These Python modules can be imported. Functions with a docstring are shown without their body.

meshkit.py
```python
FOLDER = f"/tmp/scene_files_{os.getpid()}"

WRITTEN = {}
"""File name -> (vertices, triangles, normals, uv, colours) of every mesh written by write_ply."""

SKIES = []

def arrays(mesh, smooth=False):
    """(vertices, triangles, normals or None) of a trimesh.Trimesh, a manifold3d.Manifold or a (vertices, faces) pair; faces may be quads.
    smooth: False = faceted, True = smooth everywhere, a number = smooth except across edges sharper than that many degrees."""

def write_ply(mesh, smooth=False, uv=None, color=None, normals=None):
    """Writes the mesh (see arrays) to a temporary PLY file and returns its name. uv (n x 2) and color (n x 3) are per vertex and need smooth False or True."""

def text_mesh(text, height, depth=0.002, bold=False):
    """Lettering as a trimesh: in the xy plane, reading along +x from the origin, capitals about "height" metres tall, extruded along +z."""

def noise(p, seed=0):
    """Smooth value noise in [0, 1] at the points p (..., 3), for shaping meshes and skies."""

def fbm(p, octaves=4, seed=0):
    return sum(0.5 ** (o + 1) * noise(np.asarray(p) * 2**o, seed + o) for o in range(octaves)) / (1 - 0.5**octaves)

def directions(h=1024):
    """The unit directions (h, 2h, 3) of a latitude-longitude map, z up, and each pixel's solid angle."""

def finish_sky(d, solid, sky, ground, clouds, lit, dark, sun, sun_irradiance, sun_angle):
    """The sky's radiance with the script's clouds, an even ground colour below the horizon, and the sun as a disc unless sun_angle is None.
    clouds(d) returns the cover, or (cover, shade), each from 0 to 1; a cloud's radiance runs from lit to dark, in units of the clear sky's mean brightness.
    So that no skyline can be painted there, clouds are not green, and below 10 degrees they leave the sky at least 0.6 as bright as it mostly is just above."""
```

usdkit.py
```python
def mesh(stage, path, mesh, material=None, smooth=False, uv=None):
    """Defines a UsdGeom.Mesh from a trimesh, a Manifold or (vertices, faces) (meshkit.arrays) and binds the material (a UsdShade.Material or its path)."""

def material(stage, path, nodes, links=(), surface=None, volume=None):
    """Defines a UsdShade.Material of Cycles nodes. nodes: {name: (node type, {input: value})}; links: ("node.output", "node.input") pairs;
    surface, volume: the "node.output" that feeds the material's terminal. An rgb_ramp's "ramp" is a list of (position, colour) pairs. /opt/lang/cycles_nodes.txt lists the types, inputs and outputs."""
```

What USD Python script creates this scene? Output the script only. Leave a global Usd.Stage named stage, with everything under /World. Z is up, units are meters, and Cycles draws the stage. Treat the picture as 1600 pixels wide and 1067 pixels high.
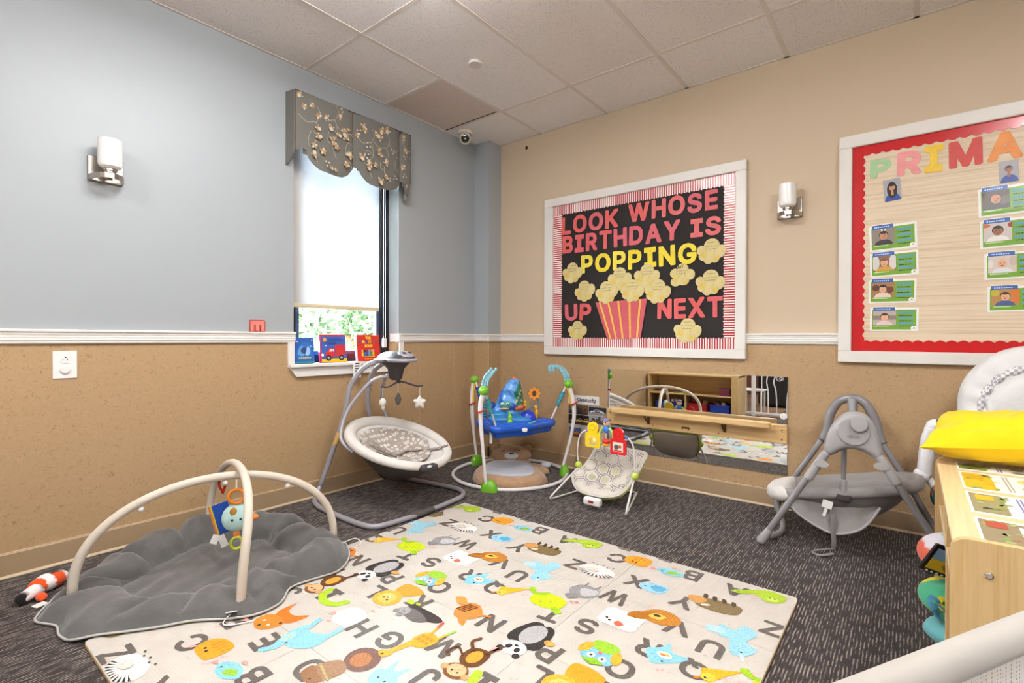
import math, random
import numpy as np
import trimesh, manifold3d, shapely
from shapely import affinity
from shapely.geometry import Polygon, Point, LineString, MultiPolygon, box as sbox
from shapely.ops import unary_union
from pxr import Usd, UsdGeom, UsdLux, UsdShade, Gf, Sdf, Vt
import meshkit, usdkit

stage = Usd.Stage.CreateInMemory()
UsdGeom.SetStageUpAxis(stage, 'Z'); UsdGeom.SetStageMetersPerUnit(stage, 1.0)
UsdGeom.Xform.Define(stage, '/World'); UsdGeom.Scope.Define(stage, '/World/Looks')

# ---------------------------------------------------------------- camera, sky, exposure
EXPOSURE = 0.42
CAM_POS, YAW, PITCH, ROLL, F_PX = (3.040, -3.430, 1.0355), 0.67421, -0.00618, 0.00278, 784.84
_f = np.array([-math.sin(YAW) * math.cos(PITCH), math.cos(YAW) * math.cos(PITCH), math.sin(PITCH)])
_r0 = np.array([math.cos(YAW), math.sin(YAW), 0.0]); _u0 = np.cross(_r0, _f)
_r = math.cos(ROLL) * _r0 + math.sin(ROLL) * _u0; _u = math.cos(ROLL) * _u0 - math.sin(ROLL) * _r0
cam = UsdGeom.Camera.Define(stage, '/World/camera')
cam.CreateHorizontalApertureAttr(36.0); cam.CreateFocalLengthAttr(36.0 * F_PX / 1600.0)
cam.CreateClippingRangeAttr(Gf.Vec2f(0.05, 200.0)); cam.CreateExposureAttr(EXPOSURE)
cam.AddTransformOp().Set(Gf.Matrix4d(*_r, 0, *_u, 0, *(-_f), 0, *CAM_POS, 1))

TROFFER = 20.5          # radiance of the ceiling light diffusers
SKY = 20.0              # radiance of the hazy white sky
dome = UsdLux.DomeLight.Define(stage, '/World/sky')
dome.CreateIntensityAttr(SKY); dome.CreateColorAttr(Gf.Vec3f(0.90, 0.95, 1.0))

# ---------------------------------------------------------------- helpers
V = lambda *a: np.array(a, float)
ORI, USED, COUNT = {}, set(), {}
PI = math.pi

def lin(c):
    """sRGB hex or 0..255 triple -> linear."""
    if isinstance(c, str):
        c = [int(c[i:i + 2], 16) for i in (0, 2, 4)]
    c = np.asarray(c, float) / 255.0
    return np.where(c <= 0.04045, c / 12.92, ((c + 0.055) / 1.055) ** 2.4)

def numbered(parent, name):
    k = (parent, name); n = COUNT.get(k, 0); COUNT[k] = n + 1
    return f'{parent}/{name}' if n == 0 else f'{parent}/{name}_{n:03d}'

def setd(prim, label=None, cat=None, group=None, kind=None):
    for k, v in (('label', label), ('category', cat), ('group', group), ('kind', kind)):
        if v:
            prim.SetCustomDataByKey(k, v)
    return prim

def thing(name, label=None, cat=None, loc=(0, 0, 0), rz=0.0, group=None, kind=None):
    """A thing: an Xform at its base; parts given in world coordinates are moved into it."""
    path = numbered('/World', name)
    x = UsdGeom.Xform.Define(stage, path)
    x.AddTranslateOp().Set(Gf.Vec3d(*map(float, loc)))
    if rz:
        x.AddRotateZOp().Set(float(rz))
    ORI[path] = np.array(loc, float)
    setd(x.GetPrim(), label, cat, group, kind)
    return path

MATS = {}
def raw_mat(name, nodes, links=(), surface='p.BSDF', volume=None):
    m = usdkit.material(stage, f'/World/Looks/{name}', nodes, links, surface, volume)
    MATS[name] = m
    return m

def mat(name, col, rough=0.5, metal=0.0, bump=0.0, bscale=80.0, var=0.0, vscale=6.0, stretch=(1, 1, 1), sheen=0.0, spec=0.5, trans=0.0, coat=0.0, emit=0.0, fuzz=0.0):
    """A principled material in col with a little noise in colour (var) and relief (bump)."""
    c = lin(col)
    nodes = {'p': ('principled_bsdf', {'base_color': tuple(c), 'roughness': rough, 'metallic': metal, 'sheen_weight': sheen, 'specular_ior_level': spec, 'transmission_weight': trans, 'coat_weight': coat})}
    links = []
    if emit:
        nodes['p'][1].update(emission_color=tuple(c), emission_strength=emit)
    if var or bump:
        nodes['tc'] = ('texture_coordinate', {})
        nodes['mp'] = ('mapping', {'scale': tuple(stretch)})
        links += [('tc.object', 'mp.vector')]
    if var:
        nodes['n'] = ('noise_texture', {'scale': vscale, 'detail': 4.0})
        nodes['r'] = ('rgb_ramp', {'ramp': [(0.25, tuple(c * (1 - var))), (0.75, tuple(np.minimum(c * (1 + var), 1)))]})
        links += [('mp.vector', 'n.vector'), ('n.fac', 'r.fac'), ('r.color', 'p.base_color')]
    if bump:
        nodes['nb'] = ('noise_texture', {'scale': bscale, 'detail': 3.0})
        nodes['b'] = ('bump', {'strength': bump, 'distance': 0.003})
        links += [('mp.vector', 'nb.vector'), ('nb.fac', 'b.height'), ('b.normal', 'p.normal')]
    return raw_mat(name, nodes, links)

def tint_mat(name, rough=0.5, bump=0.0, bscale=60.0, spec=0.5, coat=0.0, grain=0.0, gscale=40.0, sheen=0.0):
    """Colour from the mesh's own 'tint' primvar (printed paper, moulded multicolour plastic)."""
    nodes = {'a': ('attribute', {'attribute': 'tint'}), 'p': ('principled_bsdf', {'roughness': rough, 'specular_ior_level': spec, 'coat_weight': coat, 'sheen_weight': sheen})}
    links = []
    if grain:
        nodes['tc'] = ('texture_coordinate', {})
        nodes['n'] = ('noise_texture', {'scale': gscale, 'detail': 5.0, 'roughness': 0.7})
        nodes['r'] = ('rgb_ramp', {'ramp': [(0.35, (1 - grain,) * 3), (0.6, (1, 1, 1))]})
        nodes['m'] = ('mix', {'mix_type': 'multiply', 'fac': 1.0})
        links += [('tc.object', 'n.vector'), ('n.fac', 'r.fac'), ('a.color', 'm.color1'), ('r.color', 'm.color2'), ('m.color', 'p.base_color')]
    else:
        links += [('a.color', 'p.base_color')]
    if bump:
        nodes['tc2'] = ('texture_coordinate', {})
        nodes['nb'] = ('noise_texture', {'scale': bscale, 'detail': 3.0})
        nodes['b'] = ('bump', {'strength': bump, 'distance': 0.003})
        links += [('tc2.object', 'nb.vector'), ('nb.fac', 'b.height'), ('b.normal', 'p.normal')]
    return raw_mat(name, nodes, links)

def vf(m):
    if hasattr(m, 'to_mesh'):
        q = m.to_mesh(); return np.asarray(q.vert_properties[:, :3], float), np.asarray(q.tri_verts)
    if isinstance(m, (tuple, list)):
        v, f = np.asarray(m[0], float), np.asarray(m[1], int)
        if f.shape[1] == 4:
            f = np.vstack([f[:, [0, 1, 2]], f[:, [0, 2, 3]]])
        return v, f
    return np.asarray(m.vertices, float), np.asarray(m.faces)

def obj(name, mesh, material, parent=None, smooth=30, label=None, tint=None, kind=None, cat=None, group=None, local=False):
    """ONE mesh prim: a part under parent, or a top-level thing whose origin is its base."""
    v, f = vf(mesh)
    if parent is None:
        path = numbered('/World', name)
        o = V((v[:, 0].min() + v[:, 0].max()) / 2, (v[:, 1].min() + v[:, 1].max()) / 2, v[:, 2].min())
        ORI[path] = o
    else:
        path = numbered(parent, name)
        o = ORI[parent] if not local else V(0, 0, 0)
        ORI[path] = o
    v = v - o
    if tint is not None:
        smooth = smooth if smooth in (True, False) else True
        used = np.unique(f); remap = np.full(len(v), -1); remap[used] = np.arange(len(used))
        tint = np.asarray(tint, float); tint = tint[used] if tint.ndim == 2 else tint
        v, f = v[used], remap[f]
    m = usdkit.mesh(stage, path, trimesh.Trimesh(v, f, process=False), MATS[material] if isinstance(material, str) else material, smooth=smooth)
    if tint is not None:
        t = np.asarray(tint, np.float32)
        if t.ndim == 1:
            t = np.tile(t, (len(v), 1))
        UsdGeom.PrimvarsAPI(m).CreatePrimvar('tint', Sdf.ValueTypeNames.Color3fArray, 'vertex').Set(Vt.Vec3fArray.FromNumpy(t))
    if parent is None:
        UsdGeom.Xformable(m).AddTranslateOp().Set(Gf.Vec3d(*map(float, o)))
    setd(m.GetPrim(), label, cat, group, kind)
    return path

def copy_of(src, name, loc, rz=0.0, label=None, group=None, cat=None, rx=0.0, ry=0.0, scale=None):
    path = numbered('/World', name)
    x = UsdGeom.Xform.Define(stage, path)
    x.GetPrim().GetReferences().AddInternalReference(src)
    x.ClearXformOpOrder()
    for a in ('xformOp:translate', 'xformOp:rotateZ'):
        pass
    m = trimesh.transformations.euler_matrix(math.radians(rx), math.radians(ry), math.radians(rz))
    if scale:
        m = m @ np.diag([scale, scale, scale, 1])
    m[:3, 3] = loc
    x.AddTransformOp().Set(Gf.Matrix4d(*m.T.ravel().tolist()))
    x.GetPrim().SetInstanceable(True)
    was = stage.GetPrimAtPath(src).GetCustomData()
    setd(x.GetPrim(), label or was.get('label'), cat or was.get('category'), group or was.get('group'))
    return path

# ---- shapes
def cat_m(ms):
    vs, fs, n = [], [], 0
    for m in ms:
        v, f = vf(m); vs.append(v); fs.append(f + n); n += len(v)
    return np.vstack(vs), np.vstack(fs)

def cat_t(pairs):
    """[(mesh, colour)] -> (mesh, tint)"""
    m = cat_m([p[0] for p in pairs])
    t = np.vstack([np.tile(lin(p[1]) if not isinstance(p[1], np.ndarray) or p[1].ndim == 1 and p[1].max() > 1.01 else p[1], (len(vf(p[0])[0]), 1)) if not (isinstance(p[1], np.ndarray) and p[1].ndim == 2) else p[1] for p in pairs])
    return m, t

def bx(x0, y0, z0, x1, y1, z1, b=0.0):
    """A box, its edges chamfered by b."""
    lo, hi = V(min(x0, x1), min(y0, y1), min(z0, z1)), V(max(x0, x1), max(y0, y1), max(z0, z1))
    if b <= 0:
        m = trimesh.creation.box(hi - lo); m.apply_translation((lo + hi) / 2)
        return m
    b = min(b, (hi - lo).min() * 0.45)
    pts = []
    for sx in (0, 1):
        for sy in (0, 1):
            for sz in (0, 1):
                c = np.where([sx, sy, sz], hi, lo); s = np.where([sx, sy, sz], -1, 1)
                for k in range(3):
                    q = c + s * b; q[k] = c[k]; pts.append(q)
    return trimesh.convex.convex_hull(np.array(pts))

def rbx(x0, y0, z0, x1, y1, z1, r=0.01, seg=12):
    lo, hi = V(min(x0, x1), min(y0, y1), min(z0, z1)), V(max(x0, x1), max(y0, y1), max(z0, z1))
    r = min(r, (hi - lo).min() * 0.49)
    s = trimesh.creation.uv_sphere(r, count=[seg // 2 + 1, seg])
    pts = [s.vertices + np.where([a, b, c], hi - r, lo + r) for a in (0, 1) for b in (0, 1) for c in (0, 1)]
    return trimesh.convex.convex_hull(np.vstack(pts))

def spline(pts, n=8, closed=False):
    p = np.asarray(pts, float)
    if len(p) < 3:
        return p
    if closed:
        q = np.vstack([p[-1], p, p[0], p[1]])
    else:
        q = np.vstack([2 * p[0] - p[1], p, 2 * p[-1] - p[-2]])
    out = []
    for i in range(1, len(q) - 2):
        a, b, c, d = q[i - 1], q[i], q[i + 1], q[i + 2]
        t = np.linspace(0, 1, n, endpoint=False)[:, None]
        out.append(0.5 * (2 * b + (c - a) * t + (2 * a - 5 * b + 4 * c - d) * t ** 2 + (3 * b - a - 3 * c + d) * t ** 3))
    out = np.vstack(out)
    return out if closed else np.vstack([out, p[-1]])

def round_poly(pts, r=0.05, n=5, closed=False):
    """Polyline with its corners rounded."""
    p = [np.asarray(q, float) for q in pts]; out = []
    L = len(p)
    for i in range(L):
        if not closed and i in (0, L - 1):
            out.append(p[i]); continue
        a, b, c = p[i - 1], p[i], p[(i + 1) % L]
        da, dc = a - b, c - b
        k = min(r, np.linalg.norm(da) * .45, np.linalg.norm(dc) * .45)
        s, e = b + da / np.linalg.norm(da) * k, b + dc / np.linalg.norm(dc) * k
        for t in np.linspace(0, 1, n):
            out.append((1 - t) ** 2 * s + 2 * t * (1 - t) * b + t * t * e)
    return np.array(out)

def tube(pts, r, n=10, closed=False, flat=1.0, up=None):
    """Swept round (or flattened) section along a polyline; r may vary per point."""
    p = np.asarray(pts, float); L = len(p)
    r = np.broadcast_to(np.asarray(r, float), (L,))
    if closed:
        t = np.roll(p, -1, 0) - np.roll(p, 1, 0)
    else:
        t = np.gradient(p, axis=0)
    t = t / (np.linalg.norm(t, axis=1, keepdims=True) + 1e-12)
    a = np.zeros_like(p)
    ref = V(0, 0, 1) if up is None else np.asarray(up, float)
    x = ref - t[0] * (ref @ t[0])
    if np.linalg.norm(x) < 1e-3:
        x = V(1, 0, 0) - t[0] * t[0][0]
    a[0] = x / np.linalg.norm(x)
    for i in range(1, L):
        x = (a[i - 1] if up is None else ref) - t[i] * ((a[i - 1] if up is None else ref) @ t[i])
        k = np.linalg.norm(x)
        a[i] = x / k if k > 1e-6 else a[i - 1]
    b = np.cross(t, a)
    if closed and up is None:   # undo the twist
        ang = math.atan2(a[-1] @ b[0], a[-1] @ a[0])
        for i in range(L):
            w = -ang * i / L * -1
            ca, sa = math.cos(-ang * i / L), math.sin(-ang * i / L)
            a[i], b[i] = ca * a[i] + sa * b[i], ca * b[i] - sa * a[i]
    th = np.arange(n) * 2 * PI / n
    v = p[:, None] + r[:, None, None] * (np.cos(th)[None, :, None] * a[:, None] * flat + np.sin(th)[None, :, None] * b[:, None])
    v = v.reshape(-1, 3)
    f = []
    for i in range(L if closed else L - 1):
        j = (i + 1) % L
        for k in range(n):
            q = (k + 1) % n
            f += [(i * n + k, i * n + q, j * n + q), (i * n + k, j * n + q, j * n + k)]
    f = np.array(f)
    # a,b,t right-handed: faces wind outward as (a->b) with t forward
    if not closed:
        v = np.vstack([v, p[0], p[-1]]); s, e = len(v) - 2, len(v) - 1
        f = np.vstack([f, [(s, (k + 1) % n, k) for k in range(n)], [(e, (L - 1) * n + k, (L - 1) * n + (k + 1) % n) for k in range(n)]])
    m = trimesh.Trimesh(v, f, process=False)
    if m.volume < 0:
        m.invert()
    return m

def rod(a, b, r, n=10, r2=None):
    return tube([a, b], [r, r if r2 is None else r2], n)

def capsule(a, b, r, r2=None, seg=10):
    s = trimesh.creation.uv_sphere(1.0, count=[seg, seg])
    return trimesh.convex.convex_hull(np.vstack([s.vertices * r + a, s.vertices * (r2 or r) + b]))

def ell(c, rad, n=12, m=16):
    s = trimesh.creation.uv_sphere(1.0, count=[n, m]); s.apply_scale(1.0)
    s.vertices = s.vertices * np.asarray(rad if np.ndim(rad) else [rad] * 3, float) + np.asarray(c, float)
    return s

def lathe(profile, n=24, c=(0, 0, 0)):
    m = trimesh.creation.revolve(np.asarray(profile, float), sections=n)
    if m.volume < 0:
        m.invert()
    m.apply_translation(c)
    return m

def rot(m, ax, deg, c=(0, 0, 0)):
    v, f = vf(m)
    R = trimesh.transformations.rotation_matrix(math.radians(deg), ax, c)
    return trimesh.Trimesh(trimesh.transform_points(v, R), f, process=False)

def mv(m, d, s=None):
    v, f = vf(m)
    return trimesh.Trimesh((v if s is None else v * np.asarray(s)) + np.asarray(d, float), f, process=False)

def frame(m, o, ex, ey, ez):
    """Local xyz -> world with the given axes."""
    v, f = vf(m)
    w = v[:, :1] * np.asarray(ex, float) + v[:, 1:2] * np.asarray(ey, float) + v[:, 2:3] * np.asarray(ez, float) + np.asarray(o, float)
    if np.dot(np.cross(ex, ey), ez) < 0:
        f = f[:, ::-1]
    return trimesh.Trimesh(w, f, process=False)

def polys(g):
    if g.is_empty:
        return []
    return [q for q in getattr(g, 'geoms', [g]) if q.geom_type == 'Polygon' and q.area > 1e-9]

def ext(g, h, z0=0.0):
    """Extrude a shapely shape."""
    ms = [trimesh.creation.extrude_polygon(q, h, engine='earcut') for q in polys(g)]
    m = trimesh.util.concatenate(ms); m.apply_translation([0, 0, z0])
    return m

def flat(g, z=0.0):
    ms = []
    for q in polys(g):
        v, f = trimesh.creation.triangulate_polygon(q, engine='earcut')
        v = np.c_[v, np.full(len(v), z)]
        a, b, c = v[f[:, 0]], v[f[:, 1]], v[f[:, 2]]
        bad = np.cross(b - a, c - a)[:, 2] < 0
        f = np.array(f); f[bad] = f[bad][:, ::-1]
        ms.append((v, f))
    return cat_m(ms)

def circ(x, y, r, r2=None, ang=0, n=16):
    g = Polygon([(math.cos(t), math.sin(t)) for t in np.arange(n) * 2 * PI / n])
    g = affinity.scale(g, r, r2 or r, origin=(0, 0)); g = affinity.rotate(g, ang, origin=(0, 0))
    return affinity.translate(g, x, y)

def blob(pts, n=6):
    g = Polygon(spline(np.c_[np.array(pts, float), np.zeros(len(pts))], n, True)[:, :2])
    return g if g.is_valid else g.buffer(0)

def line(pts, w, sm=0):
    p = np.array(pts, float)
    if sm:
        p = spline(np.c_[p, np.zeros(len(p))], sm)[:, :2]
    return LineString(p).buffer(w / 2, quad_segs=4)

_TXT = {}
def text(s, h, bold=False, fat=0.0, cx=None):
    """Lettering as a shapely shape, baseline on y = 0."""
    k = (s, bold)
    if k not in _TXT:
        m = meshkit.text_mesh(s, 1.0, 0.1, bold)
        tri = m.vertices[m.faces]
        top = [Polygon(t[:, :2]) for t in tri if t[:, 2].min() > 0.05]
        _TXT[k] = unary_union([t.buffer(1e-5) for t in top]).simplify(0.004)
    g = affinity.scale(_TXT[k], h, h, origin=(0, 0))
    if fat:
        g = g.buffer(fat, quad_segs=3).simplify(fat * .1)
    if cx is not None:
        a, _, b, _ = g.bounds; g = affinity.translate(g, cx - (a + b) / 2, 0)
    return g

class Art:
    """Flat print: coloured shapes in layers, one mesh with a tint."""
    def __init__(s, eps=0.00025):
        s.items, s.eps = [], eps
    def add(s, g, col, z=None):
        if not g.is_empty:
            s.items.append((g, col, len(s.items) if z is None else z))
        return s
    def build(s, o, ex, ey, z0=0.0, clip=None, scale=1.0):
        ez = np.cross(ex, ey); pairs = []
        zs = sorted({z for _, _, z in s.items}); lev = {z: i for i, z in enumerate(zs)}
        for g, col, z in s.items:
            if scale != 1.0:
                g = affinity.scale(g, scale, scale, origin=(0, 0))
            if clip is not None:
                g = g.intersection(clip)
            if not polys(g):
                continue
            pairs.append((frame(flat(g, z0 + s.eps * lev[z]), o, ex, ey, ez), col))
        return cat_t(pairs) if pairs else None

def pad(poly, H=0.03, w=0.05, step=0.02, base=0.0, fn=None, bottom=0.0, power=0.5):
    """A stuffed pad with outline poly: height rises over w from the edge; fn(x, y, d) adds relief."""
    from scipy.spatial import Delaunay
    poly = poly.buffer(0)
    ring = []
    for r in [poly.exterior, *poly.interiors]:
        n = max(8, int(r.length / step)); ring += [r.interpolate(i / n, normalized=True).coords[0] for i in range(n)]
    x0, y0, x1, y1 = poly.bounds
    gx, gy = np.meshgrid(np.arange(x0 + step / 2, x1, step), np.arange(y0 + step / 2, y1, step * .87))
    gx = gx + (np.arange(gx.shape[0]) % 2)[:, None] * step / 2
    P = np.c_[gx.ravel(), gy.ravel()]
    inn = poly.buffer(-step * .45)
    P = P[shapely.contains_xy(inn, P[:, 0], P[:, 1])]
    pts = np.vstack([np.array(ring), P]); nb = len(ring)
    T = Delaunay(pts).simplices
    c = pts[T].mean(1)
    T = T[shapely.contains_xy(poly, c[:, 0], c[:, 1])]
    d = shapely.distance(shapely.points(pts), poly.boundary); d[:nb] = 0
    k = np.clip(d / w, 0, 1)
    h = H * (1 - (1 - k) ** 2) ** power
    if fn is not None:
        h = h + fn(pts[:, 0], pts[:, 1], d) * (k > 0)
    a, b, cc = pts[T[:, 0]], pts[T[:, 1]], pts[T[:, 2]]
    neg = (b - a)[:, 0] * (cc - a)[:, 1] - (b - a)[:, 1] * (cc - a)[:, 0] < 0
    T[neg] = T[neg][:, ::-1]
    top = np.c_[pts, base + h]
    bot = np.c_[pts, base - bottom * np.where(H > 0, np.maximum(H * (1 - (1 - k) ** 2) ** power, 0), 0) - 0.0005]
    idx = np.arange(len(pts)); bi = np.where(idx < nb, idx, idx + len(pts))
    v = np.vstack([top, bot])
    return trimesh.Trimesh(v, np.vstack([T, bi[T][:, ::-1]]), process=False)

def grid_surface(fn, nu, nv, closed_u=False, thick=None):
    """Quad surface fn(u, v) -> xyz arrays; thick > 0 gives a shell."""
    u, v = np.meshgrid(np.linspace(0, 1, nu, endpoint=not closed_u), np.linspace(0, 1, nv), indexing='ij')
    P = np.stack(fn(u, v), -1)
    def faces(off, flip):
        f = []
        for i in range(nu if closed_u else nu - 1):
            for j in range(nv - 1):
                a, b, c, d = i * nv + j, ((i + 1) % nu) * nv + j, ((i + 1) % nu) * nv + j + 1, i * nv + j + 1
                f += [(a, b, c), (a, c, d)]
        f = np.array(f) + off
        return f[:, ::-1] if flip else f
    if thick is None:
        return trimesh.Trimesh(P.reshape(-1, 3), faces(0, False), process=False)
    du = np.gradient(P, axis=0) if not closed_u else (np.roll(P, -1, 0) - np.roll(P, 1, 0)); dv = np.gradient(P, axis=1)
    n = np.cross(du, dv); n /= np.linalg.norm(n, axis=-1, keepdims=True) + 1e-12
    Q = P - n * thick; N = nu * nv
    f = [faces(0, False), faces(N, True)]
    rim = []
    for i in range(nu if closed_u else nu - 1):
        i2 = (i + 1) % nu
        for j, s in ((0, 1), (nv - 1, -1)):
            a, b = i * nv + j, i2 * nv + j
            rim += [(a, b, b + N)[::-s], (a, b + N, a + N)[::-s]]
    if not closed_u:
        for j in range(nv - 1):
            for i, s in ((0, -1), (nu - 1, 1)):
                a, b = i * nv + j, i * nv + j + 1
                rim += [(a, b, b + N)[::-s], (a, b + N, a + N)[::-s]]
    return trimesh.Trimesh(np.vstack([P.reshape(-1, 3), Q.reshape(-1, 3)]), np.vstack(f + [np.array(rim)]), process=False)

X_, Y_, Z_ = V(1, 0, 0), V(0, 1, 0), V(0, 0, 1)
# ---------------------------------------------------------------- materials of the room
H = 2.743; T = 0.6096; GX0, GY0 = 0.604, -1.743; XR, YB = 6.1, -7.2; TH = 0.16
def carpet():
    nodes = {'tc': ('geometry', {}), 'mp': ('mapping', {'scale': (95.0, 15.0, 1.0)}), 'mp2': ('mapping', {'scale': (240.0, 200.0, 1.0)}),
             'w': ('wave_texture', {'bands_direction': 'x', 'scale': 30.0, 'distortion': 1.6, 'detail': 2.0, 'detail_scale': 1.2}),
             'n': ('noise_texture', {'scale': 1.0, 'detail': 2.0, 'roughness': 0.55}), 'n2': ('noise_texture', {'scale': 1.0, 'detail': 2.0}),
             'wr': ('map_range', {'from_min': .35, 'from_max': .85, 'clamp': True}), 'nr': ('map_range', {'from_min': .44, 'from_max': .56, 'clamp': True}), 'x': ('math', {'math_type': 'multiply'}),
             'r': ('rgb_ramp', {'ramp': [(0.0, tuple(lin('413a38'))), (0.35, tuple(lin('5a514d'))), (0.75, tuple(lin('857b74'))), (1.0, tuple(lin('9b9189')))]}),
             'r2': ('rgb_ramp', {'ramp': [(0.3, (0.6, 0.6, 0.6)), (0.7, (1.2, 1.2, 1.2))]}),
             'm': ('mix', {'mix_type': 'multiply', 'fac': 1.0}), 'b': ('bump', {'strength': 0.6, 'distance': 0.005}),
             'p': ('principled_bsdf', {'roughness': 0.95, 'specular_ior_level': 0.1, 'sheen_weight': 0.1})}
    raw_mat('carpet', nodes, [('tc.position', 'mp.vector'), ('tc.position', 'mp2.vector'), ('tc.position', 'w.vector'), ('mp.vector', 'n.vector'), ('mp2.vector', 'n2.vector'), ('w.fac', 'wr.value'), ('n.fac', 'nr.value'),
                              ('wr.result', 'x.value1'), ('nr.result', 'x.value2'), ('x.value', 'r.fac'), ('n2.fac', 'r2.fac'),
                              ('r.color', 'm.color1'), ('r2.color', 'm.color2'), ('m.color', 'p.base_color'), ('n2.fac', 'b.height'), ('b.normal', 'p.normal')])
carpet()
def wainscot(name, c, d):
    nodes = {'g': ('geometry', {}), 'mp': ('mapping', {'scale': (60.0, 60.0, 60.0)}),
             'n': ('noise_texture', {'scale': 1.0, 'detail': 4.0, 'roughness': 0.6, 'distortion': 1.6}), 'n2': ('noise_texture', {'scale': 0.35, 'detail': 2.0}),
             'r': ('rgb_ramp', {'ramp': [(0.30, tuple(lin(d))), (0.40, tuple(lin(c) * .95)), (0.6, tuple(lin(c))), (0.74, tuple(np.minimum(lin(c) * 1.1, 1)))]}),
             'b': ('bump', {'strength': 0.12, 'distance': 0.002}), 'p': ('principled_bsdf', {'roughness': 0.6, 'specular_ior_level': 0.25})}
    raw_mat(name, nodes, [('g.position', 'mp.vector'), ('mp.vector', 'n.vector'), ('n.fac', 'r.fac'), ('r.color', 'p.base_color'), ('n.fac', 'b.height'), ('b.normal', 'p.normal')])
wainscot('wainscot', 'b99a74', '95774f')
mat('blue_paint', 'a5abaf', .42, bump=.04, bscale=220, spec=.45)
mat('beige_paint', 'cebaa0', .6, bump=.05, bscale=220, spec=.25)
mat('white_trim', 'ebe7e2', .38, var=.02)
mat('base_vinyl', 'a98f6f', .45, var=.03)
mat('base_bead', 'd0b896', .5, var=.03)
mat('tile_grid', 'e2dad4', .5, var=.02)
mat('dark_gap', '2a2725', .9)
def tile_mat(name, c):
    nodes = {'g': ('geometry', {}), 'n': ('noise_texture', {'scale': 260.0, 'detail': 2.0}), 'v': ('voronoi_texture', {'scale': 95.0}), 'n3': ('noise_texture', {'scale': 55.0, 'detail': 3.0}),
             'r': ('rgb_ramp', {'ramp': [(0.0, tuple(lin(c) * .5)), (0.16, tuple(lin(c) * .62)), (0.26, tuple(lin(c))), (1.0, tuple(lin(c)))]}),
             'b': ('bump', {'strength': 0.3, 'distance': 0.003}), 'p': ('principled_bsdf', {'roughness': 0.95, 'specular_ior_level': 0.1})}
    raw_mat(name, nodes, [('g.position', 'n.vector'), ('g.position', 'v.vector'), ('g.position', 'n3.vector'), ('v.distance', 'r.fac'), ('r.color', 'p.base_color'), ('n3.fac', 'b.height'), ('b.normal', 'p.normal')])
tile_mat('ceiling_tile', 'f4f1f0'); tile_mat('ceiling_tile_b', 'f0ebe9'); tile_mat('ceiling_tile_c', 'dccfc8')
mat('dark_alu', '23262c', .35, metal=.3)
raw_mat('pane_glass', {'t': ('transparent_bsdf', {'color': (.93, .97, .97)}), 'g': ('glossy_bsdf', {'roughness': 0.0, 'color': (1, 1, 1)}), 'f': ('fresnel', {'IOR': 1.45}), 'x': ('mix_closure', {})},
        [('f.fac', 'x.fac'), ('t.BSDF', 'x.closure1'), ('g.BSDF', 'x.closure2')], 'x.closure')
raw_mat('blind_cloth', {'t': ('transparent_bsdf', {'color': (1, 1, .98)}), 'tl': ('translucent_bsdf', {'color': (.45, .48, .55)}), 'd': ('diffuse_bsdf', {'color': tuple(lin('efe9dc'))}),
                        'a': ('mix_closure', {'fac': .45}), 'x': ('mix_closure', {'fac': .97})}, [('d.BSDF', 'a.closure1'), ('tl.BSDF', 'a.closure2'), ('t.BSDF', 'x.closure1'), ('a.closure', 'x.closure2')], 'x.closure')
raw_mat('light_diffuser', {'e': ('emission', {'color': (1.0, 0.985, 0.98), 'strength': TROFFER})}, [], 'e.emission')

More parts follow.
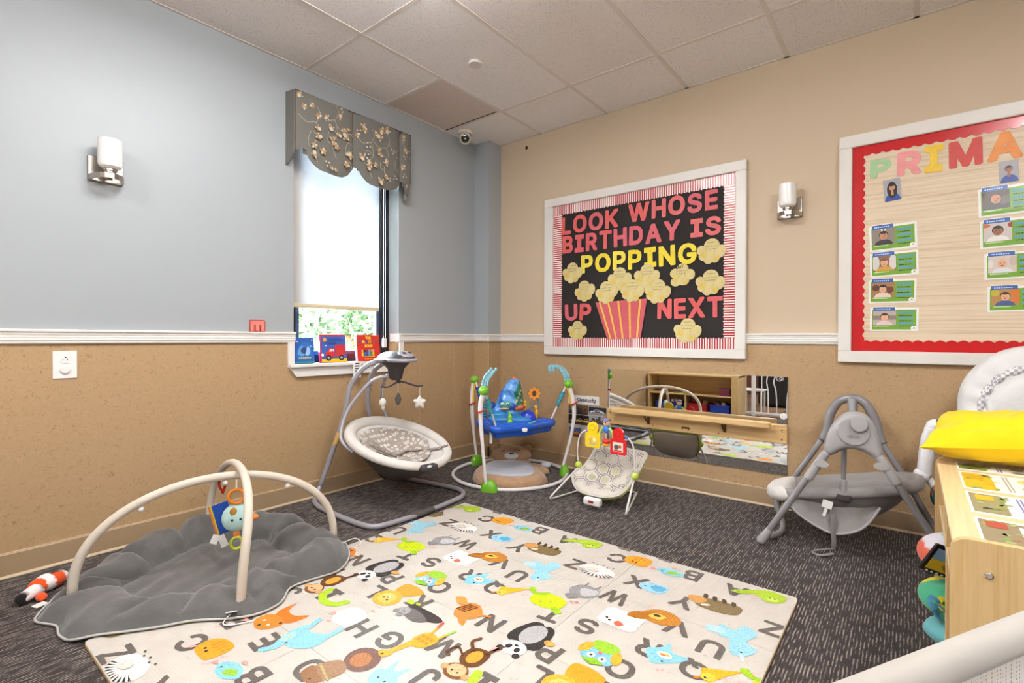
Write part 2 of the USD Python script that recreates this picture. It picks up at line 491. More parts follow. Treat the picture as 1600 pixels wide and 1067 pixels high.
# ---------------------------------------------------------------- floor
CY = -3.95                                       # the carpet ends at the gate; wood beyond
def struct(name, mesh, m, smooth=False): return obj(name, mesh, m, None, smooth, kind='structure')
fl = thing('floor', kind='structure')
obj('carpet', bx(0, CY, -.05, XR, 0, 0), 'carpet', fl, False)
mat('wood_a', '7d5c44', .4, var=.15, vscale=4, stretch=(1, 12, 1)); mat('wood_b', '70523c', .4, var=.15, vscale=4, stretch=(1, 12, 1)); mat('wood_c', '8a6a50', .4, var=.15, vscale=4, stretch=(1, 12, 1))
rng = random.Random(3)
for i in range(20):
    x = .0 + i * .16
    y = CY
    while y > YB:
        y1 = max(YB, y - rng.uniform(.9, 1.6))
        obj('floor_plank', bx(x + .0015, y1 + .0015, -.05, x + .1585, y - .0015, 0, .001), rng.choice(['wood_a', 'wood_b', 'wood_c']), fl, False)
        y = y1
obj('carpet', bx(3.2, YB, -.05, XR, CY, 0), 'carpet', fl, False)

# ---------------------------------------------------------------- walls
RT, RB = 1.071, 1.005
WY0, WY1, WZ0, WZ1 = -1.822, -1.0, 0.86, 2.46    # window opening in the left wall
wl = thing('wall_left', kind='structure')
obj('painted_wall', cat_m([bx(-TH, WY1, 1.03, 0, 0, H + .02), bx(-TH, YB, 1.03, 0, WY0, H + .02), bx(-TH, WY0, WZ1, 0, WY1, H + .02)]), 'blue_paint', wl, False)
obj('wainscot_sheet', cat_m([bx(-TH, WY1, 0, 0, 0, 1.03), bx(-TH, YB, 0, 0, WY0, 1.03), bx(-TH, WY0, 0, 0, WY1, WZ0 - .03)]), 'wainscot', wl, False)
for y in (-.405, -.78):
    obj('wainscot_seam', bx(0, y - .0015, .1, .0015, y + .0015, RB), 'base_bead', wl, False)
wr = thing('wall_right', kind='structure')
obj('painted_wall', bx(-TH, 0, 1.03, XR, TH, H + .02), 'beige_paint', wr, False)
obj('wainscot_sheet', bx(-TH, 0, 0, XR, TH, 1.03), 'wainscot', wr, False)
obj('wall_mark', cat_m([lathe([[0, .002], [.012, .0015], [.012, 0]], 10, (0, 0, 0)) if 0 else frame(ext(circ(0, 0, .013, .015), .002), (.454, -.0021, 2.66), X_, Z_, -Y_)]), 'dark_gap', wr, False)
wb = thing('wall_back', kind='structure')
obj('painted_wall', bx(-TH, YB - TH, 1.03, XR, YB, H + .02), 'blue_paint', wb, False)
obj('wainscot_sheet', bx(-TH, YB - TH, 0, XR, YB, 1.03), 'wainscot', wb, False)
ws = thing('wall_side', kind='structure')
obj('painted_wall', bx(XR, YB, 1.03, XR + TH, TH, H + .02), 'blue_paint', ws, False)
obj('wainscot_sheet', bx(XR, YB, 0, XR + TH, TH, 1.03), 'wainscot', ws, False)
CX, CYY = .168, -.162                             # boxed column in the corner
wc = thing('wall_column', kind='structure')
obj('painted_column', bx(0, CYY, 1.03, CX, 0, H), 'blue_paint', wc, False)
obj('wainscot_sheet', bx(0, CYY, 0, CX, 0, 1.03), 'wainscot', wc, False)
obj('wainscot_seam', bx(CX - .002, CYY - .0015, .1, CX + .0015, CYY + .002, RB), 'base_bead', wc, False)

# chair rail: moulded profile swept along the walls
PROF = [(0, RB), (.010, RB), (.014, RB + .006), (.014, RB + .012), (.018, RB + .016), (.018, RB + .022), (.015, RB + .025), (.018, RB + .029), (.018, RB + .035), (.015, RB + .038), (.018, RB + .042), (.020, RB + .050), (.026, RB + .056), (.026, RB + .063), (.022, RT), (0, RT)]
def run(prof, a, b, n):
    """Profile (out, z) swept straight from a to b, out along n."""
    a, b, n = np.array(a, float), np.array(b, float), np.array(n, float)
    ring = lambda o: np.array([[o[0] + n[0] * d, o[1] + n[1] * d, z] for d, z in prof])
    A, B = ring(a), ring(b); k = len(prof)
    f = [(i, (i + 1) % k, k + (i + 1) % k) for i in range(k)] + [(i, k + (i + 1) % k, k + i) for i in range(k)]
    cap, ft = trimesh.creation.triangulate_polygon(Polygon(prof), engine='earcut')
    idx = [int(np.argmin(np.abs(np.array(prof) - c).sum(1))) for c in cap]
    f += [tuple(idx[j] for j in t) for t in ft] + [tuple(k + idx[j] for j in t[::-1]) for t in ft]
    m = trimesh.Trimesh(np.vstack([A, B]), f, process=False); m.fix_normals()
    return m
for name, a, b, n in (('trim_1', (0, YB), (0, WY0 + .004), (1, 0)), ('trim_2', (0, WY1 - .0), (0, CYY), (1, 0)), ('trim_3', (0, CYY), (CX + .02, CYY), (0, -1)), ('trim_4', (CX, CYY - .02), (CX, 0), (1, 0)), ('trim_5', (CX, 0), (.660, 0), (0, -1)), ('trim_6', (2.212, 0), (2.703, 0), (0, -1)), ('trim_7', (4.255, 0), (XR, 0), (0, -1))):
    struct(name, run(PROF, a, b, n), 'white_trim', 20)
BP = [(0, 0), (.008, 0), (.008, .1), (.005, .104), (0, .104)]
BD = [(.008, 0), (.013, 0), (.013, .003), (.008, .012)]
for name, segs in (('baseboard_left', [((0, YB), (0, CYY), (1, 0))]), ('baseboard_right', [((CX, 0), (XR, 0), (0, -1))]), ('baseboard_column', [((0, CYY), (CX + .008, CYY), (0, -1)), ((CX, CYY - .008), (CX, 0), (1, 0))])):
    t = thing(name, kind='structure')
    obj('cove_base', cat_m([run(BP, *s) for s in segs]), 'base_vinyl', t, 20)
    obj('base_top_edge', cat_m([run([(0, .104), (.006, .104), (.006, .1075), (0, .1075)], *s) for s in segs]), 'base_bead', t, 20)
    obj('base_foot', cat_m([run(BD, *s) for s in segs]), 'base_bead', t, 20)

# ---------------------------------------------------------------- ceiling: grid and tiles
ce = thing('ceiling', loc=(0, 0, H), kind='structure')
obj('ceiling_deck', bx(-TH, YB - TH, H + .06, XR + TH, TH, H + .1), 'ceiling_tile_b', ce, False)
XS = [0.0] + [GX0 + k * T for k in range(9)] + [XR]
rows = [0.0, GY0 + 2 * T] + [GY0 - k * 2 * T for k in range(5)] + [YB]
LIGHTS = {(2, 2), (2, 4), (6, 2), (6, 4)}
gr = []
for x in XS[1:-1]:
    gr.append(bx(x - .012, YB, H - .001, x + .012, 0, H + .02))
for y in rows[1:-1]:
    gr.append(bx(0, y - .012, H - .0006, XR, y + .012, H + .02))
gr += [bx(0, YB, H - .001, .018, 0, H + .02), bx(0, -.018, H - .001, XR, 0, H + .02), bx(0, GY0 + T - .012, H - .0006, XS[1], GY0 + T + .012, H + .02)]
obj('ceiling_grid', cat_m(gr), 'tile_grid', ce, False)
obj('grid_gap', bx(.03, GY0 + 2 * T - .018, H - .0012, XS[1] - .03, GY0 + 2 * T - .0135, H + .01), 'dark_gap', ce, False)
rng = random.Random(5)
def tile(x0, x1, y0, y1, m): obj('ceiling_tile', bx(x0 + .011, y0 + .011, H + .0012 + rng.uniform(0, .0012), x1 - .011, y1 - .011, H + .02), m, ce, False)
for i in range(len(XS) - 1):
    for j in range(len(rows) - 1):
        if (i, j) in LIGHTS:
            continue
        x0, x1, y1, y0 = XS[i], XS[i + 1], rows[j], rows[j + 1]
        if i == 0 and j == 1:
            tile(x0, x1, GY0, GY0 + T, 'ceiling_tile'); tile(x0, x1, GY0 + T, GY0 + 2 * T, 'ceiling_tile_c'); continue
        tile(x0, x1, y0, y1, 'ceiling_tile' if rng.random() < .7 else 'ceiling_tile_b')
NTH = ['above the letter mat near the window', 'towards the back of the room, window side', 'above the wooden shelf side of the room', 'towards the back of the room, far side']
for n, (i, j) in enumerate(sorted(LIGHTS)):
    x0, x1, y1, y0 = XS[i], XS[i + 1], rows[j], rows[j + 1]
    t = thing('ceiling_light', 'recessed rectangular ceiling light ' + NTH[n], 'light', ((x0 + x1) / 2, (y0 + y1) / 2, H), group='recessed ceiling lights')
    obj('light_frame', cat_m([bx(x0 + .012, y0 + .012, H + .0, x1 - .012, y0 + .04, H + .03), bx(x0 + .012, y1 - .04, H, x1 - .012, y1 - .012, H + .03), bx(x0 + .012, y0 + .04, H, x0 + .04, y1 - .04, H + .03), bx(x1 - .04, y0 + .04, H, x1 - .012, y1 - .04, H + .03), bx(x0 + .012, y0 + .012, H + .03, x1 - .012, y1 - .012, H + .05)]), 'white_trim', t, False)
    obj('diffuser', rbx(x0 + .045, y0 + .06, H - .10, x1 - .045, y1 - .17, H + .012, .03), 'light_diffuser', t, 40)

# ---------------------------------------------------------------- window
w1 = thing('window_1', loc=(-.06, (WY0 + WY1) / 2, WZ0), kind='structure')
fx0, fx1, fw = -.155, -.115, .075
obj('window_frame', cat_m([bx(fx0, WY0, WZ0, fx1, WY0 + fw, WZ1, .003), bx(fx0, WY1 - fw, WZ0, fx1, WY1, WZ1, .003), bx(fx0, WY0 + fw, WZ0, fx1, WY1 - fw, WZ0 + .06, .003), bx(fx0, WY0 + fw, WZ1 - fw, fx1, WY1 - fw, WZ1, .003)]), 'dark_alu', w1)
mat('frame_inner', '4a5a78', .3, metal=.4)
obj('sash', cat_m([bx(fx0 - .01, WY1 - fw - .03, WZ0 + .06, fx1 - .015, WY1 - fw, WZ1 - fw, .002), bx(fx0 - .01, WY0 + fw, WZ0 + .06, fx1 - .015, WY0 + fw + .03, WZ1 - fw, .002), bx(fx0 - .01, WY0 + fw + .03, WZ0 + .06, fx1 - .015, WY1 - fw - .03, WZ0 + .085, .002)]), 'frame_inner', w1)
obj('pane', bx(-.148, WY0 + fw + .02, WZ0 + .07, -.144, WY1 - fw - .02, WZ1 - fw), 'pane_glass', w1, False)
obj('window_stool', bx(-.115, WY0 - .04, WZ0 - .012, .045, WY1 + .04, WZ0 + .010, .004), 'white_trim', w1)
obj('window_apron', (lambda v, f: (v, f))(*vf(frame(ext(Polygon([(-1.858, .848), (-.96, .848), (-1.005, .79), (-1.813, .79)]), .022), (0, 0, 0), Y_, Z_, X_))), 'white_trim', w1)
obj('side_casing', bx(0, WY0 - .041, WZ0 + .01, .016, WY0, RB, .003), 'white_trim', w1)
obj('side_casing', bx(0, WY1, WZ0 + .01, .016, WY1 + .041, RB, .003), 'white_trim', w1)
obj('rail_end', bx(-.1, WY1 - .001, RB, .0, WY1 + .0, RT) if 0 else bx(-.09, WY1 - .012, RB, .02, WY1, RT, .003), 'white_trim', w1)

# roller blind in the reveal
rb = thing('roller_blind', 'cream translucent roller blind pulled most of the way down the window', 'blind', (-.075, -1.45, 2.44))
BZ = 1.256
obj('blind_cloth', bx(-.0762, -1.80, BZ, -.0750, -1.12, 2.42), 'blind_cloth', rb, False)
mat('blind_bar', 'd8c9a4', .5, var=.03)
obj('bottom_bar', rbx(-.083, -1.80, BZ - .022, -.069, -1.12, BZ + .004, .006), 'blind_bar', rb)
obj('roller_tube', rod((-.075, -1.81, 2.43), (-.075, -1.11, 2.43), .022, 14), 'white_trim', rb)
mat('bead_chain', '8c8f96', .35, metal=.6)
obj('pull_chain', tube(round_poly([(-.07, -1.085, 2.43), (-.07, -1.085, 1.04), (-.055, -1.085, 1.02), (-.045, -1.085, 1.04), (-.05, -1.085, 2.43)], .02), .0022, 6), 'bead_chain', rb)
obj('chain_tensioner', rbx(-.072, -1.10, .965, -.048, -1.07, 1.035, .006), 'white_trim', rb)

# ---------------------------------------------------------------- outside: ground and trees
mat('grass', 'a09f98', .9, var=.2, vscale=2); mat('tree_leaf', '3a5230', .7, var=.25, vscale=3); mat('bark', '6d5a48', .9, bump=.6, bscale=30)
obj('lawn', bx(-60, -40, -.4, -TH - .01, 40, -.35), 'grass', None, False, kind='structure')
rng = np.random.default_rng(7)
def tree(x, y, h, w, label):
    t = thing('tree', label, 'tree', (x, y, -.35), group=None)
    obj('trunk', tube(spline([(x, y, -.36), (x + .05, y, h * .3), (x - .05, y + .1, h * .6)], 5), np.linspace(.14, .06, 11), 8), 'bark', t)
    n = 1500
    c = rng.normal(size=(n, 3)); c /= np.linalg.norm(c, axis=1, keepdims=True); c *= rng.uniform(.55, 1, (n, 1)) ** .5
    c = c * V(w, w, h * .42) + V(x, y, h * .55)
    a = rng.normal(size=(n, 3)); a /= np.linalg.norm(a, axis=1, keepdims=True); b = np.cross(a, rng.normal(size=(n, 3))); b /= np.linalg.norm(b, axis=1, keepdims=True)
    s = rng.uniform(.10, .2, (n, 1))
    v = np.stack([c - a * s, c + b * s * .5, c + a * s, c - b * s * .5], 1).reshape(-1, 3)
    k = np.arange(n)[:, None] * 4
    obj('foliage', (v, np.vstack([k + [0, 1, 2], k + [0, 2, 3]])), 'tree_leaf', t, False, kind='stuff')
tree(-9.0, 3.1, 3.2, 1.05, 'leafy green tree outside the window, left one in the view')
tree(-9.2, 5.6, 3.0, 1.1, 'leafy green tree outside the window, right one in the view')
tree(-13.5, 6.0, 4.0, 1.9, 'larger leafy green tree outside the window, behind the other two')
# ---------------------------------------------------------------- bulletin boards on the right wall
mat('frame_white', 'e4dfd8', .42, var=.02); mat('black_paper', '2b2726', .75, bump=.25, bscale=9, spec=.3); tint_mat('gloss_paper', .32, coat=.2); tint_mat('card_paper', .55, grain=.12, gscale=30)
tint_mat('laminate', .38, coat=.12); mat('chrome_dark', '6d655c', .35, metal=.9)
def grain_mat(name, a, b, sc, rough=.5, coat=0.0, bump=.1, co='position'):
    nodes = {'g': ('geometry', {}) if co == 'position' else ('texture_coordinate', {}), 'mp': ('mapping', {'scale': sc}), 'n': ('noise_texture', {'scale': 1.0, 'detail': 6.0, 'roughness': .65, 'distortion': .4}),
             'r': ('rgb_ramp', {'ramp': [(.33, tuple(lin(b))), (.52, tuple(lin(a))), (.7, tuple(np.minimum(lin(a) * 1.07, 1)))]}), 'p': ('principled_bsdf', {'roughness': rough, 'coat_weight': coat}), 'b': ('bump', {'strength': bump, 'distance': .001})}
    raw_mat(name, nodes, [(f'g.{co}', 'mp.vector'), ('mp.vector', 'n.vector'), ('n.fac', 'r.fac'), ('r.color', 'p.base_color'), ('n.fac', 'b.height'), ('b.normal', 'p.normal')])
grain_mat('wood_paper', 'dfccb0', 'cbb08c', (2.0, 1.0, 85.0), .5)
WX, WZ, WN = X_, Z_, -Y_                      # board axes: right, up, out of the wall
def on_wall(mesh, d): return frame(mesh, (0, -d, 0), WX, WZ, WN)
def board_frame(t, x0, x1, z0, z1, ix0, ix1, iz0, iz1):
    for a, b, c, e in ((x0, x1, iz1, z1), (x0, x1, z0, iz0), (x0, ix0, iz0, iz1), (ix1, x1, iz0, iz1)):
        obj('frame_rail', bx(a, -.034, c, b, 0, e, .004), 'frame_white', t)
def scallop(x0, x1, z0, z1, side, pitch=.028, amp=.008):
    """A border strip whose inner edge is scalloped. side: t b l r."""
    horiz = side in 'tb'
    a, b = (x0, x1) if horiz else (z0, z1)
    s = np.linspace(a, b, int((b - a) / pitch) * 8 + 1); w = amp * np.abs(np.sin((s - a) / pitch * PI))
    if side == 't': pts = [(x0, z1), (x1, z1)] + [(q, z0 - k) for q, k in zip(s[::-1], w[::-1])]
    if side == 'b': pts = [(x1, z0), (x0, z0)] + [(q, z1 + k) for q, k in zip(s, w)]
    if side == 'l': pts = [(x0, z1), (x0, z0)] + [(x1 + k, q) for q, k in zip(s, w)]
    if side == 'r': pts = [(x1, z0), (x1, z1)] + [(x0 - k, q) for q, k in zip(s[::-1], w[::-1])]
    return Polygon(pts).buffer(0)
SERIF_I = unary_union([sbox(.2, 0, .42, 1), sbox(0, 0, .62, .2), sbox(0, .8, .62, 1)]).buffer(.03, quad_segs=3)
def glyph(ch, fat=.05):
    g = SERIF_I if ch == 'I' else text(ch, 1.0, True, fat)
    a, b, c, d = g.bounds
    return affinity.scale(affinity.translate(g, -a, -b), 1, 1 / (d - b), origin=(0, 0))
def word(t, s, x0, x1, z0, z1, col, d=.0175, fat=.025, name='paper_letter', slope=0.0, seed=1, m='card_paper'):
    r = random.Random(seed); gs = [glyph(c, fat) for c in s]
    ws = [g.bounds[2] for g in gs]; gap = .17; tot = sum(ws) + gap * (len(s) - 1); k = (x1 - x0) / tot; x = x0
    for c, g, w in zip(s, gs, ws):
        cc = col(c, r) if callable(col) else col
        q = affinity.scale(g, k, (z1 - z0), origin=(0, 0)).buffer(.0015, quad_segs=3).simplify(.0006)
        q = affinity.rotate(q, r.uniform(-2, 2), origin='center')
        q = affinity.translate(q, x, z0 + slope * (x - x0) + r.uniform(-.003, .003))
        obj(name, on_wall(ext(q, .0016), d), m, t, False, tint=lin(cc)); x += (w + gap) * k

b1 = thing('bulletin_board', 'white framed birthday bulletin board with black paper and red striped border', 'bulletin board', (1.435, 0, .906))
board_frame(b1, .660, 2.212, .906, 2.172, .742, 2.146, .969, 2.106)
obj('backing_paper', bx(.74, -.014, .965, 2.15, -.001, 2.11), 'black_paper', b1, False)
for sd, (x0, x1, z0, z1) in dict(l=(.742, .818, .969, 2.106), r=(2.078, 2.146, .969, 2.106), t=(.742, 2.146, 2.036, 2.106), b=(.742, 2.146, .969, 1.036)).items():
    g = scallop(x0, x1, z0, z1, sd); A = Art(.0003); A.add(g, 'f3e6df')
    horiz = sd in 'tb'; n0, n1 = (x0, x1) if horiz else (z0, z1); p = .0165; k = n0 + .003; st = []
    while k < n1:
        st.append(sbox(k, 0, k + p * .5, 3) if horiz else sbox(0, k, 3, k + p * .5)); k += p
    A.add(unary_union(st).intersection(g), 'b5363f'); m, tt = A.build((0, -.0155 - (.0006 if horiz else 0), 0), WX, WZ)
    obj('border_strip', m, 'gloss_paper', b1, False, tint=tt)
coral = lambda c, r: r.choice(['e2605f', 'e2605f', 'd9626c', 'de5f66', 'e06a6a'])
yel = lambda c, r: r.choice(['f2dc35', 'efd62c', 'f4e04a'])
word(b1, 'LOOK', .823, 1.32, 1.868, 2.004, coral, seed=2); word(b1, 'WHOSE', 1.405, 2.034, 1.888, 2.018, coral, seed=3)
word(b1, 'BIRTHDAY', .832, 1.785, 1.716, 1.852, coral, seed=4); word(b1, 'IS', 1.858, 2.056, 1.72, 1.842, coral, seed=5)
word(b1, 'POPPING', 1.006, 1.898, 1.545, 1.684, yel, seed=6); word(b1, 'UP', .858, 1.094, 1.18, 1.308, coral, seed=7); word(b1, 'NEXT', 1.628, 2.068, 1.178, 1.314, coral, seed=8)

# the popcorn box: a cut-out of its own
A = Art(.0004); bk = Polygon([(1.134, 1.312), (1.55, 1.323), (1.503, 1.042), (1.237, 1.03)]); A.add(bk, 'd0575f')
lerp = lambda a, b, k: (a[0] + (b[0] - a[0]) * k, a[1] + (b[1] - a[1]) * k)
for k in (.07, .24, .44, .66, .86):
    q = [lerp((1.134, 1.312), (1.55, 1.323), k), lerp((1.134, 1.312), (1.55, 1.323), k + .035), lerp((1.237, 1.03), (1.503, 1.042), k + .06), lerp((1.237, 1.03), (1.503, 1.042), k + .01)]
    A.add(Polygon(q), 'f2bd4a', 1)
pb = thing('paper_popcorn_box', 'red paper popcorn box cutout with yellow stripes on the birthday board', 'paper cutout', (1.34, -.02, 1.03))
obj('box_paper', on_wall(ext(bk, .002), .0200), 'card_paper', pb, False, tint=lin('d0575f'))
A.items = A.items[1:]; m, tt = A.build((0, -.0224, 0), WX, WZ); obj('printed_stripes', m, 'card_paper', pb, False, tint=tt)

def popcorn(x, z, w, label, layer, shape, rz=0, flip=False, words=()):
    s = w / .19
    lob = [circ(.002, .036, .052, .048), circ(-.064, .004, .031, .034), circ(.060, -.004, .036, .046, -20), circ(-.046, -.034, .034, .032), circ(-.014, -.056, .032, .032), circ(.028, -.048, .030, .032), circ(0, -.01, .052)]
    if shape: lob = [circ(.012, .042, .044), circ(-.040, .024, .044, .036), circ(.060, -.006, .036, .04), circ(-.046, -.038, .042, .034), circ(.008, -.042, .042, .034), circ(0, 0, .046)]
    g = unary_union([affinity.scale(affinity.rotate(q, rz, origin=(0, 0)), (-s if flip else s), s, origin=(0, 0)) for q in lob]).simplify(.0008)
    d = .0195 + .0025 * layer
    t = thing('paper_popcorn', label, 'paper cutout', (x, -d, z), group=None)
    obj('popcorn_paper', on_wall(mv(ext(g, .0018), (x, z, 0)), d), 'card_paper', t, False, tint=lin('dac88a'))
    A = Art(.0002)
    inner = unary_union([affinity.scale(affinity.rotate(q, rz, origin=(0, 0)), (-s if flip else s), s, origin=(0, 0)).boundary.buffer(.0009) for q in lob[1:3]]).intersection(g.buffer(-.003))
    A.add(inner.union(g.boundary.buffer(.0012).intersection(g)), 'b89d58')
    A.add(unary_union([circ(-.05 * s, -.02, .025, .02), circ(.035 * s, -.05, .022, .016)]).intersection(g), 'e0c364')
    zz = .05
    for wd, hh in words:
        q = text(wd, hh, True, cx=0); A.add(affinity.rotate(affinity.translate(q, 0, zz), 12 if shape else 0, origin=(0, 0)).intersection(g), '3a3024'); zz -= hh * 1.7
    m, tt = A.build((x, -d - .0021, z), WX, WZ); obj('popcorn_print', m, 'card_paper', t, False, tint=tt)
r = random.Random(11)
def scrib(n):            # handwriting that cannot be read in the photograph: short pen strokes
    return n
def strokes(t_x, t_z, d, rowspec, seed):
    r = random.Random(seed); gs = []
    for dz, wid in rowspec:
        x = -wid / 2
        while x < wid / 2:
            L = r.uniform(.006, .012); gs.append(line([(x, dz + r.uniform(-.001, .001)), (x + L * .4, dz + r.uniform(.001, .004)), (x + L, dz + r.uniform(-.002, .001))], .0018)); x += L + .003
    return unary_union(gs)
PC = [(.925, 1.557, .184, 'yellow paper popcorn cutout left of the first P of POPPING', 0, 0, 0, False, ()),
      (1.038, 1.407, .184, 'yellow paper popcorn cutout right above the word UP', 0, 0, 12, False, ()),
      (1.334, 1.48, .193, 'yellow paper popcorn cutout under the middle P of POPPING', 0, 0, 0, False, ()),
      (1.228, 1.386, .19, 'yellow paper popcorn cutout rising from the left rim of the popcorn box', 1, 0, 8, False, ()),
      (1.546, 1.485, .194, 'yellow paper popcorn cutout under the letter I of POPPING', 0, 0, -4, False, ()),
      (1.436, 1.386, .186, 'yellow paper popcorn cutout rising from the right part of the popcorn box rim', 1, 0, -3, False, ()),
      (1.628, 1.371, .193, 'yellow paper popcorn cutout touching the N of NEXT from above', 1, 0, -6, False, ()),
      (1.799, 1.47, .18, 'yellow paper popcorn cutout reading MAY, below the G of POPPING', 0, 1, 8, False, (('MAY', .018),)),
      (1.994, 1.616, .188, 'yellow paper popcorn cutout right of the G of POPPING, topmost one', 0, 0, -4, False, ()),
      (1.988, 1.41, .191, 'yellow paper popcorn cutout above the letter T of NEXT', 0, 0, -4, False, ()),
      (1.839, 1.093, .189, 'yellow paper popcorn cutout below the word NEXT', 0, 0, -4, False, ()),
      (.973, 1.101, .17, 'small yellow paper popcorn cutout below the word UP', 0, 0, 0, False, ())]
for n, (x, z, w, lab, layer, sh, rz, fl_, wd) in enumerate(PC):
    popcorn(x, z, w, lab, layer, sh, rz, fl_, wd)
    d = .0195 + .0025 * layer
    g = strokes(0, 0, d, [(.056, .05), (.03, .07), (.012, .055)][(1 if wd else 0):], n)
    m, tt = Art().add(g, '41372a').build((x, -d - .0026, z), WX, WZ)
    obj('handwriting', m, 'card_paper', f'/World/paper_popcorn' + (f'_{n:03d}' if n else ''), False, tint=tt)

# second board: red border, wood print paper
BX0, BX1 = 2.703, 4.255
b2 = thing('bulletin_board', 'white framed bulletin board with red scalloped border and photo cards', 'bulletin board', (3.48, 0, .906))
board_frame(b2, BX0, BX1, .906, 2.181, 2.766, BX1 - .065, .970, 2.112)
obj('backing_paper', bx(2.76, -.014, .965, BX1 - .06, -.001, 2.115), 'wood_paper', b2, False)
mat('red_gloss', 'c8161d', .22, bump=.5, bscale=5, coat=.5)
for sd, (x0, x1, z0, z1) in dict(l=(2.766, 2.815, .970, 2.112), r=(BX1 - .12, BX1 - .065, .970, 2.112), t=(2.766, BX1 - .065, 2.066, 2.112), b=(2.766, BX1 - .065, .970, 1.020)).items():
    obj('border_strip', on_wall(ext(scallop(x0, x1, z0, z1, sd, .045, .011), .0012), .0146 + (.001 if sd in 'tb' else 0)), 'red_gloss', b2, False)
for ch, x0, x1, z0, z1, c in (('P', 2.848, 2.938, 1.925, 2.022, 'a9cf9c'), ('R', 2.968, 3.066, 1.914, 2.038, 'ef9a98'), ('I', 3.082, 3.152, 1.908, 2.046, 'f1c93c'), ('M', 3.178, 3.302, 1.912, 2.046, 'd2504a'), ('A', 3.322, 3.444, 1.914, 2.05, 'f29a56')):
    word(b2, ch, x0, x1, z0, z1, c, .0152, .04, seed=ord(ch))

SKIN = {'l': 'e3b08c', 'm': 'c98f68', 'd': '9c6647'}
def face(A, x, z, s, skin, hair, z0=5, bald=False, hat=None):
    """A small printed face: hair, head, eyes, nose, mouth."""
    if not bald: A.add(circ(x, z + .12 * s, .56 * s, .62 * s), hair, z0)
    A.add(circ(x, z, .48 * s, .58 * s), skin, z0 + 1)
    if not bald: A.add(circ(x, z + .48 * s, .4 * s, .2 * s), hair, z0 + 2)
    for k in (-1, 1): A.add(circ(x + k * .19 * s, z + .05 * s, .07 * s, .05 * s, n=8), '2d1d18', z0 + 3)
    A.add(circ(x, z - .12 * s, .06 * s, .05 * s, n=8), 'b5765a', z0 + 3); A.add(circ(x, z - .28 * s, .17 * s, .06 * s, n=10), '9d4a44', z0 + 3)
def baby_card(x0, x1, z0, z1, look, label, rz=0.0, grp='profile cards on the red bordered board'):
    w, h = x1 - x0, z1 - z0; cx, cz = (x0 + x1) / 2, (z0 + z1) / 2
    t = thing('photo_card', label, 'card', (cx, -.0165, cz), group=grp)
    R = lambda g: affinity.rotate(g, rz, origin=(0, 0))
    bgc, skin, hair, shirt, bald, extra = look
    base = sbox(-w / 2, -h / 2, w / 2, h / 2).union(sbox(-w * .44, h * .4, w * .02, h * .56)).buffer(.004, quad_segs=3)
    obj('card_sheet', on_wall(mv(ext(R(base), .0008), (cx, cz, 0)), .0152), 'laminate', t, False, tint=lin('f2efe9'))
    A = Art(.00015)
    A.add(R(sbox(-w * .47, -h * .46, w * .47, h * .44)), '74a62c', 0)
    A.add(R(sbox(-w * .44, h * .42, w * .01, h * .55).buffer(.002)), '3a64b0', 1)
    px0, px1, pz0, pz1 = -w * .45, w * .05, -h * .27, h * .40
    P = sbox(px0, pz0, px1, pz1); A.add(R(P), bgc, 2)
    pc, pz, s = (px0 + px1) / 2, pz0 + (pz1 - pz0) * .55, (pz1 - pz0) * .42
    B = Art(); 
    for g, c in extra(pc, pz, s): B.add(g, c, 3)
    B.add(circ(pc, pz0, s * 1.1, s * .75), shirt, 4); face(B, pc, pz, s, SKIN[skin], hair, 5, bald)
    for g, c, z in B.items: A.add(R(g.intersection(P)), c, z)
    for k in (.30, .06, -.18): A.add(R(sbox(w * .09, h * k - .005, w * .42, h * k + .006)), '5b9db4', 3)
    A.add(R(sbox(-w * .42, -h * .33, -w * .1, -h * .30)), 'dfe8c4', 3)
    A.add(R(circ(w * .42, -h * .40, .012)), 'f4f2ee', 4); A.add(R(line([(w * .40, -h * .43), (w * .43, -h * .36), (w * .44, -h * .43)], .002)), '5a5a5a', 5)
    dash = [sbox(-w * .4 + i * .0085, h * .455, -w * .4 + i * .0085 + .006, h * .5) for i in range(int(w * .36 / .0085))]
    A.add(R(unary_union(dash)), 'c8d6ee', 5)
    if skin != 'x':
        dk = [sbox(w * .11 + i * .009, h * k - .013, w * .11 + i * .009 + .007, h * k - .008) for k in (.26, .02, -.22) for i in range(int(w * .28 / .009))]
        A.add(R(unary_union(dk)), '2f4a18', 5)
    m, tt = A.build((cx, -.0162, cz), WX, WZ); obj('card_print', m, 'laminate', t, False, tint=tt)
nothing = lambda x, z, s: []
ears = lambda x, z, s: [(circ(x - .2 * s, z + .95 * s, .1 * s, .4 * s, 10), 'e8e2dc'), (circ(x + .2 * s, z + .95 * s, .1 * s, .4 * s, -10), 'e8e2dc')]
toy = lambda x, z, s: [(circ(x - 1.1 * s, z, .5 * s, 1.2 * s), 'd8d2cc'), (circ(x + 1.1 * s, z, .5 * s, 1.2 * s), 'd8d2cc')]
seat = lambda x, z, s: [(circ(x - .9 * s, z + .2 * s, .5 * s), '5b3a2a'), (circ(x + .9 * s, z - .1 * s, .5 * s), '6d3f2c')]
sofa = lambda x, z, s: [(sbox(x - 2 * s, z - .4 * s, x + 2 * s, z + .3 * s), '8d8076')]
strapd = lambda x, z, s: [(circ(x + .9 * s, z - .2 * s, .9 * s, .5 * s, 20), '6c6660')]
fall = lambda x, z, s: [(circ(x - 1.1 * s, z + .6 * s, .5 * s), 'c2b53a'), (circ(x + 1.1 * s, z + .6 * s, .55 * s), 'd9762d'), (circ(x + 1.2 * s, z - .5 * s, .5 * s), 'd9762d')]
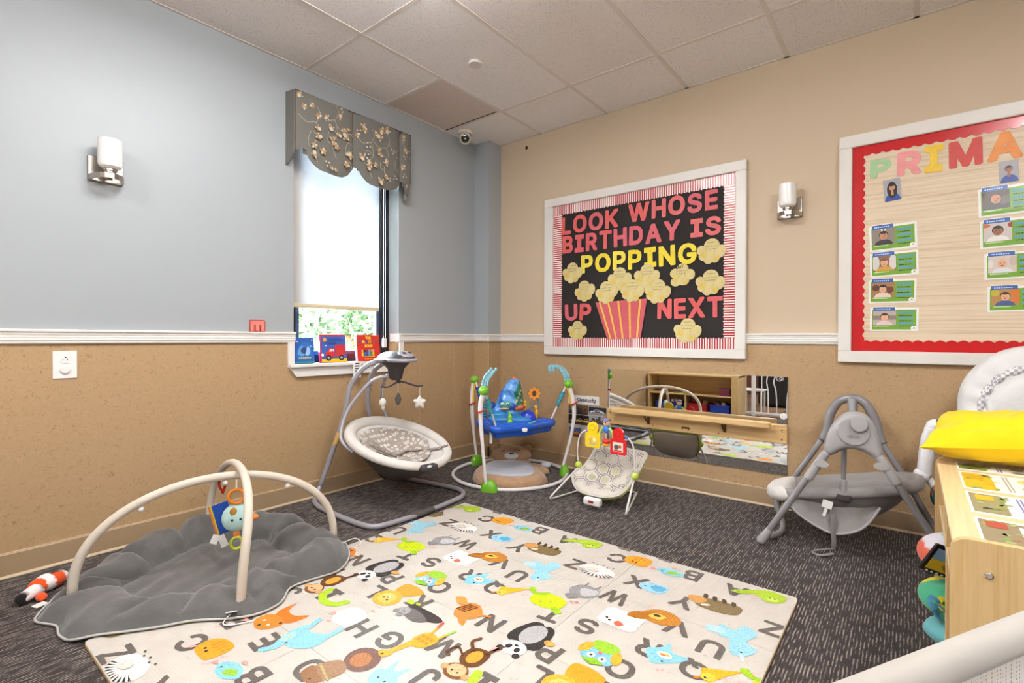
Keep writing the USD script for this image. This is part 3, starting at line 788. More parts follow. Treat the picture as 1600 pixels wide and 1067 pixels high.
flower = lambda x, z, s: [(circ(x - 1.2 * s, z + .8 * s, .5 * s, .25 * s), 'd4632a'), (circ(x + 1.3 * s, z + .7 * s, .35 * s), 'a0452a')]
quilt = lambda x, z, s: [(circ(x + 1.1 * s, z + .3 * s, .4 * s, .7 * s), 'c9b8a8'), (circ(x - 1.2 * s, z, .3 * s, .6 * s), 'e4dcd6')]
for x0, x1, z0, z1, look, lab, rz in (
        (2.85, 3.048, 1.525, 1.655, ('8d8378', 'm', '3b2a22', '3a3038', False, ears), 'green photo card with baby in rabbit ears, top of the left column', 2.0),
        (2.853, 3.055, 1.382, 1.505, ('8b6a55', 'l', '8a5a3c', 'd2a13f', False, toy), 'green photo card with baby holding a yellow toy, second in left column', 1.5),
        (2.848, 3.047, 1.237, 1.358, ('a9794f', 'l', '2c2220', 'e6d2c8', False, seat), 'green photo card with dark-haired baby in brown seat, third in left column', -1.0),
        (2.855, 3.057, 1.085, 1.203, ('b9aca0', 'l', '4a3529', 'e5c9cb', False, sofa), 'green photo card with baby in pale pink, bottom of the left column', -.6),
        (3.293, 3.49, 1.648, 1.782, ('574840', 'm', '574840', '4b4a4c', True, strapd), 'green photo card with baby strapped in grey seat, top of the right column', 1.6),
        (3.30, 3.50, 1.490, 1.622, ('cfc4bd', 'd', '2c201d', 'e9e4e0', False, flower), 'green photo card with smiling baby by orange flower, second in right column', 1.0),
        (3.317, 3.517, 1.335, 1.458, ('d6c8bc', 'l', 'c9a78a', 'dfe0e2', True, quilt), 'green photo card with bald smiling baby in white, third in right column', .5),
        (3.328, 3.528, 1.176, 1.292, ('b98a4e', 'l', '4a2f24', '4a5d92', False, fall), 'green photo card with baby in blue before autumn leaves, bottom of right column', 0)):
    baby_card(x0, x1, z0, z1, look, lab, rz)
def staff(x0, x1, z0, z1, skin, longhair, label, rz):
    cx, cz, w, h = (x0 + x1) / 2, (z0 + z1) / 2, x1 - x0, z1 - z0
    t = thing('portrait_photo', label, 'photo', (cx, -.0165, cz)); R = lambda g: affinity.rotate(g, rz, origin=(0, 0))
    P = sbox(-w / 2, -h / 2, w / 2, h / 2); obj('photo_paper', on_wall(mv(ext(R(P), .0006), (cx, cz, 0)), .0150), 'laminate', t, False, tint=lin('8d8a92'))
    B = Art(); B.add(circ(0, -h * .5, w * .46, h * .36), '2c4a9c', 1)
    if longhair: B.add(circ(0, 0, w * .30, h * .38), '241a18', 2)
    B.add(sbox(-w * .07, -h * .25, w * .07, 0), SKIN[skin], 3); face(B, 0, h * .1, w * .36, SKIN[skin], '241a18', 4)
    A = Art(.00015)
    A.add(R(sbox(-w * .5, -h * .5, w * .5, h * .5)), 'a7a3a8', 0)
    for g, c, z in B.items: A.add(R(g.intersection(P)), c, z + 1)
    m, tt = A.build((cx, -.0158, cz), WX, WZ); obj('photo_print', m, 'laminate', t, False, tint=tt)
staff(2.908, 2.982, 1.787, 1.905, 'm', True, 'portrait photo of a long-haired person in blue shirt below the letter R', 4)
staff(3.362, 3.432, 1.80, 1.906, 'd', False, 'portrait photo of a person in blue collared shirt below the letter A', 3)

# ---------------------------------------------------------------- wall fittings
mat('nickel', 'b5aca2', .28, metal=1.0, bump=.05, bscale=300); mat('opal_glass', 'f3f0ec', .25, spec=.6, coat=.3)
def sconce(loc, label):
    """Local frame: wall plane y = 0, the room at -y, origin at the plate's lower edge centre."""
    t = thing('wall_sconce', label, 'wall lamp', loc)
    o = V(*loc)
    P = lambda m: mv(m, o)
    obj('back_plate', P(bx(-.068, -.012, 0, .068, 0, .118, .003)), 'nickel', t)
    arc = [(-.062, -.012), *[(-.062 * math.cos(a), -.012 - .105 * math.sin(a)) for a in np.linspace(0.15, PI - .15, 12)], (.062, -.012)]
    obj('curved_arm', P(ext(LineString(arc).buffer(.004, cap_style='flat'), .024, .002)), 'nickel', t)
    obj('fitter', P(lathe([[0, .02], [.012, .02], [.012, .03], [.022, .032], [.022, .038], [.026, .040], [.026, .048], [.023, .052], [0, .052]], 24, (0, -.085, 0))), 'nickel', t)
    obj('stem', P(rod((0, -.085, .0), (0, -.085, .03), .009)), 'nickel', t)
    obj('glass_shade', P(lathe([[.0, .048], [.030, .050], [.043, .060], [.047, .074], [.047, .186], [.044, .186], [.044, .076], [.039, .064], [0, .056]], 28, (0, -.085, 0))), 'opal_glass', t)
    return t
sc = sconce((2.452, 0, 1.765), 'brushed nickel wall sconce with white glass shade between the boards')
copy_of(sc, 'wall_sconce', (0, -2.762, 1.775), 90, 'brushed nickel wall sconce with white glass shade on the blue wall', None)

mat('plastic_white', 'f1efec', .35)
ou = thing('wall_outlet', 'white wall outlet with one socket covered, below the chair rail', 'outlet', (0, -2.911, .848))
obj('cover_plate', frame(ext(sbox(-.040, 0, .040, .122).buffer(.002), .005), (0, -2.911, .849), Y_, Z_, X_), 'plastic_white', ou)
obj('socket', frame(ext(circ(0, .084, .0175).intersection(sbox(-.02, .068, .02, .1)), .0075), (0, -2.911, .849), Y_, Z_, X_), 'plastic_white', ou)
obj('socket_cover', frame(mv(lathe([[0, 0], [.019, 0], [.019, .010], [.016, .014], [0, .014]], 24), (0, .038, 0)), (0, -2.911, .849), Y_, Z_, X_), 'plastic_white', ou)
obj('socket_slot', cat_m([frame(ext(g, .0080), (0, -2.911, .849), Y_, Z_, X_) for g in (circ(.001, .094, .0032), sbox(-.009, .079, -.0065, .087), sbox(.006, .079, .0085, .087))]), 'dark_gap', ou, False)

le = glyph('E', .08); le = affinity.scale(le, .066 / le.bounds[2], .085, origin=(0, 0)); le = affinity.rotate(le, -90, origin=(0, 0)); a, b_, _, _ = le.bounds; le = affinity.translate(le, -a, -b_)
lt = thing('foam_letter', 'small red letter E lying on its side on the chair rail', 'letter', (.004, -2.05, RT))
obj('letter_body', frame(ext(le, .008), (.004, -2.092, RT + .001), Y_, Z_, X_), 'card_paper', lt, tint=lin('f08a7e'), smooth=False)
obj('letter_outline', frame(ext(le.boundary.buffer(.0028), .0092), (.0036, -2.092, RT + .001), Y_, Z_, X_), 'card_paper', lt, tint=lin('c0564f'), smooth=False)

sp = obj('sprinkler_cover', lathe([[0, -.012], [.040, -.012], [.043, -.006], [.043, .004], [0, .004]], 28, (.905, -1.13, H)), 'tile_grid', None, 30, 'round white cover plate set in the ceiling tile', cat='ceiling cover')
mat('lens_black', '17151a', .12, coat=.5); mat('cam_white', 'd9d4c6', .4)
cc = V(.135, -.42, H); t = thing('security_camera', 'white dome security camera on the ceiling in the corner', 'camera', tuple(cc))
obj('base_ring', lathe([[0, 0], [.062, 0], [.062, -.016], [.055, -.026], [0, -.026]], 28, cc), 'cam_white', t)
obj('camera_ball', ell(cc + V(0, 0, -.055), .05), 'cam_white', t)
dr = V(.62, -.70, -.36); dr /= np.linalg.norm(dr)
u1 = np.cross(dr, Z_); u1 /= np.linalg.norm(u1); u2 = np.cross(u1, dr)
obj('lens_window', frame(lathe([[0, 0], [.034, 0], [.034, .008], [.020, .012], [0, .012]], 24), cc + V(0, 0, -.055) + dr * .037, u1, u2, dr), 'lens_black', t)
obj('lens_ring', frame(lathe([[.034, .0], [.041, -.006], [.041, .006], [.034, .010]], 24), cc + V(0, 0, -.055) + dr * .037, u1, u2, dr), 'cam_white', t)
# ---------------------------------------------------------------- valance
mat('valance_cloth', '716f68', .85, bump=.3, bscale=400, var=.06, vscale=8, sheen=.1); mat('valance_edge', '5d5048', .8)
va = thing('window_valance', 'grey-brown box valance with cream and gold vine flowers over the window', 'valance', (.05, -1.42, 2.07))
def arcp(a, b, sag, n=8): return [(a[0] + (b[0] - a[0]) * t, a[1] + (b[1] - a[1]) * t - sag * math.sin(PI * t)) for t in np.linspace(0, 1, n)]
VP_ = [Polygon([(-1.868, 2.542), (-1.868, 2.19), (-1.852, 2.172), (-1.826, 2.20), (-1.800, 2.203), *arcp((-1.792, 2.156), (-1.70, 2.092), .012), *arcp((-1.68, 2.093), (-1.544, 2.087), .006), (-1.504, 2.112), (-1.464, 2.168), (-1.464, 2.542)]),
       Polygon([(-1.462, 2.542), (-1.462, 2.172), (-1.424, 2.182), *arcp((-1.412, 2.15), (-1.33, 2.092), .012), *arcp((-1.31, 2.090), (-1.14, 2.097), .008), (-1.10, 2.12), (-1.079, 2.143), (-1.079, 2.542)]),
       Polygon([(-1.077, 2.542), (-1.077, 2.172), (-1.04, 2.18), (-1.032, 2.10), (-1.012, 2.072), (-.985, 2.12), (-.972, 2.20), (-.972, 2.542)])]
def bow(m, y0, y1, amp, x):
    v, f = vf(m); k = np.clip((v[:, 1] - y0) / (y1 - y0), 0, 1); v = v.copy(); v[:, 0] += x + amp * np.sin(PI * k) ** .7
    return trimesh.Trimesh(v, f, process=False)
def sheet(g, th, step=.03):
    """Thin upright cloth in (y, z), finely divided so that it can bow."""
    m = pad(g, th, .004, step)
    return frame(m, (0, 0, 0), Y_, Z_, X_)
ys = [(-1.868, -1.464), (-1.462, -1.079), (-1.077, -.972)]
panels = []
for g, (a, b) in zip(VP_, ys):
    m = bow(sheet(g, .006), a, b, .012, .098)
    panels.append(obj('valance_panel', m, 'valance_cloth', va, 40))
obj('pleat_flap', cat_m([bx(.088, -1.81, 2.172, .094, -1.758, 2.5), bx(.088, -1.425, 2.172, .094, -1.368, 2.5), bx(.088, -1.04, 2.15, .094, -.98, 2.5)]), 'valance_cloth', va, False)
obj('side_return', frame(ext(Polygon([(0, 2.555), (.1, 2.542), (.1, 2.17), (.06, 2.13), (.02, 2.105), (0, 2.105)]), .006), (0, -1.868, 0), X_, Z_, -Y_), 'valance_cloth', va, False)
obj('side_return', frame(ext(Polygon([(0, 2.555), (.1, 2.542), (.1, 2.2), (.06, 2.08), (.02, 2.06), (0, 2.105)]), .006), (0, -.966, 0), X_, Z_, -Y_), 'valance_cloth', va, False)
obj('mounting_board', bx(.0, -1.866, 2.53, .1, -.974, 2.545), 'valance_cloth', va, False)
obj('welt_cord', cat_m([rod((.1, -1.868, 2.544), (.104, -.972, 2.544), .004, 6), rod((.1, -1.866, 2.19), (.1, -1.866, 2.542), .0035, 6), rod((.099, -1.463, 2.17), (.099, -1.463, 2.542), .003, 6), rod((.099, -1.078, 2.15), (.099, -1.078, 2.542), .003, 6)]), 'valance_edge', va, 40)
rng = random.Random(21)
def sprig(A, x, z, kind, s=1.0, a=0.0):
    T_ = lambda g: affinity.translate(affinity.rotate(affinity.scale(g, s, s, origin=(0, 0)), a, origin=(0, 0)), x, z)
    cream, gold = 'd6cab6', 'b58f62'
    if kind == 0:   # flower
        for k in range(5): A.add(T_(affinity.rotate(circ(.010, 0, .010, .006), k * 72, origin=(0, 0))), cream if k % 2 else gold)
        A.add(T_(circ(0, 0, .005)), gold)
    elif kind == 1:  # three petals and buds
        A.add(T_(circ(0, 0, .013, .018)), gold); A.add(T_(circ(.012, -.006, .012, .014, 30)), cream); A.add(T_(circ(-.012, .012, .006)), cream); A.add(T_(circ(.018, .016, .005)), cream)
    elif kind == 2:  # leaf row
        for k in range(5): A.add(T_(affinity.translate(circ(0, 0, .003, .011, 20), -.02 + k * .01, 0)), cream if k % 2 else gold)
    else:            # berries
        for k in range(5): A.add(T_(circ(math.cos(k * 2.1) * .014, math.sin(k * 2.1) * .012, .005)), cream)
for (g, (a, b)), pp in zip(zip(VP_, ys), panels):
    A = Art(.0002); w = b - a; vine = []
    for q in range(max(1, int(w / .12))):
        x0 = a + .02 + q * .13; z0 = rng.uniform(2.38, 2.5)
        pts = [(x0, z0), (x0 + .05, z0 - .04 + rng.uniform(-.02, .02)), (x0 + .11, z0 - .02), (x0 + .13, z0 - .10), (x0 + .09, z0 - .17), (x0 + .12, z0 - .26)]
        vine.append(line(pts, .0036, 6)); vine.append(line([pts[3], (pts[3][0] - .05, pts[3][1] + .02), (pts[3][0] - .07, pts[3][1] - .06), (pts[3][0] - .04, pts[3][1] - .08)], .003, 6)); vine.append(line([pts[2], (pts[2][0] + .03, pts[2][1] + .06), (pts[2][0] + .01, pts[2][1] + .10)], .0026, 5))
    A.add(unary_union(vine), 'b5ab9a', 0)
    n = int(w / .4 * 26)
    for k in range(n):
        sprig(A, rng.uniform(a + .02, b - .02), 2.53 - (k + .5) / n * .42 + rng.uniform(-.02, .02), rng.choice([0, 0, 1, 1, 2, 3]), rng.uniform(.85, 1.25), rng.uniform(0, 360))
    clip = g.buffer(-.006)
    # print lies on the cloth: divide, then bow with it
    r = A.build((0, 0, 0), Y_, Z_, clip=clip)
    m, tt = r; obj('floral_print', bow(m, a, b, .012, .1046), 'card_paper', va, False, tint=tt)

# ---------------------------------------------------------------- books on the sill
tint_mat('book_cover', .3, coat=.3); mat('page_block', 'efe8da', .7)
SILL = WZ0 + .0105
def book(y0, y1, h, x, tilt, label, bg, art, spine):
    t = thing('board_book', label, 'book', (x, (y0 + y1) / 2, SILL), group=None)
    a = math.radians(tilt); up = V(-math.sin(a), 0, math.cos(a)); out = V(math.cos(a), 0, math.sin(a)); w = y1 - y0
    o = V(x, y0, SILL + .001)
    F = lambda m: frame(m, o, Y_, up, out)
    obj('front_cover', F(bx(0, 0, 0, w, h, .003, .001)), 'book_cover', t, False, tint=lin(bg))
    obj('pages', F(bx(.003, .003, -.016, w - .003, h - .003, 0)), 'page_block', t, False)
    obj('back_cover', F(bx(0, 0, -.019, w, h, -.016)), 'book_cover', t, False, tint=lin(bg))
    obj('spine', F(bx(-.001, 0, -.019, .003, h, .003)), 'book_cover', t, False, tint=lin(spine))
    A = Art(.0003); art(A, w, h)
    m, tt = A.build(o + out * .0034, Y_, up, clip=sbox(.001, .001, w - .001, h - .001)); obj('cover_print', m, 'book_cover', t, False, tint=tt)
def art1(A, w, h):
    A.add(blob([(.02, .05), (.05, .12), (.11, .13), (.13, .07), (.10, .03), (.05, .02)]), '2f6fc0'); A.add(blob([(.03, .06), (.05, .11), (.08, .10), (.07, .05)]), '5fa0dc'); A.add(blob([(.08, .06), (.10, .11), (.115, .08), (.10, .05)]), '9cc4ea')
    A.add(blob([(.05, .08), (.07, .105), (.09, .09), (.075, .06)]), '31487c'); A.add(circ(.03, .14, .004), 'e8f0fa'); A.add(circ(.13, .15, .005), 'cfe0f4'); A.add(circ(.12, .11, .004), 'cfe0f4')
    for k in range(7): A.add(sbox(.035 + k * .012, .028, .044 + k * .012, .038), 'd8c84a')
    A.add(sbox(0, 0, w, .012), '2a8a90')
def art2(A, w, h):
    A.add(sbox(0, h - .012, w, h), 'c9314f'); A.add(sbox(0, 0, .008, h), 'd23a54'); A.add(sbox(.008, 0, w, .022), 'f0bf2c'); A.add(circ(.036, h - .035, .014), 'ef9a35')
    for zz, x0, n in ((h - .035, .062, 7), (h - .058, .045, 5)):
        for k in range(n): A.add(sbox(x0 + k * .016, zz - .007, x0 + .011 + k * .016, zz + .007), '2c4a92')
    A.add(circ(.04, .112, .007, .004), 'eef2f8'); A.add(circ(.012, .05, .01), 'eef2f8')
    A.add(sbox(.108, .042, w - .010, .118), 'cf2f36', 10)
    for k in range(4): A.add(sbox(.114, .058 + k * .015, w - .014, .0605 + k * .015), '9c2028', 11)
    A.add(Polygon([(.036, .035), (.036, .066), (.050, .072), (.062, .095), (.104, .095), (.104, .035)]), 'cf2f36', 10); A.add(Polygon([(.062, .072), (.070, .090), (.084, .090), (.084, .072)]), 'dfe8ee', 11); A.add(sbox(.088, .072, .1, .09), 'dfe8ee', 11)
    A.add(sbox(.096, .028, .150, .040), '6d7078', 9)
    for x in (.056, .152): A.add(circ(x, .03, .020), '23252b', 12); A.add(circ(x, .03, .010), '9aa5a0', 13)
def art3(A, w, h):
    for s, zz, hh, c in (('THE', h - .030, .017, 'f3d23c'), ('FAMILY', h - .060, .020, 'f3d23c'), ('BOOK', h - .088, .017, 'f3d23c')):
        g = text(s, hh, True, .001, cx=w * .5)
        if s == 'FAMILY':
            x0, _, x1, _ = g.bounds; g = affinity.scale(g, w * .82 / (x1 - x0), 1, origin='center'); pal = ['4a5a8c', 'f3d23c', '5b3f8c', 'f09a2c', '4f6a58', '7c4a6c']
            for k in range(6):
                s0 = w * .09 + w * .82 * k / 6; A.add(affinity.translate(g, 0, zz).intersection(sbox(s0, 0, s0 + w * .82 / 6, h)), pal[k])
        else: A.add(affinity.translate(g, 0, zz), c)
    for k, (c, y) in enumerate((('f0c93c', .042), ('3d6fb4', .060), ('4a4f9c', .078), ('58a2c0', .096), ('4f8c50', .114), ('f0c93c', .130))):
        A.add(sbox(y - .008, .035, y + .008, .062), c); A.add(circ(y, .072, .009), ['f0c060', '4a3a3a', '6a4a8c', '7ab0c8', 'd8a070', 'f0b0a0'][k]); A.add(circ(y - .003, .073, .0015), '1c1c1c'); A.add(circ(y + .003, .073, .0015), '1c1c1c')
    A.add(sbox(.04, .026, .14, .032), 'f3d23c')
    for k in range(6): A.add(sbox(.055 + k * .013, .010, .063 + k * .013, .017), 'f0b03c')
book(-1.816, -1.674, .165, -.012, 7, 'small blue board book at the left end of the window sill', '2a62b4', art1, '28549a')
book(-1.629, -1.434, .187, -.014, 7, 'blue board book with a red truck on the window sill', '3a62b8', art2, 'c9314f')
book(-1.345, -1.150, .187, -.020, 6, 'red board book titled THE FAMILY BOOK on the window sill', 'd8352a', art3, 'b9c8e0')
tg = thing('paper_tag', 'small white tag with dark print hanging under the window sill', 'tag', (.047, -1.39, .77))
obj('tag_card', bx(.0455, -1.425, .765, .0475, -1.362, .868), 'plastic_white', tg, False)
A = Art(.0003); r = random.Random(4)
for k in range(5): A.add(sbox(.016, .022 + k * .017, .05 - r.uniform(0, .012), .031 + k * .017), '5c5450')
m, tt = A.build((.0478, -1.425, .765), Y_, Z_); obj('tag_print', m, 'card_paper', tg, False, tint=tt)

# ---------------------------------------------------------------- alphabet mat: twelve folding panels and its print
MX0, MX1, MY1, MY0, MT = .862, 2.690, -1.172, -3.012, .012
nodes = {'g': ('geometry', {}), 'w1': ('wave_texture', {'bands_direction': 'x', 'scale': 38.0}), 'w2': ('wave_texture', {'bands_direction': 'y', 'scale': 38.0}), 'm': ('math', {'math_type': 'add'}), 'n': ('noise_texture', {'scale': 9.0, 'detail': 3.0}),
         'r': ('rgb_ramp', {'ramp': [(.3, tuple(lin('c9c2b9'))), (.7, tuple(lin('d1cac1')))]}), 'b': ('bump', {'strength': .35, 'distance': .0012}), 'p': ('principled_bsdf', {'roughness': .42, 'specular_ior_level': .4})}
raw_mat('mat_foam', nodes, [('g.position', 'w1.vector'), ('g.position', 'w2.vector'), ('w1.fac', 'm.value1'), ('w2.fac', 'm.value2'), ('m.value', 'b.height'), ('b.normal', 'p.normal'), ('g.position', 'n.vector'), ('n.fac', 'r.fac'), ('r.color', 'p.base_color')])
nodes = {'g': ('geometry', {}), 'a': ('attribute', {'attribute': 'tint'}), 'w1': ('wave_texture', {'bands_direction': 'x', 'scale': 38.0}), 'w2': ('wave_texture', {'bands_direction': 'y', 'scale': 38.0}), 'm': ('math', {'math_type': 'add'}), 'n': ('noise_texture', {'scale': 160.0, 'detail': 4.0, 'roughness': .7}),
         'r': ('rgb_ramp', {'ramp': [(.38, (.55, .55, .55)), (.5, (1, 1, 1)), (.62, (1, 1, 1)), (.7, (1.7, 1.65, 1.6))]}), 'x': ('mix', {'mix_type': 'multiply', 'fac': .75}), 'b': ('bump', {'strength': .35, 'distance': .0012}), 'p': ('principled_bsdf', {'roughness': .42, 'specular_ior_level': .4})}
raw_mat('mat_print', nodes, [('g.position', 'w1.vector'), ('g.position', 'w2.vector'), ('w1.fac', 'm.value1'), ('w2.fac', 'm.value2'), ('m.value', 'b.height'), ('b.normal', 'p.normal'), ('g.position', 'n.vector'), ('n.fac', 'r.fac'), ('a.color', 'x.color1'), ('r.color', 'x.color2'), ('x.color', 'p.base_color')])
mat('mat_edge', 'c9a878', .6)
am = thing('alphabet_play_mat', 'large cream folding play mat printed with letters and animals', 'play mat', ((MX0 + MX1) / 2, (MY0 + MY1) / 2, 0))
xs = [MX0, MX0 + .596, 2.056, MX1]; yy = [MY0, MY0 + .46, MY0 + .92, MY0 + 1.40, MY1]
for i in range(3):
    for j in range(4):
        g_ = .0007
        x0, x1, y0, y1 = xs[i] + (g_ if i else 0), xs[i + 1] - (g_ if i < 2 else 0), yy[j] + (g_ if j else 0), yy[j + 1] - (g_ if j < 3 else 0)
        P = sbox(x0, y0, x1, y1)
        c = .02
        if i == 2 and j == 3: P = P.difference(sbox(x1 - c, y1 - c, x1, y1).difference(circ(x1 - c, y1 - c, c)))
        if i == 0 and j == 0: P = P.difference(sbox(x0, y0, x0 + c, y0 + c).difference(circ(x0 + c, y0 + c, c)))
        obj('mat_panel', ext(P, MT - .001, .0005), 'mat_foam', am, False)
obj('mat_rim', cat_m([bx(MX0 - .001, MY0 + .02, .001, MX0 + .001, MY1 - .002, MT - .002), bx(MX0 + .02, MY0 - .001, .001, MX1 - .002, MY0 + .001, MT - .002), bx(MX1 - .001, MY0, .001, MX1 + .001, MY1 - .02, MT - .002)]), 'mat_edge', am, False)
GREY = '6a635d'
OR, YE, LG, BL, BR, WH, BK, PK, GY = 'f08a2e', 'f9b92c', 'bedc2c', '9fd8ea', '8a5234', 'f7f2ee', '37322f', 'f2a79c', 'a3a19e'
def an_alligator(): return [(blob([(-.06, -.03), (-.05, .03), (0, .05), (.04, .02), (.12, .03), (.05, -.02), (0, -.05)]), 'b3d332'), (circ(-.02, .02, .02, .015), 'd9ea6a'), (circ(-.026, .012, .004), BK), (circ(-.008, .012, .004), BK), (blob([(.06, .03), (.10, .05), (.13, .045), (.09, .03)]), 'b3d332')]
def an_yak(): return [(blob([(-.09, -.035), (-.09, .025), (-.03, .05), (.05, .045), (.07, .0), (.04, -.03), (-.02, -.04)]), '86714a'), (blob([(.03, -.01), (.05, .03), (.09, .02), (.10, -.01), (.06, -.03)]), 'd79a55'), (circ(.025, .025, .018, .008, 30), 'f2e4d2')] + [(blob([(-.07 + k * .035, -.03), (-.065 + k * .035, -.055), (-.05 + k * .035, -.06), (-.055 + k * .035, -.03)]), '54432e') for k in range(4)]
def an_vulture(): return [(blob([(-.06, -.02), (-.07, .03), (-.01, .06), (.05, .04), (.06, -.01), (0, -.045)]), 'c98432'), (blob([(.02, -.01), (.05, .05), (.11, .055), (.10, .02), (.06, .0)]), 'b8741f'), (blob([(-.02, 0), (.0, .03), (.04, .02), (.02, -.01)]), 'efc35a'), (circ(.012, .005, .013, .008), '3a2a1c')]
def an_unicorn(): return [(blob([(-.03, .10), (-.06, .04), (-.02, .01), (-.04, -.06), (.01, -.09), (.03, -.04), (.08, -.05), (.07, .02), (.03, .03), (.01, .10)]), BL), (blob([(.05, .0), (.10, .02), (.12, -.01), (.08, -.03)]), 'b9e2f0'), (blob([(-.03, .09), (-.04, .13), (-.02, .10)]), 'cfeaf4'), (circ(-.02, .08, .004), BK)]
def an_ray(): return [(blob([(0, .06), (-.05, .0), (-.06, -.04), (-.01, -.03), (.02, -.07), (.03, -.03), (.06, .01), (.03, .05)]), '8fd0e8'), (circ(0, 0, .025, .018), WH), (circ(.005, .003, .010, .006), OR), (circ(-.008, -.005, .008, .005), YE), (circ(-.012, .035, .004), BK)]
def an_bird(): return [(blob([(-.06, .0), (-.02, .03), (.03, .03), (.06, .0), (.02, -.03), (-.03, -.03)]), '8fd0e4'), (blob([(-.04, .0), (.0, .02), (.01, .0), (-.02, -.015)]), '9acb3c'), (circ(.035, .008, .004), BK), (blob([(.06, .01), (.085, .02), (.08, .0)]), PK), (blob([(-.02, -.045), (.0, -.055), (.01, -.04)]), PK)]
def an_fish(): return [(blob([(-.055, -.03), (-.05, .02), (0, .04), (.05, .02), (.05, -.02), (0, -.04)]), '9ed3ee'), (blob([(-.05, -.02), (-.03, .02), (.01, .0), (-.01, -.03)]), '5fb2d6'), (circ(.03, .005, .005), BK)]
def an_quail(): return [(Polygon([(-.05, -.06), (.0, -.03), (.06, .0), (.05, .05), (.02, .06), (-.01, .0)]), 'f7bb2a'), (circ(.03, .035, .02), 'fad04c'), (circ(.038, .042, .004), BK), (blob([(.05, .05), (.07, .06), (.055, .065)]), OR)]
def an_turtle(): return [(blob([(-.07, -.03), (-.075, .03), (-.02, .06), (.05, .05), (.06, -.01), (.0, -.045)]), 'd2e21e'), (blob([(.02, -.05), (.06, -.02), (.09, -.045), (.11, -.03), (.08, -.005), (.03, -.01)]), 'a6d22a'), (circ(-.02, .01, .008), 'b4cc1c'), (circ(.01, .03, .008), 'b4cc1c'), (blob([(-.06, .03), (-.10, .05), (-.08, .07), (-.05, .05)]), 'a6d22a')]
def an_sheep(): return [(unary_union([circ(k * .03 - .04, j * .03 - .03, .03) for k in range(4) for j in range(3)]), WH), (blob([(-.02, .03), (-.005, .05), (.015, .035), (.005, .015)]), 'ec6f54'), (circ(.035, .03, .006), BK), (circ(.05, .02, .005), BK)]
def an_cat(): return [(blob([(-.05, -.04), (-.05, .04), (.0, .05), (.05, .04), (.06, -.01), (.02, -.045)]), 'f5a62e')] + [(line([(-.045 + k * .02, -.035), (-.04 + k * .02, .0)], .004), 'e58a1e') for k in range(4)] + [(circ(.02, .02, .005), BK), (circ(.0, .025, .005), BK), (blob([(.05, .03), (.075, .045), (.06, .05)]), PK)]
def an_owl(): return [(blob([(-.05, -.04), (-.055, .03), (0, .055), (.055, .03), (.05, -.04), (0, -.055)]), '8ccbe4'), (blob([(-.045, -.06), (0, -.075), (.045, -.06), (.03, -.02), (-.03, -.02)]), 'a2d43c'), (circ(-.055, -.01, .018, .034, 15), 'f7b53a'), (circ(.055, -.01, .018, .034, -15), 'f7b53a'), (circ(-.02, .02, .014), WH), (circ(.02, .02, .014), WH), (circ(-.02, .02, .005), BK), (circ(.02, .02, .005), BK), (circ(0, -.005, .008), 'e87f8c'), (Polygon([(-.04, .045), (0, .03), (.04, .05), (0, .065)]), '8fc62a')]
def an_panda(): return [(blob([(-.05, -.08), (-.07, 0), (-.05, .05), (.05, .05), (.07, 0), (.05, -.08), (.02, -.10), (.0, -.09), (-.02, -.10)]), '3b3735'), (circ(0, -.025, .042, .062), 'bcb9ba'), (circ(0, .075, .047, .038), WH), (circ(-.035, .105, .013), '3b3735'), (circ(.035, .105, .013), '3b3735'), (circ(-.018, .08, .010, .013, 20), '3b3735'), (circ(.018, .08, .010, .013, -20), '3b3735'), (circ(0, .062, .008, .005), '3b3735'), (circ(-.075, -.02, .02, .015), 'f2b05c'), (circ(.035, .125, .012), 'f4b8ab')]
def an_monkey(): return [(blob([(-.03, -.06), (-.04, .01), (0, .04), (.04, .01), (.035, -.05)]), '6e4420'), (circ(0, -.015, .024, .034), 'f6a93c'), (circ(.0, .07, .044, .036), '8a5426'), (circ(0, .066, .034, .028), 'f4b988'), (circ(-.044, .075, .013), 'e8a46c'), (circ(.044, .075, .013), 'e8a46c'), (circ(-.012, .075, .004), BK), (circ(.012, .075, .004), BK), (line([(.03, -.04), (.06, -.07), (.05, -.10)], .012, 4), '6e4420'), (line([(-.02, -.05), (-.04, -.11)], .012), '6e4420'), (line([(.04, .0), (.08, -.02), (.09, .02), (.07, .03)], .008, 5), '6e4420')]
def an_numbat(): return [(blob([(-.05, .0), (-.02, .05), (.03, .06), (.06, .02), (.05, -.04), (.0, -.05)]), 'e88f42'), (blob([(.02, .05), (-.01, .08), (-.04, .085), (-.02, .05)]), 'e88f42'), (blob([(.05, -.03), (.09, -.06), (.12, -.04), (.08, -.01)]), 'ef9f4c')] + [(line([(.0 + k * .012, -.035), (.02 + k * .012, .02)], .005, 0), '40291c') for k in range(4)] + [(line([(-.04, .0), (-.08, -.015)], .01), 'e88f42')]
def an_wolf(): return [(blob([(-.04, -.05), (-.06, .0), (-.03, .04), (.03, .05), (.06, .0), (.03, -.05)]), '9a9797'), (blob([(-.045, -.04), (-.05, 0), (-.01, .03), (.02, -.02)]), 'c9c8ca'), (blob([(-.01, .045), (.02, .08), (.05, .06), (.03, .04)]), '8d8a8a'), (line([(.02, -.05), (.02, -.075)], .008), '9a9797'), (line([(-.03, -.05), (-.035, -.078)], .008), '9a9797'), (circ(-.02, .085, .010, .006), PK), (circ(.0, .095, .008, .005), PK)]
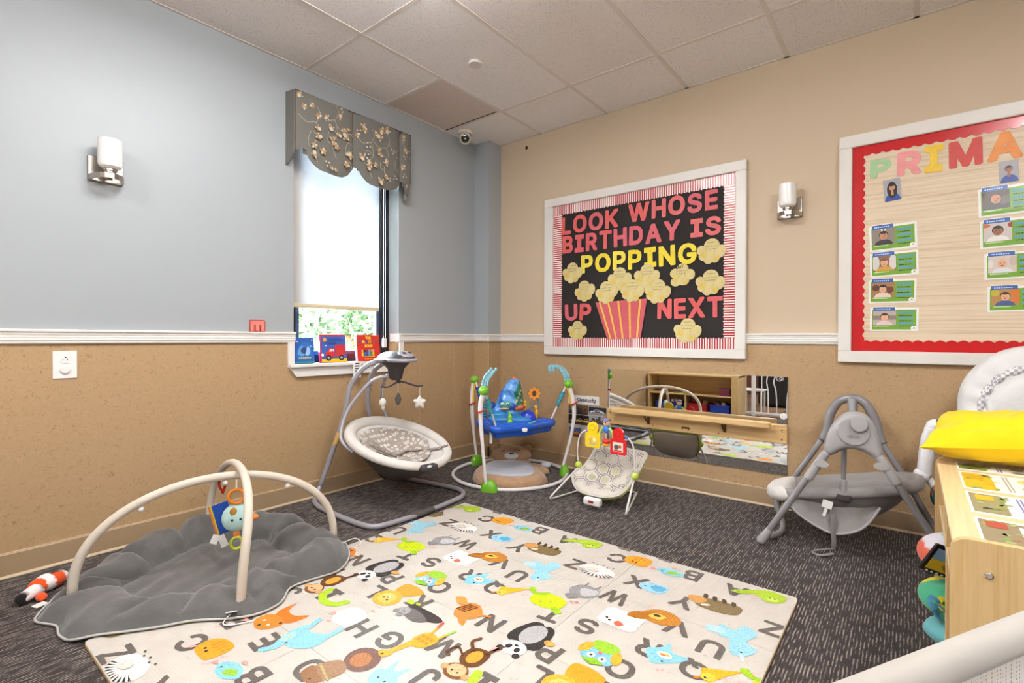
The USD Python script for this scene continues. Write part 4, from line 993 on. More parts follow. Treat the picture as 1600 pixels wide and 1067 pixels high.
def an_koala(): return [(blob([(-.09, -.03), (-.05, .01), (.06, .02), (.11, .0), (.06, -.015), (-.05, -.04)]), '3f3230'), (blob([(-.05, .01), (-.02, .05), (.06, .055), (.07, .02), (.02, .0)]), '6f6764'), (circ(.065, .045, .028), 'a5a09e'), (circ(.085, .065, .012), '8a8482'), (circ(.05, .068, .012), '8a8482'), (circ(.105, -.005, .022, .013), LG), (circ(.07, -.02, .012, .008), LG), (circ(.06, .045, .004), BK)]
def an_giraffe(): return [(blob([(-.05, -.04), (-.04, .01), (.0, .03), (.03, .0), (.02, -.05), (-.02, -.06)]), 'f7b02e'), (Polygon([(-.01, .0), (.025, .01), (.045, .10), (.025, .105)]), 'f7b02e'), (blob([(.015, .10), (.03, .13), (.06, .12), (.055, .10)]), 'f7b02e'), (line([(-.04, -.04), (-.05, -.10)], .010), 'f7b02e'), (line([(.0, -.05), (.01, -.11)], .010), 'f7b02e'), (line([(-.048, -.09), (-.055, -.115)], .012), 'a9d65a'), (line([(.01, -.10), (.015, -.125)], .012), 'e8665a'), (circ(.04, .118, .004), BK)] + [(circ(-.03 + (k % 3) * .02, -.03 + (k // 3) * .022, .006), 'dd8a20') for k in range(6)]
def an_lion(): return [(blob([(-.07, -.09), (-.03, -.02), (.03, -.02), (.05, -.08), (.02, -.10), (-.03, -.105)]), 'f9a42a'), (circ(0, .03, .062, .055), 'f9b53a'), (circ(0, .03, .040, .036), 'fbc964'), (circ(-.014, .038, .005), BK), (circ(.014, .038, .005), BK), (circ(0, .022, .010, .007), WH), (circ(0, .026, .004), BK)]
def an_iguana(): return [(line([(-.07, -.015), (-.05, .02), (.0, .035), (.05, .01), (.065, -.03)], .032, 5), 'b5da2e')]
def an_hen(): return [(blob([(-.06, -.02), (-.05, .05), (.02, .06), (.06, .02), (.04, -.04), (-.02, -.05)]), 'f6f1ec'), (blob([(.05, .03), (.075, .045), (.07, .02)]), PK), (circ(.03, .07, .01, .006), PK), (circ(-.04, -.07, .012, .005), PK)]
def an_elephant(): return [(blob([(-.07, -.05), (-.08, .02), (-.03, .06), (.04, .06), (.07, .01), (.05, -.05), (.02, -.03), (-.02, -.03)]), '93d3ea'), (blob([(.03, .05), (.02, .09), (.05, .13), (.07, .12), (.05, .09), (.06, .05)]), '93d3ea'), (circ(.045, .03, .02, .03), 'b4e0d4'), (circ(.02, .055, .004), BK), (line([(-.07, -.04), (-.075, -.09)], .022), '93d3ea'), (line([(.03, -.04), (.04, -.09)], .022), '93d3ea')]
def an_fox(): return [(blob([(-.06, -.10), (-.06, -.03), (.0, .0), (.05, -.03), (.06, -.10), (.03, -.06), (-.02, -.06)]), 'f07c24'), (blob([(-.05, -.01), (-.04, .05), (.0, .07), (.05, .05), (.05, .0), (0, -.02)]), 'f58c2e'), (circ(-.02, .03, .006), WH), (circ(.02, .03, .006), WH), (circ(0, .055, .006), BK), (circ(-.04, -.005, .006), BK), (blob([(.05, .07), (.08, .075), (.07, .09)]), PK)]
def an_dog(): return [(circ(0, -.06, .062, .058), '7a5344'), (circ(0, -.055, .036, .034), 'b97740'), (blob([(-.03, .0), (-.04, .07), (0, .10), (.045, .07), (.03, .0)]), 'a77f5c'), (blob([(-.04, .07), (-.03, .11), (.03, .12), (.05, .08), (.0, .075)]), '9a6d45'), (line([(-.045, .055), (.045, .06)], .008), 'b7a86a'), (circ(-.012, .10, .004), BK)]
def an_jelly(): return [(blob([(-.05, .0), (-.03, .05), (.03, .05), (.05, .0), (.03, -.02), (.03, -.07), (.0, -.03), (-.03, -.07), (-.03, -.02)]), '9edceb'), (circ(-.015, .02, .004), BK), (circ(.015, .02, .004), BK)]
def an_zebra():
    o = [(circ(0, 0, .085, .055), 'f5f0ea')]
    for k in range(11):
        a = math.radians(20 + k * 14); o.append((Polygon([(math.cos(a) * .085, math.sin(a) * .055), (math.cos(a + .12) * .085, math.sin(a + .12) * .055), (math.cos(a + .03) * .05, math.sin(a + .03) * .028)]), '2f2b29'))
    return o + [(circ(-.05 + k * .025, -.06 + .01 * (k % 2), .004), '4a4542') for k in range(5)] + [(circ(.02, .0, .03, .02), 'e9dfd4')]
MOT = [('alligator', .97, -1.235, 0), ('yak', 1.634, -1.433, 0), ('vulture', 1.506, -1.642, 10), ('unicorn', .962, -1.606, 0), ('ray', 1.605, -1.856, -10), ('bird', 1.402, -1.28, 0), ('fish', 1.397, -1.459, 0), ('quail', .968, -1.841, 0), ('turtle', 1.111, -1.806, 0), ('sheep', 1.405, -1.754, 0), ('cat', 1.245, -1.262, 0), ('owl', 1.439, -1.984, 0), ('panda', 1.206, -2.056, -4), ('monkey', 1.134, -2.264, 0), ('numbat', .941, -2.059, 0), ('wolf', 1.193, -1.667, 0), ('koala', 1.625, -2.187, -14), ('giraffe', .931, -2.306, 0), ('lion', 1.432, -2.165, -10), ('iguana', 1.26, -2.33, 0), ('hen', 1.426, -2.359, 0), ('elephant', 1.415, -2.532, 8), ('fox', 1.235, -2.545, -8), ('dog', 1.655, -2.537, -20), ('jelly', .989, -2.482, 0), ('zebra', 1.145, -1.472, 0)]
LET = dict(A=(1.668, -1.268), B=(1.487, -1.248), C=(1.155, -1.297), D=(1.585, -2.612), E=(1.341, -2.630), F=(1.137, -2.637), G=(1.66, -2.362), H=(1.526, -2.379), I=(1.235, -2.325), J=(1.09, -2.415), K=(1.547, -2.135), L=(1.345, -2.195), M=(1.827, -2.275), N=(1.86, -2.07), O=(1.523, -2.006), P=(1.306, -2.081), Q=(1.706, -1.865), R=(1.547, -1.855), S=(1.325, -1.872), T=(1.187, -1.887), U=(1.711, -1.724), V=(1.58, -1.676), W=(1.31, -1.624), X=(1.322, -1.452), Y=(1.533, -1.491), Z=(1.034, -1.474))
PX, PY = .812, 1.49
clipM = sbox(MX0 + .003, MY0 + .003, MX1 - .003, MY1 - .003)
r = random.Random(9)
def printed(name, items, cx, cy, rz, sc=1.0, z0=.0007):
    for i in range(-1, 3):
        for j in range(-1, 2):
            X, Y = cx + i * PX, cy + j * PY
            if not (MX0 - .12 < X < MX1 + .12 and MY0 - .12 < Y < MY1 + .12): continue
            A = Art(.00022)
            for k, (g, c) in enumerate(items):
                q = affinity.scale(g, sc, sc, origin=(0, 0)); q = affinity.rotate(q, 180 + rz, origin=(0, 0)); q = affinity.translate(q, X, Y).buffer(0).intersection(clipM)
                A.add(q, c)
            res = A.build((0, 0, MT), X_, Y_, z0=z0)
            if res: obj(name, res[0], 'mat_print', am, False, tint=res[1])
for nm, x, y, rz in MOT: printed('animal_print', globals()['an_' + nm](), x, y, rz, 1.0)
for ch, (x, y) in LET.items():
    g = text(ch, 1.0, False, .048) if ch != 'I' else SERIF_I; a, b_, c_, d_ = g.bounds
    g = affinity.translate(g, -(a + c_) / 2, -(b_ + d_) / 2); g = affinity.scale(g, .088 * (.9 if ch in 'MW' else 1.05), .095 / (d_ - b_), origin=(0, 0))
    printed('letter_print', [(g, GREY)], x, y, {'C': 6, 'S': 10, 'K': -6, 'V': 8}.get(ch, r.uniform(-4, 4)), 1.0, .0004)
dust = []
for k in range(60):
    x, y = r.uniform(.9, .9 + PX), r.uniform(-2.66, -1.2); q = unary_union([sbox(x + n * .006, y, x + n * .006 + .004, y + .005) for n in range(r.randint(3, 5))]) if k % 3 else unary_union([circ(x, y, .006), circ(x + .012, y + .008, .005)])
    dust.append((q, 'c6beb4' if k % 3 else 'f0b9ac'))
A = Art(.00008)
for i in range(0, 3):
    for j in (-1, 0):
        for q, c in dust: A.add(affinity.translate(q, i * PX, j * PY).intersection(clipM), c, 0 if c[0] == 'c' else 1)
m, tt = A.build((0, 0, MT), X_, Y_, z0=.00012); obj('small_print', m, 'mat_print', am, False, tint=tt, kind='stuff')

# ---------------------------------------------------------------- play gym
mat('plush_grey', '605f5d', .95, bump=.5, bscale=90, var=.16, vscale=6, sheen=.4, spec=.15); mat('piping', 'b9b7b2', .8); mat('gym_fabric', 'd3c8b9', .85, bump=.3, bscale=220, var=.04, spec=.2); mat('tag_white', 'e9e6e2', .7)
gy = thing('play_gym', 'grey plush baby play gym mat with two crossed cream arches', 'play gym', (.64, -2.52, 0))
base = [(.50, -3.07), (.57, -3.09), (.66, -3.05), (.75, -3.055), (.84, -3.03), (.875, -2.975), (.925, -2.91), (.98, -2.83), (1.03, -2.74), (1.12, -2.65), (1.165, -2.57), (1.15, -2.48), (1.07, -2.40), (1.075, -2.30), (1.09, -2.20), (1.03, -2.11), (.94, -2.045), (.83, -2.0), (.72, -1.99), (.62, -2.02), (.52, -1.99), (.42, -2.0), (.34, -2.07), (.24, -2.10), (.17, -2.18), (.15, -2.28), (.08, -2.36), (.06, -2.46), (.10, -2.55), (.10, -2.65), (.17, -2.73), (.22, -2.83), (.30, -2.90), (.35, -2.98), (.43, -3.03)]
GP = blob(base, 4)
CG = V(.62, -2.52)
seams = [math.radians(a) for a in (-100, -62, -35, -4, 22, 62, 100, 138, 178, 215, 245)]
def gymfn(x, y, d):
    th = np.arctan2(y - CG[1], x - CG[0]); R = np.hypot(x - CG[0], y - CG[1])
    ds = np.min([np.abs((th - s + PI) % (2 * PI) - PI) * np.maximum(R, .05) for s in seams], 0)
    lobe = np.clip(ds / .06, 0, 1); lobe = (1 - (1 - lobe) ** 2) ** .5
    k = np.clip((d - .02) / .20, 0, 1); ring = np.sqrt(np.clip(1 - (2 * k - 1) ** 2, 0, 1))
    w = meshkit.noise(np.c_[x * 5, y * 5, 0 * x], 3) - .5
    w2 = meshkit.noise(np.c_[(x * .8 + y * .6) * 22, (x * .6 - y * .8) * 5, 0 * x], 8) - .5
    w3 = meshkit.noise(np.c_[(x * .3 + y * .95) * 30, (x * .95 - y * .3) * 7, 0 * x], 5) - .5
    spoke = np.cos(ds / .03 * PI / 2) * (ds < .03)
    side = .8 + .35 * np.cos(th - math.radians(150))
    return ring * (.006 + .084 * lobe * side) + np.clip(d / .06, 0, 1) * (.022 * w + .014 * w2 + .012 * w3) + .010 * np.clip((d - .18) / .08, 0, 1)
def lift(m):
    """The side that lies over the alphabet mat rises with it."""
    v, f = vf(m); v = v.copy(); k = np.clip((v[:, 0] - .80) / .06, 0, 1); v[:, 2] += .0135 * k
    return trimesh.Trimesh(v, f, process=False)
obj('plush_mat', lift(pad(GP, .012, .03, .012, .002, gymfn)), 'plush_grey', gy, True)
ring = np.array(GP.exterior.coords)[:-1]
pp = np.c_[ring, np.full(len(ring), .008)]; pp[:, 2] += .0135 * np.clip((pp[:, 0] - .80) / .06, 0, 1)
obj('piping_edge', tube(pp, .0042, 6, True), 'piping', gy, True)
A1a, A1b = V(.545, -2.985, .055), V(.80, -2.04, .055)
s = np.linspace(0, PI, 40); k = (1 - np.cos(s)) / 2
arch1 = A1a + (A1b - A1a) * k[:, None]; arch1[:, 2] = .055 + .372 * np.sin(s) ** .85
a2a, a2b = V(1.085, -2.60, .05), V(.20, -2.385, .06); k2 = (1 - np.cos(s)) / 2
arch2 = a2a + (a2b - a2a) * k2[:, None] + V(.045, .055, 0) * np.sin(s)[:, None]; arch2[:, 2] = .05 + .41 * np.sin(s) ** .55
obj('fabric_arch', tube(arch1, .0175, 14), 'gym_fabric', gy, True); obj('fabric_arch', tube(arch2, .0170, 14), 'gym_fabric', gy, True)
obj('toy_loop', cat_m([mv(ell((0, 0, 0), (.012, .012, .012), 8, 10), arch1[i] + V(0, 0, -.03)) for i in (12, 20, 27)]), 'tag_white', gy, True)
obj('foot_tag', cat_m([rot(bx(-.02, -.002, 0, .02, .002, .035), Z_, 30), ] and [mv(rot(rot(bx(-.018, -.0015, 0, .018, .0015, .04), X_, 60), Z_, a), q) for q, a in ((V(.215, -2.40, .058), 20), (V(1.10, -2.635, .03), 60), (V(.79, -2.07, .05), -20))]), 'tag_white', gy, False)
obj('strap_loop', cat_m([tube(spline([V(.86, -2.03, .03), V(.90, -1.985, .05), V(.93, -1.97, .03), V(.90, -1.99, .008)], 6), .0025, 6), tube(spline([V(1.10, -2.64, .03), V(1.13, -2.68, .02), V(1.16, -2.66, .017), V(1.19, -2.60, .018)], 6), .0025, 6)]), 'tag_white', gy, True)

# toys hanging from the arch, and the soft toy beside it
tint_mat('plush_tint', .9, bump=.4, bscale=120, sheen=.2, spec=.2); tint_mat('toy_plastic', .3, spec=.5)
ht = thing('hanging_toy', 'pale blue plush bird toy hanging by an orange ring under the gym arch', 'toy', (.715, -2.45, .10))
hc = V(.716, -2.462, .245)
fwd = V(.90, -.38, 0); fwd /= np.linalg.norm(fwd); sid = np.cross(Z_, fwd)
F = lambda m: frame(m, hc, sid, Z_, fwd)
obj('plush_body', F(ell((0, 0, 0), (.058, .062, .03))), 'plush_tint', ht, True, tint=lin('bfe0dc'))
obj('face_patch', F(cat_m([mv(ell((0, 0, 0), (.014, .018, .004), 8, 10), (-.012, .034, .026)), ])), 'plush_tint', ht, True, tint=lin('b98a3c'))
obj('eye', F(cat_m([mv(ell((0, 0, 0), .005, 8, 8), (-.016, -.002, .029)), mv(ell((0, 0, 0), .005, 8, 8), (.016, -.002, .029))])), 'plush_tint', ht, True, tint=lin('2a3a44'))
obj('wing', F(cat_m([mv(ell((0, 0, 0), (.022, .014, .010), 8, 10), (.066, -.01, 0)), mv(ell((0, 0, 0), (.014, .02, .010), 8, 10), (.0, -.075, 0))])), 'plush_tint', ht, True, tint=lin('e8863c'))
obj('hanging_ring', F(tube([(math.cos(a) * .030, .095 + math.sin(a) * .030, .012) for a in np.linspace(0, 2 * PI, 24, endpoint=False)], .0065, 8, True)), 'toy_plastic', ht, True, tint=lin('f08a24'))
obj('teether_ring', F(tube([(math.cos(a) * .022, -.112 + math.sin(a) * .026, .006) for a in np.linspace(0, 2 * PI, 24, endpoint=False)], .0065, 8, True)), 'toy_plastic', ht, True, tint=lin('bcc43a'))
obj('cord', F(tube([(0, .12, .012), (0, .165, .0)], .004, 6)), 'tag_white', ht, True)
cb = thing('cloth_book', 'small blue cloth book with coloured page edges hanging by a red clip', 'cloth book', (.70, -2.50, .12))
hb = V(.655, -2.495, .245)
F = lambda m: frame(m, hb, sid, Z_, fwd)
obj('cloth_cover', F(rot(bx(-.03, -.075, -.004, .035, .06, .004, .003), Z_, 14)), 'plush_tint', cb, False, tint=lin('2450a8'))
obj('page_edge', F(rot(cat_m([bx(-.036, -.075, -.002, -.030, .06, .003)]), Z_, 14)), 'plush_tint', cb, False, tint=lin('d9b83c'))
obj('page_edge', F(rot(cat_m([bx(-.043, -.075, -.002, -.037, .06, .002)]), Z_, 14)), 'plush_tint', cb, False, tint=lin('dd7a2c'))
obj('red_clip', F(tube(spline([(.0, .11, 0), (-.012, .135, 0), (-.010, .165, 0), (.006, .165, 0), (.010, .135, 0), (.0, .10, 0)], 5), .005, 8)), 'toy_plastic', cb, True, tint=lin('b8231c'))
obj('cord', F(tube([(0, .165, 0), (.01, .19, 0)], .003, 6)), 'tag_white', cb, True)
obj('cloth_label', F(cat_m([rot(bx(.0, -.12, .002, .03, -.08, .004), Z_, -25), rot(bx(-.05, -.13, .003, -.022, -.075, .005), Z_, 20)])), 'tag_white', cb, False)

def paint(mesh, fn):
    v, f = vf(mesh); return np.array([lin(fn(q)) for q in v])
st = thing('soft_toy', 'small black, white and orange soft toy lying left of the play gym', 'soft toy', (.29, -3.04, 0))
ax = V(-.62, .78, 0) * -1
hd = capsule(V(.36, -3.10, .026), V(.305, -3.045, .028), .022, .026, 14).subdivide().subdivide()
def c1(q):
    t = np.linalg.norm(q[:2] - V(.365, -3.107)); return '1f1c1e' if t < .022 or (.075 < t < .10 and q[2] > .03) else 'ece6e4'
obj('head', hd, 'plush_tint', st, True, tint=paint(hd, c1))
bd = ell((0, 0, 0), (.075, .042, .034), 24, 36); bd = mv(rot(bd, Z_, 118), (.277, -3.012, .034))
def c2(q):
    t = (q[0] - .277) * math.cos(math.radians(118)) + (q[1] + 3.012) * math.sin(math.radians(118)); n = (q[0] - .277) * -math.sin(math.radians(118)) + (q[1] + 3.012) * math.cos(math.radians(118))
    if t > .045: return 'ece6e4'
    if .0 < t <= .045: return '201f24' if n > -.012 else 'e2531f'
    if -.03 < t <= 0: return 'efe9e7'
    return 'e2531f' if n < .012 else '201f24'
obj('body', bd, 'plush_tint', st, True, tint=paint(bd, c2))
ft = ell((.372, -3.046, .016), (.03, .018, .014)); obj('foot', ft, 'plush_tint', st, True, tint=lin('e2531f'))
obj('toy_label', rot(bx(.39, -3.075, .004, .425, -3.035, .007), Z_, 20, (.42, -3.02, 0)), 'tag_white', st, False)
# ---------------------------------------------------------------- mirror with a wooden pull-up rail, and the poster
raw_mat('mirror_silver', {'p': ('principled_bsdf', {'base_color': (.86, .88, .87), 'metallic': 1.0, 'roughness': .012})})
grain_mat('light_wood', 'dcb982', 'cfa468', (3.0, 60.0, 60.0), .38, .2); grain_mat('light_wood_v', 'd4b47f', 'c9a568', (130.0, 130.0, 4.0), .38, .2); grain_mat('light_wood_y', 'e3c99b', 'dabb88', (130.0, 4.0, 130.0), .36, .25)
mat('bronze', '6e5634', .4, metal=.8); mat('screw_dark', '4a3c2c', .45, metal=.6)
mr = thing('wall_mirror', 'long frameless low wall mirror behind the wooden rail', 'mirror', (1.84, 0, .205))
obj('mirror_glass', bx(1.233, -.007, .205, 2.447, -.0005, .806, .001), 'mirror_silver', mr, False)
obj('mirror_clip', cat_m([mv(lathe([[0, 0], [.02, 0], [.02, .003], [.012, .006], [0, .006]], 18), (0, 0, 0)) if 0 else frame(mv(lathe([[0, 0], [.020, 0], [.020, .003], [.012, .006], [0, .006]], 18), (x, z, 0)), (0, -.0072, 0), WX, WZ, WN) for x, z in ((2.425, .565), (2.425, .31))]), 'plastic_white', mr)
pr = thing('pull_up_rail', 'light wooden pull-up rail with bronze brackets mounted across the mirror', 'rail', (1.84, 0, .398))
obj('back_board', bx(1.240, -.028, .398, 2.448, -.0075, .514, .004), 'light_wood', pr)
obj('hand_rail', rot(rbx(1.305, -.112, .493, 2.372, -.072, .535, .012), V(0, 0, 1), 0), 'light_wood', pr)
for x in (1.568, 2.088):
    b = obj('bracket', cat_m([bx(x - .010, -.030, .430, x + .010, -.027, .500, .001), tube(spline([(x, -.028, .44), (x, -.055, .452), (x, -.082, .475), (x, -.092, .494)], 5), .0055, 8), bx(x - .012, -.100, .490, x + .012, -.080, .4935, .001), tube(spline([(x - .012, -.029, .49), (x - .016, -.05, .492), (x - .012, -.075, .494)], 5), .0035, 6)]), 'bronze', pr)
obj('bracket', cat_m([bx(1.81, -.030, .425, 1.86, -.027, .437, .001), bx(1.81, -.034, .418, 1.815, -.027, .437, .001), bx(1.855, -.034, .418, 1.86, -.027, .437, .001)]), 'bronze', pr, False)
obj('screw', cat_m([frame(mv(lathe([[0, 0], [.0045, 0], [.0035, .002], [0, .002]], 10), (x, z, 0)), (0, -.028, 0), WX, WZ, WN) for x, z in ((1.265, .485), (1.265, .425), (1.60, .485), (1.60, .418), (1.835, .482), (2.05, .484), (2.05, .418), (2.42, .482), (2.42, .425))]), 'screw_dark', pr)

po = thing('community_poster', 'poster of vehicle photos headed Community, beside the jumper', 'poster', (1.05, 0, .255))
r = random.Random(12)
def photo(x0, x1, z0, z1, kind, d):
    A = Art(.0002); w, h = x1 - x0, z1 - z0
    sky, road, body = {'police': ('2a2c34', '8c8a86', 'e2e4e8'), 'brown': ('6a5a3c', '4a3628', '5c3c2c'), 'night': ('221e20', '3a342e', 'd0a850'), 'street': ('9aa0a8', '5a5450', '7a5a52'), 'orange': ('3a5a8c', '5a3a24', 'c8702a')}[kind]
    A.add(sbox(0, 0, w, h), sky, 0); A.add(sbox(0, 0, w, h * .35), road, 1)
    for k in range(6): xx = r.uniform(0, w * .85); A.add(sbox(xx, h * .35, xx + w * r.uniform(.05, .14), h * r.uniform(.5, .95)), r.choice(['5c5a4c', '3c4a3c', '7c7468', sky]), 2)
    n = 1 if kind == 'police' else 3
    for k in range(n):
        cw = w * (.78 if n == 1 else .3); cx0 = w * .1 + k * w * .3; cy = h * .28
        A.add(Polygon([(cx0, cy), (cx0, cy + h * .18), (cx0 + cw * .2, cy + h * .22), (cx0 + cw * .35, cy + h * .38), (cx0 + cw * .7, cy + h * .38), (cx0 + cw * .85, cy + h * .22), (cx0 + cw, cy + h * .18), (cx0 + cw, cy)]), body, 4)
        A.add(Polygon([(cx0 + cw * .27, cy + h * .22), (cx0 + cw * .38, cy + h * .34), (cx0 + cw * .67, cy + h * .34), (cx0 + cw * .78, cy + h * .22)]), '2b3038', 5)
        if n == 1: A.add(sbox(cx0 + cw * .3, cy + h * .02, cx0 + cw * .72, cy + h * .16), '3a3c44', 5)
        for q in (.2, .8): A.add(circ(cx0 + cw * q, cy, h * .1), '17171a', 6); A.add(circ(cx0 + cw * q, cy, h * .045), '9a9a9c', 7)
    m, tt = A.build((x0, -d, z0), WX, WZ); obj('photo_print', m, 'gloss_paper', po, False, tint=tt)
obj('poster_sheet', bx(.882, -.002, .258, 1.20, -.0005, .512), 'card_paper', po, False, tint=lin('b9ada0'))
for a in ((.884, 1.062, .438, .512, 'brown'), (1.068, 1.219, .447, .506, 'police'), (.884, 1.07, .357, .432, 'night'), (1.074, 1.22, .376, .438, 'street'), (.886, 1.0, .257, .330, 'orange')): photo(*a, .0028)
obj('header_strip', bx(.882, -.0035, .519, 1.16, -.002, .588), 'card_paper', po, False, tint=lin('eceae8'))
g = affinity.translate(text('Community', .028, True, .0006), 0, 0); x0, _, x1, _ = g.bounds; g = affinity.scale(g, .165 / (x1 - x0), 1, origin=(0, 0))
A = Art(.0003); A.add(affinity.translate(g, .965, .540), '1d1c1e'); A.add(sbox(.950, .548, .957, .552), '1d1c1e'); A.add(sbox(1.139, .548, 1.146, .552), '1d1c1e'); A.add(circ(.944, .548, .004), 'b03a3a')
m, tt = A.build((0, -.0037, 0), WX, WZ); obj('lettering', m, 'card_paper', po, False, tint=tt)

# ---------------------------------------------------------------- baby swing by the window
mat('grey_tube', 'a6a4ac', .32, metal=.2); mat('dark_shell', '403b3e', .5); mat('dark_taupe', '57504d', .6); mat('minky_white', 'ddd8d2', .9, bump=.7, bscale=160, sheen=.3, spec=.15); mat('tan_strap', '9c9389', .8, bump=.2, bscale=300)
nodes = {'tc': ('geometry', {}), 'v': ('voronoi_texture', {'scale': 34.0, 'randomness': .55}), 'r': ('rgb_ramp', {'ramp': [(0, tuple(lin('b9b0a6'))), (.22, tuple(lin('b9b0a6'))), (.27, tuple(lin('ddd8d0'))), (.40, tuple(lin('ddd8d0'))), (.46, tuple(lin('a89e95'))), (1, tuple(lin('a0968d')))]}), 'nb': ('noise_texture', {'scale': 240.0}), 'b': ('bump', {'strength': .25, 'distance': .002}), 'p': ('principled_bsdf', {'roughness': .9, 'sheen_weight': .2, 'specular_ior_level': .15})}
raw_mat('dot_fabric', nodes, [('tc.position', 'v.vector'), ('v.distance', 'r.fac'), ('r.color', 'p.base_color'), ('tc.position', 'nb.vector'), ('nb.fac', 'b.height'), ('b.normal', 'p.normal')])
sw = thing('baby_swing', 'grey framed baby swing with white and taupe bowl seat below the window', 'baby swing', (.46, -1.40, 0))
leg1 = [(.40, -1.425, .888), (.34, -1.455, .884), (.273, -1.514, .83), (.218, -1.562, .719), (.193, -1.583, .551), (.13, -1.639, .288), (.085, -1.69, .09)]
base_ = [(.085, -1.69, .09), (.10, -1.735, .025), (.18, -1.775, .017), (.30, -1.80, .017), (.52, -1.81, .017), (.70, -1.805, .017), (.775, -1.775, .017), (.80, -1.70, .017), (.815, -1.475, .017), (.79, -1.18, .017), (.765, -1.09, .017), (.70, -1.03, .017), (.60, -1.012, .017), (.38, -1.035, .017), (.18, -1.06, .017), (.11, -1.075, .03), (.10, -1.095, .09)]
leg2 = [(.10, -1.095, .09), (.09, -1.18, .27), (.09, -1.32, .49), (.13, -1.36, .70), (.22, -1.375, .82), (.36, -1.385, .885)]
obj('base_tube', tube(spline(base_, 5), .0155, 12), 'grey_tube', sw, True)
obj('leg', tube(spline(leg1, 6), .0165, 12), 'grey_tube', sw, True); obj('leg', tube(spline(leg2, 6), .0165, 12), 'grey_tube', sw, True)
obj('base_joiner', tube(spline([(.805, -1.56, .017), (.817, -1.475, .017), (.808, -1.39, .017)], 4), .0195, 14), 'dark_taupe', sw, 40)
obj('warning_label', tube([(.150, -1.625, .352), (.170, -1.607, .43)], .0172, 10), 'book_cover', sw, 40, tint=lin('d9b06a'))
hx = V(.25, -.01, 0); hx = hx / np.linalg.norm(hx); hy = np.cross(Z_, hx)
HC = V(.455, -1.385, .900)
F = lambda m: frame(m, HC, hx, hy, Z_)
def dome(rx, ry, h, p=2.6, zlo=0.0):
    def fn(u, v):
        a = u * 2 * PI; k = v * PI / 2
        cx, sx = np.cos(a), np.sin(a)
        return (rx * np.sign(cx) * np.abs(cx) ** (2 / p) * np.cos(k), ry * np.sign(sx) * np.abs(sx) ** (2 / p) * np.cos(k), zlo + h * np.sin(k))
    m = grid_surface(fn, 40, 10, True); v, f = vf(m)
    if trimesh.Trimesh(v, f, process=False).vertex_normals[:, 2].sum() < 0: f = f[:, ::-1]
    return trimesh.Trimesh(v, f, process=False)
obj('motor_cover', F(dome(.155, .082, .055)), 'dark_shell', sw, True)
obj('trim_band', F(rot(cat_m([tube([(.157 * np.sign(math.cos(a)) * abs(math.cos(a)) ** .77, .084 * np.sign(math.sin(a)) * abs(math.sin(a)) ** .77, -.004) for a in np.linspace(0, 2 * PI, 48, endpoint=False)], .011, 8, True)]), Y_, 0)), 'grey_tube', sw, True)
obj('motor_underside', F(lathe([[0, -.135], [.028, -.132], [.04, -.12], [.052, -.06], [.075, -.035], [.10, -.014], [.10, .0], [0, 0]], 28)), 'dark_shell', sw, 40)
obj('control_panel', F(rot(mv(ell((0, 0, 0), (.05, .052, .014), 10, 20), (.105, 0, .034)), Y_, 20, (.105, 0, .034))), 'grey_tube', sw, True)
for k, y in enumerate((-.022, .020)):
    obj('button', F(rot(mv(lathe([[0, 0], [.013, 0], [.012, .005], [0, .006]], 16), (.112, y, .044)), Y_, 20, (.105, 0, .034))), 'dark_shell', sw, 40)
obj('swing_arm', tube(spline([(.42, -1.40, .79), (.385, -1.45, .785), (.34, -1.50, .75), (.292, -1.569, .656), (.27, -1.632, .546), (.29, -1.675, .44), (.335, -1.68, .385), (.40, -1.66, .345)], 6), .0105, 10), 'grey_tube', sw, True)
obj('swing_arm', tube(spline([(.42, -1.37, .79), (.30, -1.32, .79), (.17, -1.25, .758), (.125, -1.245, .66), (.125, -1.235, .55), (.16, -1.215, .46), (.22, -1.18, .40)], 6), .0105, 10), 'grey_tube', sw, True)
obj('mobile_arm', tube(spline([(.363, -1.427, .722), (.40, -1.40, .722), (.445, -1.365, .752), (.46, -1.352, .756), (.49, -1.33, .748), (.54, -1.285, .728), (.572, -1.26, .731)], 5), .0055, 8), 'dark_shell', sw, True)
obj('mobile_pivot', rod((.455, -1.375, .772), (.458, -1.355, .75), .010), 'dark_shell', sw, 40)
def star(r0, r1, n=5): return Polygon([((r0 if k % 2 == 0 else r1) * math.cos(PI / 2 + k * PI / n), (r0 if k % 2 == 0 else r1) * math.sin(PI / 2 + k * PI / n)) for k in range(2 * n)]).buffer(.008, quad_segs=4).buffer(-.0)
vr = V(.78, .625, 0); vn = np.cross(vr, Z_)
pm = pad(star(.036, .020), .02, .025, .006, bottom=1.0)
t_ = obj('star_toy', frame(pm, (.557, -1.273, .622), vr, Z_, -np.cross(Z_, vr) if 0 else np.cross(vr, Z_)), 'minky_white', sw, True)
obj('leaf_toy', frame(pad(Polygon([(0, .045), (.012, .028), (.021, .004), (.014, -.026), (0, -.042), (-.014, -.026), (-.021, .004), (-.012, .028)]), .008, .012, .006, bottom=1.0), (.447, -1.36, .642), vr, Z_, np.cross(vr, Z_)), 'dark_taupe', sw, True)
obj('ball_toy', cat_m([ell((.37, -1.422, .620), (.022, .022, .028)), ell((.372, -1.42, .590), (.012, .012, .02), 8, 10)]), 'minky_white', sw, True)
obj('toy_string', cat_m([rod((.557, -1.273, .73), (.557, -1.273, .655), .0015, 5), rod((.447, -1.36, .752), (.447, -1.36, .685), .0015, 5), rod((.37, -1.422, .722), (.37, -1.422, .645), .0015, 5)]), 'tag_white', sw, True)
